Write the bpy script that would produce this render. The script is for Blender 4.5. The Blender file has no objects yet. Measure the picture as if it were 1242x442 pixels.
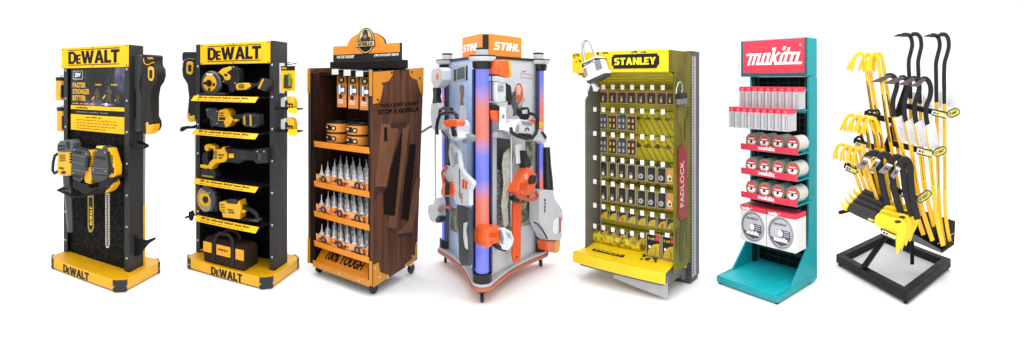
import bpy, bmesh, math, random
from mathutils import Vector, Matrix
random.seed(7)
JIT = random.Random(11)
SC = bpy.context.scene
COL = SC.collection
R = math.radians
PI = math.pi

# ------------------------------------------------------------------ camera
# A panoramic (central cylindrical) camera 1.5 m above the floor, in the middle
# of an arc of seven shop displays: every display is seen from about 3.5 m.
FPX, CX, HY, EYE = 600.0, 621.0, 98.0, 1.5
cd = bpy.data.cameras.new('camera')
cam = bpy.data.objects.new('camera', cd)
COL.objects.link(cam)
cam.location = (0, 0, EYE)
cam.rotation_euler = (PI/2, 0, 0)
cd.type = 'PANO'
cd.panorama_type = 'CENTRAL_CYLINDRICAL'
cd.central_cylindrical_range_u_min = -CX/FPX
cd.central_cylindrical_range_u_max = (1242-CX)/FPX
cd.central_cylindrical_range_v_min = -(442-HY)/FPX
cd.central_cylindrical_range_v_max = HY/FPX
cd.central_cylindrical_radius = 1.0
cd.clip_start = 0.02
cd.clip_end = 500
SC.camera = cam
SC.render.resolution_x, SC.render.resolution_y = 1024, 364

# ------------------------------------------------------------------ studio light
w = bpy.data.worlds.new('World')
SC.world = w
w.use_nodes = True
bg = w.node_tree.nodes['Background']
bg.inputs['Color'].default_value = (1, 1, 1, 1)
bg.inputs['Strength'].default_value = 1.1
def area_light(name, loc, target, sx, sy, energy, col=(1, 1, 1)):
    l = bpy.data.lights.new(name, 'AREA')
    l.shape = 'RECTANGLE'; l.size = sx; l.size_y = sy; l.energy = energy; l.color = col
    o = bpy.data.objects.new(name, l); COL.objects.link(o)
    o.location = loc
    o.rotation_euler = (Vector(target)-Vector(loc)).to_track_quat('-Z', 'Y').to_euler()
area_light('overhead_softbox', (0, 3.0, 4.6), (0, 3.0, 0), 9, 6, 400)
area_light('key_softbox', (0.0, -1.2, 3.6), (0, 3.4, 0.9), 3.0, 1.2, 35)
SC.view_settings.view_transform = 'Standard'
SC.view_settings.look = 'None'
SC.view_settings.exposure = 0
SC.view_settings.gamma = 1
SC.cycles.max_bounces = 8
SC.cycles.diffuse_bounces = 4
SC.cycles.use_denoising = True

# ------------------------------------------------------------------ materials
MATS = {}
def srgb(h):
    c = [int(h[i:i+2], 16)/255 for i in (0, 2, 4)]
    return tuple(x/12.92 if x <= .04045 else ((x+.055)/1.055)**2.4 for x in c)
def mat(name, col, rough=.45, metal=0.0, var=.10, scale=14, bump=0.0, bscale=120, spec=.5, coat=0.0, wear=0.0):
    if name in MATS: return MATS[name]
    if isinstance(col, str): col = srgb(col)
    m = bpy.data.materials.new(name); MATS[name] = m
    m.use_nodes = True
    nt = m.node_tree; N = nt.nodes; L = nt.links
    b = N['Principled BSDF']
    b.inputs['Metallic'].default_value = metal
    b.inputs['Specular IOR Level'].default_value = spec
    b.inputs['Coat Weight'].default_value = coat
    tc = N.new('ShaderNodeTexCoord')
    no = N.new('ShaderNodeTexNoise'); no.inputs['Scale'].default_value = scale
    no.inputs['Detail'].default_value = 5
    L.new(tc.outputs['Object'], no.inputs['Vector'])
    mr = N.new('ShaderNodeMapRange')
    mr.inputs['From Min'].default_value = .3; mr.inputs['From Max'].default_value = .7
    mr.inputs['To Min'].default_value = 1-var; mr.inputs['To Max'].default_value = 1+var*.6
    L.new(no.outputs['Fac'], mr.inputs['Value'])
    mx = N.new('ShaderNodeVectorMath'); mx.operation = 'SCALE'
    mx.inputs[0].default_value = col
    L.new(mr.outputs['Result'], mx.inputs['Scale'])
    if wear:
        n3 = N.new('ShaderNodeTexNoise'); n3.inputs['Scale'].default_value = 7; n3.inputs['Detail'].default_value = 14
        n3.inputs['Roughness'].default_value = .72; n3.inputs['Distortion'].default_value = .8
        L.new(tc.outputs['Object'], n3.inputs['Vector'])
        m3 = N.new('ShaderNodeMapRange'); m3.inputs['From Min'].default_value = .56; m3.inputs['From Max'].default_value = .70
        m3.inputs['To Min'].default_value = 0; m3.inputs['To Max'].default_value = wear
        L.new(n3.outputs['Fac'], m3.inputs['Value'])
        mm = N.new('ShaderNodeMix'); mm.data_type = 'RGBA'
        mm.inputs['B'].default_value = (col[0]*.55+.02, col[1]*.55+.02, col[2]*.55+.02, 1)
        L.new(mx.outputs['Vector'], mm.inputs['A']); L.new(m3.outputs['Result'], mm.inputs['Factor'])
        L.new(mm.outputs['Result'], b.inputs['Base Color'])
    else: L.new(mx.outputs['Vector'], b.inputs['Base Color'])
    mr2 = N.new('ShaderNodeMapRange')
    mr2.inputs['From Min'].default_value = .3; mr2.inputs['From Max'].default_value = .7
    mr2.inputs['To Min'].default_value = max(.05, rough-.07); mr2.inputs['To Max'].default_value = min(1, rough+.09)
    L.new(no.outputs['Fac'], mr2.inputs['Value'])
    L.new(mr2.outputs['Result'], b.inputs['Roughness'])
    if bump:
        n2 = N.new('ShaderNodeTexNoise'); n2.inputs['Scale'].default_value = bscale
        L.new(tc.outputs['Object'], n2.inputs['Vector'])
        bp = N.new('ShaderNodeBump'); bp.inputs['Strength'].default_value = bump
        bp.inputs['Distance'].default_value = .004
        L.new(n2.outputs['Fac'], bp.inputs['Height']); L.new(bp.outputs['Normal'], b.inputs['Normal'])
    return m
def ramp_mat(name, stops, vec_scale=(1, 1, 1), scale=6, detail=6, rough=.5, kind='NOISE', distort=0, interp='LINEAR', spec=.5, rot=(0, 0, 0)):
    """colours laid over a stretched noise / wave / voronoi"""
    if name in MATS: return MATS[name]
    m = bpy.data.materials.new(name); MATS[name] = m; m.use_nodes = True
    nt = m.node_tree; N = nt.nodes; L = nt.links; b = N['Principled BSDF']
    b.inputs['Roughness'].default_value = rough; b.inputs['Specular IOR Level'].default_value = spec
    tc = N.new('ShaderNodeTexCoord'); mp = N.new('ShaderNodeMapping')
    mp.inputs['Scale'].default_value = vec_scale; mp.inputs['Rotation'].default_value = rot
    L.new(tc.outputs['Object'], mp.inputs['Vector'])
    if kind == 'NOISE':
        t = N.new('ShaderNodeTexNoise'); t.inputs['Detail'].default_value = detail; out = 'Fac'
        t.inputs['Distortion'].default_value = distort
    elif kind == 'WAVE':
        t = N.new('ShaderNodeTexWave'); t.inputs['Detail'].default_value = detail; out = 'Fac'
        t.inputs['Distortion'].default_value = distort
    else:
        t = N.new('ShaderNodeTexVoronoi'); out = 'Distance'
    t.inputs['Scale'].default_value = scale
    L.new(mp.outputs['Vector'], t.inputs['Vector'])
    r = N.new('ShaderNodeValToRGB'); r.color_ramp.interpolation = interp
    els = r.color_ramp.elements
    while len(els) < len(stops): els.new(.5)
    for e, (p, c) in zip(els, stops):
        e.position = p; e.color = tuple(srgb(c) if isinstance(c, str) else c)+(1,)
    L.new(t.outputs[out], r.inputs['Fac']); L.new(r.outputs['Color'], b.inputs['Base Color'])
    bp = N.new('ShaderNodeBump'); bp.inputs['Strength'].default_value = .15; bp.inputs['Distance'].default_value = .003
    L.new(t.outputs[out], bp.inputs['Height']); L.new(bp.outputs['Normal'], b.inputs['Normal'])
    return m

# ------------------------------------------------------------------ where things stand
class Unit:
    """a display's own frame: X along its front, Y to its back, Z up, origin on the floor"""
    def __init__(s, L=None, C=None, Rr=None, z=0, O=None, a=None):
        if O is not None: s.O = Vector(O); s.a = a
        else:
            l, c, r = [Vector(s.flo(*p, z)) for p in (L, C, Rr)]
            ax = math.atan2(c.y-l.y, c.x-l.x); ay = math.atan2(r.y-c.y, r.x-c.x)-PI/2
            s.a = (ax+ay)/2; s.O = (l+c)/2
        s.M = Matrix.Translation((s.O.x, s.O.y, 0)) @ Matrix.Rotation(s.a, 4, 'Z')
        s.Mi = s.M.inverted()
        s.eye = s.Mi @ Vector((0, 0, EYE))
    @staticmethod
    def dirw(x, y):
        t = (x-CX)/FPX
        return Vector((math.sin(t), math.cos(t), -(y-HY)/FPX))
    @staticmethod
    def flo(x, y, z=0):
        d = Unit.dirw(x, y); k = (z-EYE)/d.z
        return (d.x*k, d.y*k)
    def _d(s, x, y): return s.Mi.to_3x3() @ s.dirw(x, y)
    def p(s, x, y, v=0):      # photo point -> point on the plane Y = v
        d = s._d(x, y); k = (v-s.eye.y)/d.y
        return s.eye+d*k
    def q(s, x, y, u=0):      # photo point -> point on the plane X = u
        d = s._d(x, y); k = (u-s.eye.x)/d.x
        return s.eye+d*k
    def h(s, x, y, z=0):      # photo point -> point at height z
        d = s._d(x, y); k = (z-EYE)/d.z
        return s.eye+d*k
    def box(s, x0, y0, x1, y1, v):
        a = s.p(x0, y1, v); b = s.p(x1, y0, v)
        return a.x, b.x, a.z, b.z

def tag(o, label, cat, group=None):
    o['label'] = label; o['category'] = cat
    if group: o['group'] = group
def thing(U, name, label, cat, loc=(0, 0, 0), group=None, rz=0, tilt=(0, 0)):
    if name in ('padlock_pack', 'carton', 'adhesive_pack', 'disc_stack') and not rz: rz = JIT.uniform(-.05, .05)
    o = bpy.data.objects.new(name, None); o.empty_display_size = .05
    COL.objects.link(o)
    o.matrix_world = U.M @ Matrix.Translation(Vector(loc)) @ Matrix.Rotation(rz, 4, 'Z') @ Matrix.Rotation(tilt[1], 4, 'Y') @ Matrix.Rotation(tilt[0], 4, 'X')
    tag(o, label, cat, group)
    ROOTM[o.name] = U.M @ Matrix.Translation(Vector(loc)) @ Matrix.Rotation(rz, 4, 'Z') @ Matrix.Rotation(tilt[1], 4, 'Y') @ Matrix.Rotation(tilt[0], 4, 'X')
    LOC[o.name] = Vector(loc)
    return o
def copy_tree(o, parent=None):
    c = o.copy(); COL.objects.link(c)
    if parent: c.parent = parent
    for ch in list(KIDS.get(o.name, [])):
        k = copy_tree(ch, c); KIDS.setdefault(c.name, []).append(k)
    return c
KIDS = {}
ROOTM = {}
LOC = {}
def root(o):
    while o.parent is not None: o = o.parent
    return o

class MB:
    """collects shapes into one mesh"""
    def __init__(s): s.v = []; s.f = []
    def add(s, vs, fs):
        n = len(s.v); s.v += [tuple(v) for v in vs]; s.f += [tuple(i+n for i in f) for f in fs]; return s
    def box(s, x0, x1, y0, y1, z0, z1):
        x0, x1 = sorted((x0, x1)); y0, y1 = sorted((y0, y1)); z0, z1 = sorted((z0, z1))
        return s.add([(x0,y0,z0),(x1,y0,z0),(x1,y1,z0),(x0,y1,z0),(x0,y0,z1),(x1,y0,z1),(x1,y1,z1),(x0,y1,z1)],
              [(0,3,2,1),(4,5,6,7),(0,1,5,4),(1,2,6,5),(2,3,7,6),(3,0,4,7)])
    def prism(s, pts, d):
        """closed outline pts (3-D, planar) extruded by vector d"""
        pts = [Vector(p) for p in pts]; d = Vector(d); n = len(pts)
        nrm = Vector((0, 0, 0))
        for i in range(n): nrm += pts[i].cross(pts[(i+1) % n])
        if nrm.dot(d) > 0: pts.reverse()
        return s.add(pts+[p+d for p in pts], [tuple(range(n)), tuple(range(2*n-1, n-1, -1))]+[(i, i+n, (i+1) % n+n, (i+1) % n) for i in range(n)])
    def xz(s, pts, y0, y1): return s.prism([(x, y0, z) for x, z in pts], (0, y1-y0, 0))
    def yz(s, pts, x0, x1): return s.prism([(x0, y, z) for y, z in pts], (x1-x0, 0, 0))
    def xy(s, pts, z0, z1): return s.prism([(x, y, z0) for x, y in pts], (0, 0, z1-z0))
    def cyl(s, a, b, r0, r1=None, n=20):
        a = Vector(a); b = Vector(b); r1 = r0 if r1 is None else r1
        z = (b-a).normalized(); x = z.orthogonal().normalized(); y = z.cross(x)
        vs = []
        for c, r in ((a, r0), (b, r1)):
            vs += [c+x*(r*math.cos(2*PI*i/n))+y*(r*math.sin(2*PI*i/n)) for i in range(n)]
        return s.add(vs, [tuple(range(n-1, -1, -1)), tuple(range(n, 2*n))]+[(i, (i+1) % n, (i+1) % n+n, i+n) for i in range(n)])
    def lathe(s, a, axis, prof, n=24):
        """profile [(r, t)] turned about axis through a"""
        a = Vector(a); z = Vector(axis).normalized(); x = z.orthogonal().normalized(); y = z.cross(x)
        vs = []; fs = []; m = len(prof)
        for r, t in prof: vs += [a+z*t+x*(r*math.cos(2*PI*i/n))+y*(r*math.sin(2*PI*i/n)) for i in range(n)]
        for j in range(m-1):
            fs += [(j*n+i, j*n+(i+1) % n, (j+1)*n+(i+1) % n, (j+1)*n+i) for i in range(n)]
        fs += [tuple(range(n-1, -1, -1)), tuple(range((m-1)*n, m*n))]
        return s.add(vs, fs)
    def tube(s, pts, r, n=10, flat=None, up=None, radii=None):
        """round tube, or a flat bar: flat=(half width, half thickness), up = its thickness direction"""
        pts = [Vector(p) for p in pts]; m = len(pts)
        rings = []; prev = None
        for i in range(m):
            t = (pts[min(i+1, m-1)]-pts[max(i-1, 0)]).normalized()
            if up is not None: y = Vector(up); y = (y-t*y.dot(t)).normalized(); x = y.cross(t)
            else:
                if prev is None: x = t.orthogonal().normalized()
                else: x = (prev-t*prev.dot(t)).normalized()
                prev = x; y = t.cross(x)
            k = radii[i] if radii else 1
            if flat:
                hw, ht = flat[0]*k, flat[1]
                c = min(hw, ht)*.4
                sec = [(hw, ht-c), (hw-c, ht), (-hw+c, ht), (-hw, ht-c), (-hw, -ht+c), (-hw+c, -ht), (hw-c, -ht), (hw, -ht+c)]
                rings.append([pts[i]+x*a+y*b for a, b in sec])
            else: rings.append([pts[i]+x*(r*k*math.cos(2*PI*j/n))+y*(r*k*math.sin(2*PI*j/n)) for j in range(n)])
        n = len(rings[0]); vs = [p for rg in rings for p in rg]
        fs = [(j*n+i, j*n+(i+1) % n, (j+1)*n+(i+1) % n, (j+1)*n+i) for j in range(m-1) for i in range(n)]
        fs += [tuple(range(n-1, -1, -1)), tuple(range((m-1)*n, m*n))]
        return s.add(vs, fs)
    def ball(s, c, rx, ry, rz, n=16):
        vs = []; fs = []; m = n//2
        for j in range(m+1):
            ph = PI*j/m
            for i in range(n): vs.append((c[0]+rx*math.sin(ph)*math.cos(2*PI*i/n), c[1]+ry*math.sin(ph)*math.sin(2*PI*i/n), c[2]-rz*math.cos(ph)))
        for j in range(m): fs += [(j*n+i, j*n+(i+1) % n, (j+1)*n+(i+1) % n, (j+1)*n+i) for i in range(n)]
        return s.add(vs, fs)
    def build(s, name, m, parent=None, bev=0.0, smooth=True, seg=2, off=None, frm=None):
        """link as ONE mesh object. off: vector taken from every vertex (parent's place in the display frame)"""
        me = bpy.data.meshes.new(name)
        vs = s.v
        if frm is not None:
            X = ROOTM[root(parent).name].inverted() @ frm.M
            vs = [tuple(X @ Vector(v)) for v in s.v]
        if off is not None: vs = [(v[0]-off[0], v[1]-off[1], v[2]-off[2]) for v in s.v]
        me.from_pydata(vs, [], s.f)
        bm = bmesh.new(); bm.from_mesh(me)
        bmesh.ops.remove_doubles(bm, verts=bm.verts, dist=1e-6)
        bmesh.ops.recalc_face_normals(bm, faces=bm.faces)
        bm.to_mesh(me); bm.free()
        me.materials.append(m)
        o = bpy.data.objects.new(name, me); COL.objects.link(o)
        if parent is not None:
            o.parent = parent; KIDS.setdefault(parent.name, []).append(o)
        if smooth:
            me.set_sharp_from_angle(angle=R(38))
            for p in me.polygons: p.use_smooth = True
        if bev:
            md = o.modifiers.new('edge', 'BEVEL'); md.width = bev; md.segments = seg; md.limit_method = 'ANGLE'; md.angle_limit = R(35)
            md.harden_normals = False
        return o

def P(o): return LOC[root(o).name]
TXT = {}
SMALL_PRINT = {'POWER ON THE JOB', 'GUARANTEED', 'CORDLESS SYSTEM TOOLS', 'YOUR BATTERY FITS', 'one pack runs every tool on this stand and many more', 'TOOLS', 'POWER', 'LAMINATED',
 'GLUE', 'EPOXY', '3 PACK', 'PRY BAR', '16 ft', 'professional', '20V MAX BRUSHLESS COMPACT POWER TOOLS', 'lithium ion battery system for every job on site'}
def text(s, name, m, parent, origin, right, up, width, height, bold=.0, shear=0, depth=.0015, space=1.0, off=None, frm=None):
    """writing as a thin raised mesh; origin = its lower left corner, right/up = directions"""
    key = (s, bold, shear, space)
    if s in SMALL_PRINT and key not in TXT:
        # print too small to read in the photo: rows of letter-sized marks without words
        rr = random.Random(len(s)); vs = []; fs = []; x = 0
        for ch in s:
            if ch == ' ': x += .5; continue
            h = rr.choice((.7, .75, 1.0)); w_ = rr.uniform(.28, .5); n = len(vs)
            for z in (-.5, .5): vs += [Vector((x, 0, z)), Vector((x+w_, 0, z)), Vector((x+w_, h, z)), Vector((x, h, z))]
            fs += [(n+3, n+2, n+1, n), (n+4, n+5, n+6, n+7), (n, n+1, n+5, n+4), (n+1, n+2, n+6, n+5), (n+2, n+3, n+7, n+6), (n+3, n, n+4, n+7)]
            x += w_+.16
        TXT[key] = (vs, fs)
    if key not in TXT:
        c = bpy.data.curves.new('lettering', 'FONT'); c.body = s; c.size = 1; c.offset = bold; c.shear = shear
        c.space_character = space; c.resolution_u = 3; c.extrude = .5
        t = bpy.data.objects.new('tmp', c); COL.objects.link(t)
        dg = bpy.context.evaluated_depsgraph_get()
        me = bpy.data.meshes.new_from_object(t.evaluated_get(dg))
        TXT[key] = ([v.co.copy() for v in me.vertices], [tuple(p.vertices) for p in me.polygons])
        bpy.data.objects.remove(t); bpy.data.curves.remove(c); bpy.data.meshes.remove(me)
    vs, fs = TXT[key]
    x0 = min(v.x for v in vs); x1 = max(v.x for v in vs); y0 = min(v.y for v in vs); y1 = max(v.y for v in vs)
    right = Vector(right).normalized(); up = Vector(up).normalized(); n = right.cross(up)
    if height is None: height = width*(y1-y0)/(x1-x0)
    if width is None: width = height*(x1-x0)/(y1-y0)
    o = Vector(origin)
    out = [o+right*((v.x-x0)/(x1-x0)*width)+up*((v.y-y0)/(y1-y0)*height)+n*((v.z+.5)*depth) for v in vs]
    mb = MB(); mb.v = [tuple(v) for v in out]; mb.f = fs
    return mb.build(name, m, parent, smooth=False, off=off, frm=frm)

# heavy block capitals, ten units tall
GLY = {
 'D': (7, [[(0,0),(2.4,0),(2.4,10),(0,10)], [(2.4,0),(4.6,0),(7,2.2),(4.8,3),(4,2),(2.4,2)], [(4.8,3),(7,2.2),(7,7.8),(4.8,7)], [(4.8,7),(7,7.8),(4.6,10),(2.4,10),(2.4,8),(4,8)]]),
 'E': (5.5, [[(0,0),(5.5,0),(5.5,2.1),(2.3,2.1),(2.3,4.1),(5,4.1),(5,6),(2.3,6),(2.3,7.9),(5.5,7.9),(5.5,10),(0,10)]]),
 'W': (11.2, [[(0,10),(2.6,10),(3.6,4.2),(4.6,10),(6.6,10),(7.6,4.2),(8.6,10),(11.2,10),(9,0),(6.6,0),(5.6,5),(4.6,0),(2.2,0)]]),
 'A': (8, [[(0,0),(2.5,0),(3.1,2.2),(3.5,4),(4,6.8),(4,10),(2.8,10)], [(8,0),(5.2,10),(4,10),(4,6.8),(4.5,4),(4.9,2.2),(5.5,0)], [(3.1,2.2),(4.9,2.2),(4.5,4),(3.5,4)]]),
 'L': (5.6, [[(0,0),(5.6,0),(5.6,2.2),(2.4,2.2),(2.4,10),(0,10)]]),
 'T': (6.8, [[(0,10),(0,7.8),(2.2,7.8),(2.2,0),(4.6,0),(4.6,7.8),(6.8,7.8),(6.8,10)]]),
 'S': (6.4, [[(0,0),(5,0),(6.4,1.4),(6.4,4.6),(5,6),(2.3,6),(2.3,8),(6.2,8),(6.2,10),(1.3,10),(0,8.7),(0,5.4),(1.3,4.1),(4.1,4.1),(4.1,2.1),(0,2.1)]]),
 'N': (7.2, [[(0,0),(2.3,0),(2.3,6),(4.9,0),(7.2,0),(7.2,10),(4.9,10),(4.9,4.2),(2.3,10),(0,10)]]),
 'Y': (7.4, [[(0,10),(2.5,10),(3.7,6.6),(4.9,10),(7.4,10),(4.9,4),(4.9,0),(2.5,0),(2.5,4)]]),
 'I': (2.4, [[(0,0),(2.4,0),(2.4,10),(0,10)]]),
 'H': (7.2, [[(0,0),(2.4,0),(2.4,4),(4.8,4),(4.8,0),(7.2,0),(7.2,10),(4.8,10),(4.8,6),(2.4,6),(2.4,10),(0,10)]]),
}
def block_text(s, m, parent, origin, right, up, width, height, shear=0.0, gap=.9, depth=.0012, off=None, frm=None, name='lettering', small=.74):
    x = 0; polys = []
    for ch in s:
        k = small if ch.islower() else 1.0
        wd, ps = GLY[ch.upper()]
        for p in ps: polys.append([(x+a*k+shear*b*k, b*k) for a, b in p])
        x += wd*k+gap
        if ch == 'L': x -= .5
    x0 = min(a for p in polys for a, b in p); x1 = max(a for p in polys for a, b in p)
    right = Vector(right).normalized(); up = Vector(up).normalized(); n = right.cross(up); o = Vector(origin)
    mb = MB()
    for p in polys: mb.prism([o+right*((a-x0)/(x1-x0)*width)+up*(b/10*height) for a, b in p], n*depth)
    return mb.build(name, m, parent, smooth=False, off=off, frm=frm)
SCR = [((-1.4,6),(1,6)),((1,0),(1,6)),((3.6,0),(3.6,6)),((6.2,0),(6.2,6)),((1,6),(6.2,6)),((6.2,0),(7.6,0)),
 ((8.8,0),(8.8,6)),((11.6,0),(11.6,6)),((8.8,6),(11.6,6)),((8.8,0),(13,0)),
 ((14,0),(14,9.2)),((14.2,2.8),(16.8,6.2)),((15.2,3.6),(17,0)),((17,0),(18.2,0)),((13.2,9),(14,9)),
 ((19.2,0),(19.2,5.6)),((19.2,8.7),(19.2,9.6)),((19.2,0),(20.6,0)),
 ((21.8,0),(21.8,8.8)),((20.4,6.2),(23.6,6.2)),((21.8,0),(23.4,0)),
 ((25,0),(25,6)),((28,0),(28,6)),((25,6),(28,6)),((25,0),(30.6,0))]
def script_text(m, parent, origin, right, up, width, height, depth=.0012, off=None, frm=None, name='lettering', th=1.7, shear=.26):
    right = Vector(right).normalized(); up = Vector(up).normalized(); n = right.cross(up); o = Vector(origin); mb = MB()
    sx = width/34.5; sy = height/11.0
    for i, (a, b) in enumerate(SCR):
        dx, dy = b[0]-a[0], b[1]-a[1]; l = math.hypot(dx, dy); dx /= l; dy /= l; h = th/2
        c = [(a[0]-dx*h-dy*h, a[1]-dy*h+dx*h), (b[0]+dx*h-dy*h, b[1]+dy*h+dx*h), (b[0]+dx*h+dy*h, b[1]+dy*h-dx*h), (a[0]-dx*h+dy*h, a[1]-dy*h-dx*h)]
        mb.prism([o+right*((p+2.3+shear*q)*sx)+up*((q+.85)*sy) for p, q in c], n*(depth+i*.00004))
    return mb.build(name, m, parent, smooth=False, off=off, frm=frm)
def slits(U, c, x0, y0, x1, y1, n, v, m=None, slant=0.0, fill=.45, name='vent'):
    """a row of n dark slits between two photo corners, on the plane Y = v"""
    m = m or MATS['black_ink']
    for i in range(n):
        a = y0+(y1-y0)*i/n; b = a+(y1-y0)/n*fill
        MB().prism([tuple(U.p(x, y, v)) for x, y in ((x0, a), (x1, a+slant), (x1, b+slant), (x0, b))], (0, .003, 0)).build(name, m, c, frm=U, smooth=False)
def screws(U, c, pts, v, r=.0055, m=None):
    for x, y in pts:
        q = U.p(x, y, v)
        MB().lathe(tuple(q), (0, -1, 0), [(r, -.003), (r, .001), (r*.6, .0022)], n=9).build('screw', m or MATS['steel'], c, frm=U)
def each(parts, name, m, parent, **k):
    for p in parts: p.build(name, m, parent, **k)

# palette
YEL = mat('yellow_powder_coat', 'fcbd0c', .4, var=.05, spec=.3, wear=.08)
YELD = mat('yellow_base_coat', 'dfa60c', .4, var=.07, wear=.28)
DGREY = mat('charcoal_powder_coat', '2a2b2d', .5, wear=.35, var=.1, bump=.1, bscale=400, spec=.35)
BLACK = mat('black_plastic', '141415', .42, var=.15, spec=.4)
MBLACK = mat('matt_black_metal', '0c0c0d', .6, var=.2, spec=.25)
INK = mat('black_ink', '0a0a0a', .5, spec=.3)
STEEL = mat('steel', 'b9bcc0', .3, metal=.85, var=.06)
SILVER = mat('brushed_silver', 'c9ccd0', .28, metal=.9, var=.08)
WHITE = mat('white_print', 'f4f4f2', .45, var=.03)
TYEL = mat('yellow_tool_plastic', 'e3aa10', .33, var=.09, coat=.1)
TGREY = mat('grey_tool_plastic', '393b3d', .42, var=.2)
TDARK = mat('dark_tool_rubber', '191a1b', .55, var=.18, bump=.2, bscale=300, spec=.35)
ORANGE = mat('orange_paint', 'f58220', .4, var=.05)
RED = mat('red_plastic', 'c8202b', .4, var=.06)

mat('vent_brown', '5a3f08', .5); mat('brown_print', '6b4a08', .5); mat('grey_print', '777777', .5)
# the setting: one white floor, no walls
fl = MB().add([(-40, -40, 0), (40, -40, 0), (40, 40, 0), (-40, 40, 0)], [(0, 1, 2, 3)]).build('floor', mat('white_floor', (.93, .93, .93), .8, var=.0, spec=.1), smooth=False)
fl['kind'] = 'structure'
# ================================================================== shared builders
def trace(U, pts, v, th, m, name, parent, bev=.003, side=False, holes=None, seg=2):
    """an outline seen in the photo, given its real place (plane Y=v, or X=v on the side) and thickness"""
    f = U.q if side else U.p
    P3 = [f(x, y, v) for x, y in pts]
    d = (th, 0, 0) if side else (0, th, 0)
    if side: d = (-th, 0, 0)
    return MB().prism(P3, d).build(name, m, parent, bev=bev, off=P(parent), seg=seg)

def hardware_stand_base(U, t, w, d, h, y0=0.0, guard=.05):
    """a chamfered yellow plinth with dark corner guards"""
    c = guard
    x0, x1, ya, yb = -w/2, w/2, y0, y0+d
    out = [(x0+c, ya), (x1-c, ya), (x1, ya+c), (x1, yb-c), (x1-c, yb), (x0+c, yb), (x0, yb-c), (x0, ya+c)]
    MB().xy(out, .012, h).build('base', YELD, t, bev=.006)
    for sx, sy in ((-1, -1), (1, -1), (1, 1), (-1, 1)):
        cx = x0 if sx < 0 else x1; cy = ya if sy < 0 else yb
        g = c+.022; k = .004
        pts = [(cx-sx*g, cy+sy*k), (cx-sx*c, cy+sy*k), (cx+sx*k, cy-sy*c), (cx+sx*k, cy-sy*g), (cx-sx*.006, cy-sy*g), (cx-sx*(.006), cy-sy*(c+.003)), (cx-sx*(c+.003), cy-sy*.006), (cx-sx*g, cy-sy*.006)]
        gd = MB().xy(pts, .008, h+.003).build('corner_guard', DGREY, t, bev=.002)
        each([MB().cyl((cx-sx*(g-.012), cy+sy*.002, h*.5), (cx-sx*(g-.012), cy+sy*.008, h*.5), .006, n=10),
              MB().cyl((cx+sx*.002, cy-sy*(g-.012), h*.5), (cx+sx*.008, cy-sy*(g-.012), h*.5), .006, n=10)], 'screw', STEEL, gd)
        MB().cyl((cx-sx*.07, cy-sy*.07, 0), (cx-sx*.07, cy-sy*.07, .014), .014, n=12).build('foot', MBLACK, t)

def tower(U, t, x0, x1, yf, yb, z0, z1, colw=.045):
    for s, xa in ((-1, x0), (1, x1)):
        # a side panel: wide sheet with a return flange at the front and at the back
        m = MB()
        xi = xa-s*.004
        m.box(xa, xi, yf, yb, z0, z1)
        m.box(xa, xa-s*colw, yf, yf-.004, z0, z1)
        m.box(xa, xa-s*.03, yb, yb+.004, z0, z1)
        sp = m.build('side_panel', DGREY, t, bev=.0015)
        for k in range(7):
            z = z0+.1+(z1-z0-.28)*k/6
            MB().lathe((xa-s*colw*.5, yf-.004, z), (0, -1, 0), [(.009, 0), (.009, .002), (.006, .005), (.001, .006)], n=12).build('bolt', STEEL, sp)

def logo_header(U, t, x0, x1, z0, z1, yf, word, lm, with_rules=True):
    hp = MB().box(x0, x1, yf-.012, yf-.002, z0, z1).build('header_panel', YEL, t, bev=.002)
    W = x1-x0; Hh = z1-z0
    lx0 = x0+W*.115; lx1 = x1-W*.115
    block_text(word, INK, hp, (lx0, yf-.012, z0+Hh*.20), (1, 0, 0), (0, 0, 1), lx1-lx0, Hh*.61, gap=.12)
    if with_rules:
        each([MB().box(lx0, lx1, yf-.0135, yf-.0122, z0+Hh*f, z0+Hh*(f+.036)) for f in (.125, .85)], 'rule_line', INK, hp)
    for fx, fz in ((.02, .06), (.98, .06), (.02, .94), (.98, .94), (.5, .06), (.5, .94)):
        MB().cyl((x0+W*fx, yf-.0125, z0+Hh*fz), (x0+W*fx, yf-.015, z0+Hh*fz), .005, n=10).build('screw', MBLACK, hp)
    return hp

# ================================================================== DISPLAY 1: black and yellow stand with the poster
U1 = Unit((60, 323.5), (144, 359.5), (192, 329.5))
t = thing(U1, 'display_stand', 'black and yellow tool stand with a dark printed poster under its yellow header', 'display stand', group='tool display stands')
D1 = t
hardware_stand_base(U1, t, .755, .533, .085)
YF1, YB1 = .185, .355
tower(U1, t, -.375, .31, YF1, YB1, .085, 1.766)
MB().box(-.371, .306, YF1+.03, YF1+.038, .085, 1.76).build('back_panel', ramp_mat('black_tread_plate', [(.0, '060606'), (.35, '0b0b0b'), (.7, '1f1f1f')], scale=42, kind='VORONOI', rough=.6, spec=.1, rot=(0, R(45), 0)), t)
MB().box(-.371, .306, YF1+.004, YB1-.004, 1.752, 1.764).build('top_panel', DGREY, t)
rp = MB().box(-.371, .312, YB1+.004, YB1+.03, .55, 1.70).build('rear_panel', mat('light_grey_coat', '8a8c8e', .5), t, bev=.002)
MB().box(-.371, .312, YB1+.004, YB1+.03, .085, .548).build('rear_panel', YELD, t, bev=.002)['label'] = 'yellow lower rear panel'
logo_header(U1, t, -.388, .31, 1.602, 1.768, YF1-.004, 'DeWALT', INK)
a = U1.p(81, 334, 0); 
block_text('DeWALT', INK, t, (-.195, 0, .016), (1, 0, 0), (0, 0, 1), .27, .058, gap=.15)
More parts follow.
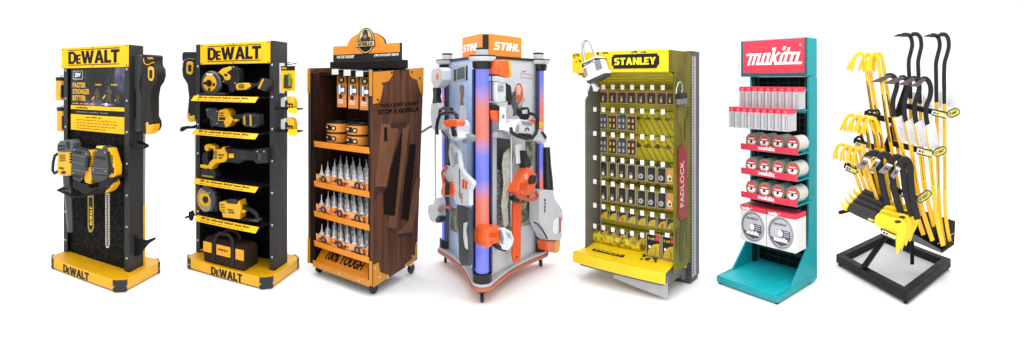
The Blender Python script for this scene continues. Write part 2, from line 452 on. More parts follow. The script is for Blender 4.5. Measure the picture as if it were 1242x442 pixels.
# poster
px0, px1, pz0, pz1 = -.305, .262, 1.1, 1.598
pm = ramp_mat('poster_photo_print', [(.30, '050506'), (.46, '101216'), (.56, '22232e'), (.64, '484760'), (.74, '8d89ab')], vec_scale=(1, 1, .5), scale=8, rough=.3)
po = MB().box(px0, px1, YF1+.012, YF1+.018, pz0, pz1).build('poster', pm, t)
yp = YF1+.0118
def pz(f): return pz1-(pz1-pz0)*f
ph = pz1-pz0; pw = px1-px0
MB().box(px0, px1, yp-.0012, yp, pz(.66), pz(.60)).build('poster_band', YEL, po)
MB().box(px0, px1, yp-.0010, yp, pz(.745), pz(.66)).build('poster_band', INK, po)
MB().box(px0, px1, yp-.0012, yp, pz(1), pz(.745)).build('poster_band', YEL, po)
PT = mat('poster_yellow_text', 'e0a51e', .5)
for i, (wd, ww) in enumerate((('FASTER', .235), ('STRONGER', .30), ('BETTER', .235))):
    text(wd, 'lettering', PT, po, (px0+.02, yp, pz(.31+.105*i)), (1, 0, 0), (0, 0, 1), ww*.62, .042, bold=.03)
text('20V', 'lettering', WHITE, po, (px0+.045, yp, pz(.135)), (1, 0, 0), (0, 0, 1), .065, .034, bold=.03)
MB().tube([(px0+.025, yp, pz(.17)), (px0+.13, yp, pz(.17)), (px0+.13, yp, pz(.04)), (px0+.025, yp, pz(.04)), (px0+.025, yp, pz(.17))], .0022, n=4).build('lettering_frame', WHITE, po)
text('POWER ON THE JOB', 'lettering', PT, po, (px0+.02, yp, pz(.575)), (1, 0, 0), (0, 0, 1), .23, .010)
text('GUARANTEED', 'lettering', INK, po, (px0+.06, yp-.0012, pz(.645)), (1, 0, 0), (0, 0, 1), .13, .014, bold=.03)
text('CORDLESS SYSTEM TOOLS', 'lettering', mat('grey_print', '777777', .5), po, (px0+.06, yp-.001, pz(.71)), (1, 0, 0), (0, 0, 1), .34, .010)
text('YOUR BATTERY FITS', 'lettering', INK, po, (px0+.17, yp-.0012, pz(.79)), (1, 0, 0), (0, 0, 1), .16, .009)
for i, sx in enumerate((.41, .42, .40, .30)):
    text('one pack runs every tool on this stand and many more', 'lettering', mat('brown_print', '6b4a08', .5), po, (px0+.07, yp-.0012, pz(.835+.045*i)), (1, 0, 0), (0, 0, 1), sx, .008)
# two workers with tools in the printed picture, kept as plain shapes
for cx, cz, s_ in ((-.02, .43, 1), (.10, .40, 1.1), (.19, .47, .6)):
    o = Vector((cx, yp, pz(cz)))
    m = MB()
    m.add([(o.x+a*s_, yp-.0003, o.z+b*s_) for a, b in ((-.004, .055), (.006, .06), (.012, .05), (.008, .042), (.022, .03), (.030, .0), (.022, -.012), (.016, .006), (.014, -.02), (.026, -.06), (.012, -.062), (.002, -.03), (-.012, -.062), (-.026, -.058), (-.010, -.016), (-.008, .012), (-.028, .004), (-.034, -.012), (-.030, .014), (-.008, .036))], [tuple(range(20))])
    m.build('printed_figure', mat('print_khaki', '4a4630', .5, var=.5, scale=60), po, smooth=False)
    MB().add([(o.x-.034*s_, yp-.0006, o.z-.006*s_), (o.x-.058*s_, yp-.0006, o.z-.03*s_), (o.x-.05*s_, yp-.0006, o.z-.038*s_), (o.x-.024*s_, yp-.0006, o.z-.012*s_)], [(0, 1, 2, 3)]).build('printed_tool', PT, po, smooth=False)
text('TOOLS', 'lettering', PT, po, (-.035, yp, pz(.27)), (1, 0, 0), (0, 0, 1), .06, .012, bold=.02)
text('TOOLS', 'lettering', PT, po, (.125, yp, pz(.27)), (1, 0, 0), (0, 0, 1), .06, .012, bold=.02)
for rx_, rz_, cc_, kk_ in ((.085, .010, '4a4c66', 0), (.050, .007, '8f93b8', 1), (.016, .012, 'dfe3ff', 2)): MB().add([(.075+rx_*math.cos(2*PI*j/20), yp-.0003-.0003*kk_, pz(.565)+rz_*math.sin(2*PI*j/20)) for j in range(20)], [tuple(range(20))]).build('printed_spark', mat('spark_print_%d' % kk_, cc_, .4), po, smooth=False)
MB().lathe((.185, yp, pz(.05)), (0, -1, 0), [(.024, 0), (.018, .0006)], n=4).build('printed_flag', mat('flag_print', '7a5a90', .4), po)
# cradle arms and hooks of the stand
def arm_loop(t, pts, r=.008, m=MBLACK): return MB().tube(pts, r, n=8).build('tool_hook', m, t)
zc = U1.p(108, 236, .05).z
a_, b_, c_, d_ = U1.p(72, 231, .03), U1.p(90, 239, -.03), U1.p(103, 238, .0), U1.p(121, 230, .06)
MB().tube([(a_.x+.02, YF1+.03, zc+.03), tuple(a_), tuple(b_), tuple(c_), tuple(d_), (d_.x, YF1+.03, zc+.02)], 1, flat=(.022, .006), up=(0, 0, 1)).build('tool_hook', MBLACK, t, bev=.002)
a_, b_ = U1.p(122, 233, .03), U1.p(140, 216, .06)
MB().tube([(a_.x, YF1+.03, a_.z+.02), tuple(a_), tuple(U1.p(131, 228, .02)), tuple(b_), (b_.x+.0, YF1+.03, b_.z+.01)], 1, flat=(.018, .006), up=(0, 0, 1)).build('tool_hook', MBLACK, t, bev=.002)
# side hooks on the right panel
X1 = .31
qa = [U1.q(156, 176, X1), U1.q(163, 172, X1+.0)]
zz = U1.q(160, 176, X1).z
MB().tube([(X1, .20, zz), (X1+.10, .17, zz-.012), (X1+.125, .20, zz-.006), (X1+.12, .25, zz), (X1+.03, .30, zz+.01), (X1, .30, zz+.012)], .011, n=8).build('tool_hook', MBLACK, t)
hk = [U1.p(x, y, .25) for x, y in ((157, 300), (159, 288), (161, 283), (165, 286), (167, 290), (177, 292), (187, 288.5), (188, 291), (180, 296), (174, 303), (170, 310), (163, 312), (157, 308))]
MB().prism([(X1+.004, p.y-.0, p.z) if False else tuple(p) for p in hk], (0, .02, 0)).build('tool_hook', MBLACK, t, bev=.006)

# left: two round canisters hanging on the left side
CANB = mat('canister_amber', 'f0a81c', .25, coat=.4, var=.05)
for i, (y0, y1) in enumerate(((92, 121.5), (129, 159))):
    x0, x1, z0, z1 = U1.box(63.5+i*1.5, y0, 75+i*1.3, y1, .2)
    xc = (x0+x1)/2-.008; hh = z1-z0
    c = thing(U1, 'canister', ('upper' if i == 0 else 'lower')+' of two black and amber canisters on the left side of the poster stand', 'canister', (xc, .25, z0), 'amber canisters on the poster stand')
    MB().lathe((0, 0, 0), (0, 0, 1), [(.036, 0), (.042, .004), (.043, hh*.78), (.040, hh*.80)], n=24).build('body', CANB, c)
    MB().lathe((0, 0, hh*.80), (0, 0, 1), [(.041, 0), (.043, .004), (.043, hh*.14), (.030, hh*.15)], n=24).build('lid', BLACK, c)
    MB().tube([(0, 0, hh*.95), (0, 0, hh), (.03, 0, hh+.004), (.055, .0, hh+.002)], .004, n=8).build('hanger', STEEL, c)
    lb = MB().box(.012, .0455, -.03, .02, hh*.1, hh*.62); lb.build('label_patch', BLACK, c, bev=.004)

# right side: long black blower held upright
def upright_blower(U, pts_body, pts_head, pts_stripe, pts_tip, pts_dark, plane, side, th, label):
    f = (lambda x, y, u: U.q(x, y, u)) if side else (lambda x, y, u: U.p(x, y, u))
    c0 = f(*pts_tip[0], plane)
    c = thing(U, 'leaf_blower', label, 'leaf blower', tuple(c0), 'black leaf blowers on the stand sides')
    return c
def slab(U, c, name, pts, v, th, m, bev=.0045, seg=3):
    return MB().prism([tuple(U.p(x, y, v)) for x, y in pts], (0, th, 0)).build(name, m, c, bev=bev, frm=U, seg=seg)
v0 = .2
o = U1.p(172, 168, v0)
c = thing(U1, 'leaf_blower', 'black battery leaf blower with yellow tip, upright on the right side of the poster stand', 'leaf blower', tuple(o), 'black leaf blowers on the stand sides')
slab(U1, c, 'body', [(161, 67), (172, 66.5), (172, 80), (171, 90), (168, 104), (171, 118), (171, 150), (166, 160), (162, 160), (162, 148), (164, 142), (164, 112), (160, 100), (159, 90), (160, 84), (159, 76)], v0+.05, .1, TGREY if False else mat('blower_shell', '3d3f42', .45, var=.08), bev=.0075)
slab(U1, c, 'motor_housing', [(172, 66), (185, 66.5), (187, 68), (186.5, 73), (187, 79), (190, 84), (190.5, 92), (188.5, 99), (184, 106), (182, 118), (182, 142), (185, 148), (185.5, 154), (183, 160), (176, 163), (170, 160), (170, 112), (172, 100), (170, 88)], v0, .12, TDARK, bev=.0075)
slab(U1, c, 'battery', [(179, 82), (181, 80.5), (184.5, 81), (186, 84), (186, 94), (184, 98.5), (180.5, 98), (179, 94)], v0-.012, .03, TYEL, bev=.006)
slab(U1, c, 'battery_label', [(181, 85), (184.3, 85), (184.3, 95), (181, 95)], v0-.016, .01, TDARK, bev=.001)
slab(U1, c, 'nozzle_tip', [(176.5, 149), (179, 148), (180, 152), (185.5, 151), (185, 158), (181, 163.5), (177, 163)], v0-.006, .09, TYEL, bev=.0045)
MB().tube([tuple(U1.p(x, y, v0-.006)-P(c)) for x, y in ((174, 71), (175, 77), (179, 79), (185, 76), (187, 76))], .0035, n=6).build('trim_line', TYEL, c)
text('POWER', 'lettering', TYEL, c, tuple(U1.p(179.5, 71.8, v0-.001)-P(c)), (1, 0, 0), (0, 0, 1), .045, .014, bold=.03)

# front tools on the poster stand
v0 = .06
o = U1.p(84, 279, v0)
c = thing(U1, 'leaf_blower', 'yellow hand blower with black tube, hanging nozzle down at the left of the poster stand', 'leaf blower', tuple(o))
slab(U1, c, 'motor_housing', [(70, 184), (86, 184), (86.5, 200), (85.5, 213), (80, 214), (70, 212), (69, 200)], v0, .09, TYEL, bev=.0065)
cap = slab(U1, c, 'intake_cap', [(69, 184), (69, 176), (72, 171.5), (78, 170), (85, 170), (88, 174), (88, 182), (86, 184.5), (78, 185)], v0-.005, .10, mat('slate_plastic', '4c565c', .35), bev=.0075)
slab(U1, cap, 'vent', [(69.5, 181), (78, 180), (78, 182), (69.5, 183)], v0-.008, .01, BLACK, bev=.001)
slab(U1, cap, 'vent', [(70, 176.5), (79, 176), (79, 178), (69.7, 178.8)], v0-.008, .01, BLACK, bev=.001)
hd = [U1.p(x, y, v0+.03)-P(c) for x, y in ((70, 187), (66.5, 189), (64.5, 197), (63.8, 207), (66, 210.5), (70.5, 208))]
MB().tube(hd, .013, n=10).build('handle', TDARK, c)
for i in range(4):
    slab(U1, c, 'vent', [(84, 186+3.3*i), (86.2, 186+3.3*i), (86.2, 188+3.3*i), (84, 188+3.3*i)], v0-.003, .01, BLACK, bev=.001)
tb = [(U1.p(x, y, v0+.045)-P(c)) for x, y in ((82.5, 213), (83, 225), (84, 240), (85.5, 262), (86, 281))]
MB().tube(tb, .042, n=18, radii=[1.05, 1.0, .93, .8, .66]).build('blower_tube', mat('tube_grey', '2c2f31', .3, coat=.3), c)

slits(U1, c, 72, 188, 79, 197, 4, v0-.0035, MATS['vent_brown'])
screws(U1, c, ((71.5, 186), (84, 186), (71.5, 211), (83, 211)), v0-.001)
block_text('DeWALT', INK, c, tuple(U1.p(72, 205, v0-.0005)), (1, 0, 0), (0, 0, 1), .055, .016, frm=U1)
slab(U1, c, 'switch', [(74, 208), (79, 208), (79, 211), (74, 211)], v0-.006, .01, BLACK, bev=.002)
slab(U1, cap, 'vent', [(80, 172), (84, 172), (84, 181), (81, 181)], v0-.009, .01, BLACK, bev=.001)
o = U1.p(109, 281, v0)
c = thing(U1, 'chainsaw', 'cordless chainsaw with grey housing, its yellow bar hanging below the poster', 'chainsaw', tuple(o))
slab(U1, c, 'motor_housing', [(88, 180), (107, 184), (108, 190), (105, 206), (100, 215), (97, 222), (88, 218), (86, 205)], v0-.01, .11, TGREY, bev=.0065)
for i in range(3):
    slab(U1, c, 'rib', [(88, 187+9*i), (104, 190+9*i), (104, 191.4+9*i), (88, 188.4+9*i)], v0-.014, .006, mat('light_rib', '5c5f62', .4), bev=.001)
slab(U1, c, 'side_cover', [(107, 182), (111.5, 184), (112.5, 196), (112, 212), (110, 224), (103, 222), (101, 214), (106, 205), (108.5, 192)], v0+.01, .08, TYEL, bev=.0055)
slab(U1, c, 'latch', [(89, 183), (98, 184.5), (98, 187), (89, 185.5)], v0-.016, .01, BLACK, bev=.001)
slab(U1, c, 'gap_shadow', [(87, 211), (99, 214), (98, 218), (88, 215)], v0-.013, .01, BLACK, bev=.001)
screws(U1, c, ((90, 182), (105, 187), (99, 217), (89, 210)), v0-.0115)
slab(U1, c, 'switch', [(104, 190), (107.2, 190), (106, 204), (102.6, 204)], v0-.016, .02, BLACK, bev=.003)
slits(U1, c, 108, 190, 111.5, 204, 5, v0+.0065, INK)
slab(U1, c, 'lock_knob', [(101, 206), (104, 205), (105.5, 209), (103, 212), (100.5, 211)], v0-.004, .03, ORANGE, bev=.004)
slab(U1, c, 'hand_guard', [(88, 219), (106, 224), (109, 229), (120, 227), (120, 233), (110, 238), (104, 237), (88, 228)], v0-.0, .05, TDARK, bev=.006)
br = slab(U1, c, 'guide_bar', [(106.2, 236), (113.2, 236), (113.4, 276), (112, 281), (109.5, 282.5), (107.5, 281), (106.4, 276)], v0+.055, .006, mat('yellow_bar_print', '92832a', .4), bev=.001)
slab(U1, br, 'bar_print', [(107.6, 240), (111.9, 240), (112, 275), (110.9, 279), (108.8, 279), (107.8, 275)], v0+.053, .003, INK, bev=0)
block_text('DeWALT', YEL, br, tuple(U1.p(111.6, 273.5, v0+.053)-P(c)), (0, 0, 1), (-1, 0, 0), .14, .022)

o = U1.p(130, 301, v0)
c = thing(U1, 'hedge_trimmer', 'cordless hedge trimmer with grey battery and toothed silver blade hanging below the poster', 'hedge trimmer', tuple(o))
slab(U1, c, 'battery', [(115, 182), (116.5, 177.5), (124, 177.8), (128.5, 180), (129, 190), (131, 206), (130, 218), (118, 222), (110.5, 216), (110, 203), (113, 196)], v0-.02, .1, TGREY, bev=.0075)
slab(U1, c, 'battery_latch', [(116, 179.5), (117, 177.3), (124, 177.6), (123.5, 180.6)], v0-.028, .03, mat('latch_yellow', 'e9d23a', .4), bev=.003)
for i in range(2):
    slab(U1, c, 'rib', [(112, 203+6*i), (130, 205+6*i), (130, 206.2+6*i), (112, 204.2+6*i)], v0-.024, .006, MATS['light_rib'], bev=.001)
slab(U1, c, 'motor_housing', [(129.5, 179.5), (133.5, 180.5), (136.5, 190), (140, 202), (139.5, 214), (136, 219), (138, 224), (133, 232), (127, 235), (130, 222), (131, 205), (129.5, 192)], v0+.0, .08, TYEL, bev=.0055)
slab(U1, c, 'latch', [(114.5, 190), (127, 191.5), (127, 194), (114.2, 192.5)], v0-.026, .01, BLACK, bev=.001)
slab(U1, c, 'gap_shadow', [(112, 209.5), (129.5, 212), (129.5, 214), (112, 211.5)], v0-.0235, .01, BLACK, bev=.001)
screws(U1, c, ((117, 183), (127, 185), (113, 206), (128, 208)), v0-.0215)
slits(U1, c, 133.5, 188, 137, 199, 5, v0-.0035, INK, slant=1)
slab(U1, c, 'switch', [(134.5, 203), (138, 204), (137.5, 211), (134, 210)], v0-.006, .01, BLACK, bev=.002)
slab(U1, c, 'handle', [(129, 185), (132.5, 184), (133.5, 195), (136, 204), (133, 213), (130.5, 210)], v0-.01, .05, TDARK, bev=.006)
slab(U1, c, 'hand_guard', [(120, 221), (131, 216), (139, 215), (136, 223), (128, 227), (123, 236), (119, 234)], v0-.008, .06, TDARK, bev=.006)
bl = slab(U1, c, 'blade', [(127.6, 235), (132.6, 235), (132.6, 297), (131.5, 301), (129, 301), (127.8, 297)], v0+.045, .006, mat('blade_steel', 'd8d6cc', .3, metal=.3), bev=.001)
th = MB()
for k in range(23):
    zt = U1.p(130, 237+k*2.75, v0+.04)
    th.box(zt.x-.021, zt.x+.021, v0+.043, v0+.0455, zt.z-.004, zt.z+.002)
    th.box(zt.x-.008, zt.x+.006, v0+.0412, v0+.0428, zt.z-.012, zt.z-.004)
th.build('tooth', mat('tooth_dark', '5a4d18', .5), bl, off=P(c))
# ================================================================== DISPLAY 2: black and yellow stand with shelves of tools
U2 = Unit((224, 324.5), (324, 355), (362, 324))
t = thing(U2, 'display_stand', 'black and yellow tool stand with four yellow-edged shelves and a tool bag on its plinth', 'display stand', group='tool display stands')
D2 = t
hardware_stand_base(U2, t, .78, .535, .085)
YF2 = .165
X0 = U2.p(238, 200, YF2).x; X1 = U2.p(333, 200, YF2).x
YB2 = YF2+.20
tower(U2, t, X0, X1, YF2, YB2, .085, 1.798, colw=.04)
DEEP = mat('deep_black_lining', '060606', .75, spec=.08, var=.2)
MB().box(X0+.005, X1-.005, YB2-.012, YB2-.004, .085, 1.79).build('back_panel', DEEP, t)
MB().box(X0+.005, X1-.005, YF2+.004, YB2-.014, 1.784, 1.796).build('top_panel', DGREY, t)
hx0 = U2.p(243, 60, YF2-.012).x; hx1 = U2.p(327.5, 60, YF2-.012).x
logo_header(U2, t, hx0, hx1, 1.632, 1.796, YF2-.002, 'DeWALT', INK)
block_text('DeWALT', INK, t, (-.115, 0, .016), (1, 0, 0), (0, 0, 1), .285, .06, gap=.45)
SHZ = []
for i, (l, r) in enumerate((((235.4, 116.3, 122.4), (313.4, 117.6, 124.8)), ((236, 157.4, 163.4), (313.4, 162, 169.3)), ((238, 216.8, 223.3), (313.4, 227, 234.2)), ((239, 262.5, 269.5), (314, 274.5, 282.6)))):
    vl = .01
    a = U2.p(l[0], l[1], vl+.02); b = U2.p(r[0], r[1], vl+.02); zt = (a.z+b.z)/2
    a2 = U2.p(l[0], l[2], vl); b2 = U2.p(r[0], r[2], vl); zb = (a2.z+b2.z)/2
    SHZ.append(zt)
    sh = MB().box(X0+.008, X1-.01, YF2+.001, YB2-.014, zt-.014, zt-.004).box(max(a.x, X0+.006), min(b.x, X1-.006), .032, YF2, zt-.0138, zt-.0042).build('shelf', MBLACK, t)
    lip = MB().prism([(a.x, vl+.02, zt), (b.x, vl+.02, zt), (b.x-.012, vl-.008, zb), (a.x-.012, vl-.008, zb)], (0, .004, 0)).build('shelf_lip', YEL, sh, bev=.001)
    d = Vector((-.0, -.028, zb-zt)).normalized()
    text('20V MAX BRUSHLESS COMPACT POWER TOOLS', 'lettering', INK, lip, (a.x+.05, vl+.0075, (zt*.56+zb*.44)), (1, 0, 0), -d, (b.x-a.x)*.78, .016, bold=.02)
    text('lithium ion battery system for every job on site', 'lettering', MATS['brown_print'], lip, (a.x+.05, vl-.003, (zt*.16+zb*.84)), (1, 0, 0), -d, (b.x-a.x)*.70, .008)

DISCG = mat('saw_guard', '4b4e51', .3, metal=.3, var=.15)
BATT = mat('battery_case', '232425', .5, var=.3)
# shelf 1: circular saw
v0 = .09
o = U2.p(256, 115, v0)
c = thing(U2, 'circular_saw', 'yellow and grey cordless circular saw with round blade guard on the top shelf', 'circular saw', tuple(o))
ce = U2.p(256, 101, v0); rr = .098
MB().lathe(tuple(ce-P(c)), (0, -1, 0), [(rr, -.02), (rr, 0), (rr*.9, .012), (rr*.5, .016)], n=36).build('blade_guard', DISCG, c)
MB().lathe(tuple(ce-P(c)), (0, -1, 0), [(rr*.66, .017), (rr*.64, .022), (rr*.3, .024)], n=30).build('blade_ring', TYEL, c)
MB().lathe(tuple(ce-P(c)), (0, -1, 0), [(rr*.28, .024), (rr*.26, .036), (rr*.1, .038)], n=20).build('blade_hub', BLACK, c)
text('DEWALT', 'lettering', WHITE, c, tuple(ce-P(c)+Vector((-.035, -.0165, .062))), (1, 0, 0), (0, 0, 1), .07, .016, bold=.03)
for dx, dz in ((-.045, .0), (.045, -.01), (.0, -.05)):
    MB().cyl(tuple(ce-P(c)+Vector((dx, -.02, dz))), tuple(ce-P(c)+Vector((dx, -.028, dz))), .012, n=12).build('bolt', BLACK, c)
slab(U2, c, 'motor_housing', [(262, 89), (269, 83.5), (281, 79.7), (288, 84), (290, 92), (289, 100), (281, 104), (272, 102), (268, 94)], v0, .08, TDARK, bev=.0055)
slab(U2, c, 'handle', [(264, 88), (270, 83), (279, 80.5), (280.5, 84), (274, 88), (279, 92), (278, 97), (273, 98), (270, 92)], v0-.012, .05, TYEL, bev=.006)
slab(U2, c, 'sole_plate', [(243, 113), (272, 113), (272, 115), (243, 115)], v0-.02, .10, TGREY, bev=.002)
slits(U2, c, 282, 84, 287.5, 95, 5, v0-.003, BLACK)
slab(U2, c, 'trigger', [(272, 89), (276, 90), (275, 93), (271.5, 92)], v0-.016, .02, BLACK, bev=.002)
slab(U2, c, 'battery', [(277, 98), (289, 97), (290.5, 105), (288, 109), (277, 108)], v0+.01, .06, BATT, bev=.004)
slab(U2, c, 'battery_stripe', [(279, 104), (288, 103.4), (288, 105), (279, 105.6)], v0+.006, .01, TYEL, bev=.001)
screws(U2, c, ((270, 86), (283, 81.5), (271, 99), (285, 101)), v0-.001)
# shelf 1: screwdriver lying
o = U2.p(300, 115, v0)
c = thing(U2, 'screwdriver', 'small yellow cordless screwdriver with a tilted battery, right on the top shelf', 'cordless screwdriver', tuple(o))
slab(U2, c, 'motor_housing', [(287, 101.5), (297, 100.5), (302, 101.5), (304, 105), (298, 109), (287, 109.5), (285.5, 105)], v0-.01, .05, TYEL, bev=.0045)
slab(U2, c, 'chuck', [(277, 101), (286, 101.5), (286, 108), (282, 113), (278, 112), (277, 106)], v0, .04, TDARK, bev=.0045)
slab(U2, c, 'grip', [(301, 101.5), (314, 100.5), (315, 104), (303, 106)], v0, .04, TDARK, bev=.0045)
slab(U2, c, 'battery', [(313, 100), (316.5, 94.5), (325, 97), (325.5, 103), (320.5, 111), (311.5, 107.5)], v0-.01, .07, BATT, bev=.0045)
slab(U2, c, 'battery_stripe', [(316.5, 99), (318.5, 96), (320, 96.6), (314.5, 108), (312.8, 107.2)], v0-.014, .01, TYEL, bev=.001)
slits(U2, c, 289, 102.5, 296, 108, 3, v0-.0135, INK)
slab(U2, c, 'trigger', [(303, 104.6), (308, 104.4), (307, 107), (303.5, 107)], v0+.004, .02, BLACK, bev=.002)
# shelf 2: right angle drill
v0 = .08
o = U2.p(275, 156, v0)
c = thing(U2, 'angle_drill', 'yellow right-angle drill with black gear head and long battery on the second shelf', 'angle drill', tuple(o))
slab(U2, c, 'gear_head', [(249, 132), (253, 130.5), (262, 132), (266, 138), (266, 150), (262, 154), (256, 153), (258, 146), (251, 142)], v0, .08, TGREY, bev=.0065)
MB().cyl(tuple(U2.p(257.5, 144, v0+.04)-P(c)), tuple(U2.p(258, 156, v0+.04)-P(c)), .024, .012, n=16).build('chuck', BLACK, c)
slab(U2, c, 'motor_housing', [(265, 134), (274, 131.5), (277, 134), (279, 141), (282.5, 145), (280, 149), (277, 154), (273, 155), (271, 147), (264, 147)], v0-.01, .09, TYEL, bev=.0055)
slab(U2, c, 'vent', [(266, 137), (271, 136.6), (271, 137.8), (266, 138.2)], v0-.013, .006, BLACK, bev=0)
slab(U2, c, 'vent', [(266, 140), (271, 139.6), (271, 140.8), (266, 141.2)], v0-.013, .006, BLACK, bev=0)
slab(U2, c, 'model_plate', [(265.5, 142.6), (273, 142.4), (273, 145.6), (265.5, 145.6)], v0-.013, .006, INK, bev=.001)
slab(U2, c, 'base_cover', [(261, 148), (272, 148), (273, 155), (264, 154.5)], v0-.0, .07, TGREY, bev=.0045)
slab(U2, c, 'grip', [(280, 140), (294, 138), (296, 144), (283, 145)], v0, .05, TDARK, bev=.0055)
slab(U2, c, 'battery', [(293, 139), (297, 137), (309, 138), (313, 140), (313, 152), (309, 155.5), (297, 154), (293, 150)], v0-.015, .09, BATT, bev=.0055)
slab(U2, c, 'battery_stripe', [(295, 141), (297, 140), (297.6, 152), (295.6, 151)], v0-.02, .01, mat('olive_yellow', 'b59a2a', .4), bev=.001)
slab(U2, c, 'battery_stripe', [(302.5, 139.5), (304.5, 139.5), (305, 153), (303, 153)], v0-.02, .01, MATS['olive_yellow'], bev=.001)
slits(U2, c, 298, 142, 302, 152, 4, v0-.0185, INK); slits(U2, c, 306, 142, 312, 152, 4, v0-.0185, INK)
screws(U2, c, ((252, 133.5), (263, 135), (263, 150), (274, 134), (280, 147)), v0-.0015)
slab(U2, c, 'trigger', [(283, 144.5), (289, 144), (288, 147.5), (284, 148)], v0+.004, .03, TYEL, bev=.003)
# shelf 3: reciprocating saw
o = U2.p(275, 205, v0)
c = thing(U2, 'reciprocating_saw', 'yellow reciprocating saw with long black nose lying on the third shelf', 'reciprocating saw', tuple(o))
slab(U2, c, 'motor_housing', [(258, 180), (262, 181), (268, 181), (270, 178), (272, 178.5), (272.5, 182), (275, 186), (275, 193), (272, 197), (262, 198), (258, 202), (256, 206), (251, 204), (254, 197), (258, 193), (259, 186)], v0-.01, .08, TYEL, bev=.0045)
slab(U2, c, 'handle', [(247.6, 177), (251, 175), (256, 175), (261, 178), (260, 182), (256, 180), (252, 180), (251, 184), (248, 182)], v0-.01, .06, TYEL, bev=.006)
slab(U2, c, 'grip', [(246, 186), (250, 183), (252, 186), (251, 192), (253, 198), (249, 202), (246, 199), (244.5, 192)], v0-.0, .05, TDARK, bev=.0045)
slab(U2, c, 'foot_plate', [(242.5, 200), (247, 200), (253, 201.5), (256, 204), (250, 205), (243, 203.5)], v0-.012, .06, TYEL, bev=.003)
slab(U2, c, 'nose', [(273, 179), (290, 181), (296, 181.5), (309, 183), (311, 189), (309, 195), (296, 195), (289, 199), (275, 197)], v0, .08, TDARK, bev=.0075)
slab(U2, c, 'blade_shoe', [(309, 181), (323, 180), (324, 198), (311, 199), (308, 196)], v0+.01, .06, mat('soft_black', '131314', .5), bev=.004)
slab(U2, c, 'lever', [(277, 186.5), (283, 186.5), (283, 192), (277, 192)], v0-.01, .02, TYEL, bev=.004)
block_text('DeWALT', INK, c, tuple(U2.p(264.6, 189, v0-.01)-P(c)), (1, 0, 0), (0, 0, 1), .058, .016)
text('20V', 'lettering', INK, c, tuple(U2.p(265, 192.6, v0-.01)-P(c)), (1, 0, 0), (0, 0, 1), .04, .014, bold=.04)
slab(U2, c, 'battery', [(243.5, 204.5), (257, 206), (261, 210), (260.5, 221), (245, 219.5), (243, 214)], v0-.0, .08, BATT, bev=.0045)
slab(U2, c, 'battery_stripe', [(245, 212.5), (258.5, 214), (258.5, 216), (245, 214.5)], v0-.004, .01, MATS['olive_yellow'], bev=.001)
slits(U2, c, 258.5, 183, 263, 194, 5, v0-.0135, MATS['vent_brown'])
slits(U2, c, 286, 184, 300, 194, 4, v0-.0025, mat('rubber_ridge', '303134', .5))
screws(U2, c, ((262, 182.5), (273, 184), (272, 195), (256, 202), (312, 184), (320, 184)), v0-.0125)
slab(U2, c, 'shoe_slot', [(312.5, 186), (316, 186), (316, 195), (313, 195)], v0+.006, .01, TGREY, bev=.001)
# shelf 4: cut-off saw with silver disc
v0 = .05
o = U2.p(250, 262, v0)
c = thing(U2, 'track_saw', 'track saw with silver toothed disc and grey guard, left on the fourth shelf', 'track saw', tuple(o))
ce = U2.p(248.5, 242, v0)
tm = MB(); n = 60
pts = []
for k in range(n):
    r_ = .100 if k % 2 else .094
    pts.append((ce.x-P(c).x+r_*.82*math.cos(2*PI*k/n), ce.y-P(c).y, ce.z-P(c).z+r_*math.sin(2*PI*k/n)))
tm.prism(pts, (0, .005, 0)).build('saw_disc', SILVER, c)
MB().lathe(tuple(ce-P(c)+Vector((0, 0, 0))), (0, -1, 0), [(.054, 0), (.052, .004), (.03, .006)], n=26).build('disc_ring', TYEL, c)
MB().lathe(tuple(ce-P(c)+Vector((.012, 0, 0))), (0, -1, 0), [(.028, 0), (.026, .014), (.018, .018)], n=20).build('disc_hub', BLACK, c)
slab(U2, c, 'blade_guard', [(243, 228), (249, 225), (256, 229), (260, 234), (261, 245), (257, 257), (254, 257), (256, 244), (252, 234), (246, 231)], v0-.014, .05, TGREY, bev=.006)
slab(U2, c, 'guide_rail', [(260, 235), (262.5, 238), (263, 257), (260, 258), (258.5, 250)], v0-.01, .06, TDARK, bev=.003)
slab(U2, c, 'screw', [(246, 231.5), (247.4, 231), (247.6, 232.4), (246.3, 232.7)], v0-.018, .006, SILVER, bev=.001)
slab(U2, c, 'screw', [(253, 233.5), (254.4, 233), (254.6, 235), (253.3, 235.2)], v0-.018, .006, SILVER, bev=.001)
o = U2.p(285, 268, v0)
c = thing(U2, 'cordless_saw', 'yellow cordless saw body with vents and a black loop handle on the fourth shelf', 'cordless saw', tuple(o))
slab(U2, c, 'motor_housing', [(265.5, 245.5), (272, 244), (276, 247), (287, 248), (290, 243), (292, 252), (291, 260), (290.5, 266.5), (270, 264), (269, 258), (266, 255)], v0, .09, TYEL, bev=.0045)
slab(U2, c, 'battery', [(274, 243.5), (277, 241.5), (286, 241.5), (288.5, 244), (287, 248), (275.5, 247.5)], v0+.005, .08, mat('navy_black_case', '1c2330', .35), bev=.0045)
for k in range(4):
    slab(U2, c, 'vent', [(267+.5*k, 248+3*k), (272+.4*k, 248.4+3*k), (272+.4*k, 249.2+3*k), (267+.5*k, 248.9+3*k)], v0-.003, .006, mat('vent_brown', '6b4a08', .5), bev=0)
block_text('DeWALT', INK, c, tuple(U2.p(276, 255.6, v0)-P(c)), (1, 0, 0), (0, 0, 1), .058, .014)
slab(U2, c, 'model_plate', [(277, 257), (284, 258), (284, 259.6), (277, 258.6)], v0-.003, .006, MATS['vent_brown'], bev=0)
hp_ = [U2.p(x, y, v0+.045)-P(c) for x, y in ((289, 250), (297, 251), (305, 255), (311, 260), (313, 265), (308, 268), (297, 267), (290, 265))]
MB().tube(hp_, .018, n=10).build('handle', TDARK, c)
slab(U2, c, 'trigger', [(291, 254), (298, 256), (296, 259), (291, 258)], v0+.02, .04, TYEL, bev=.004)
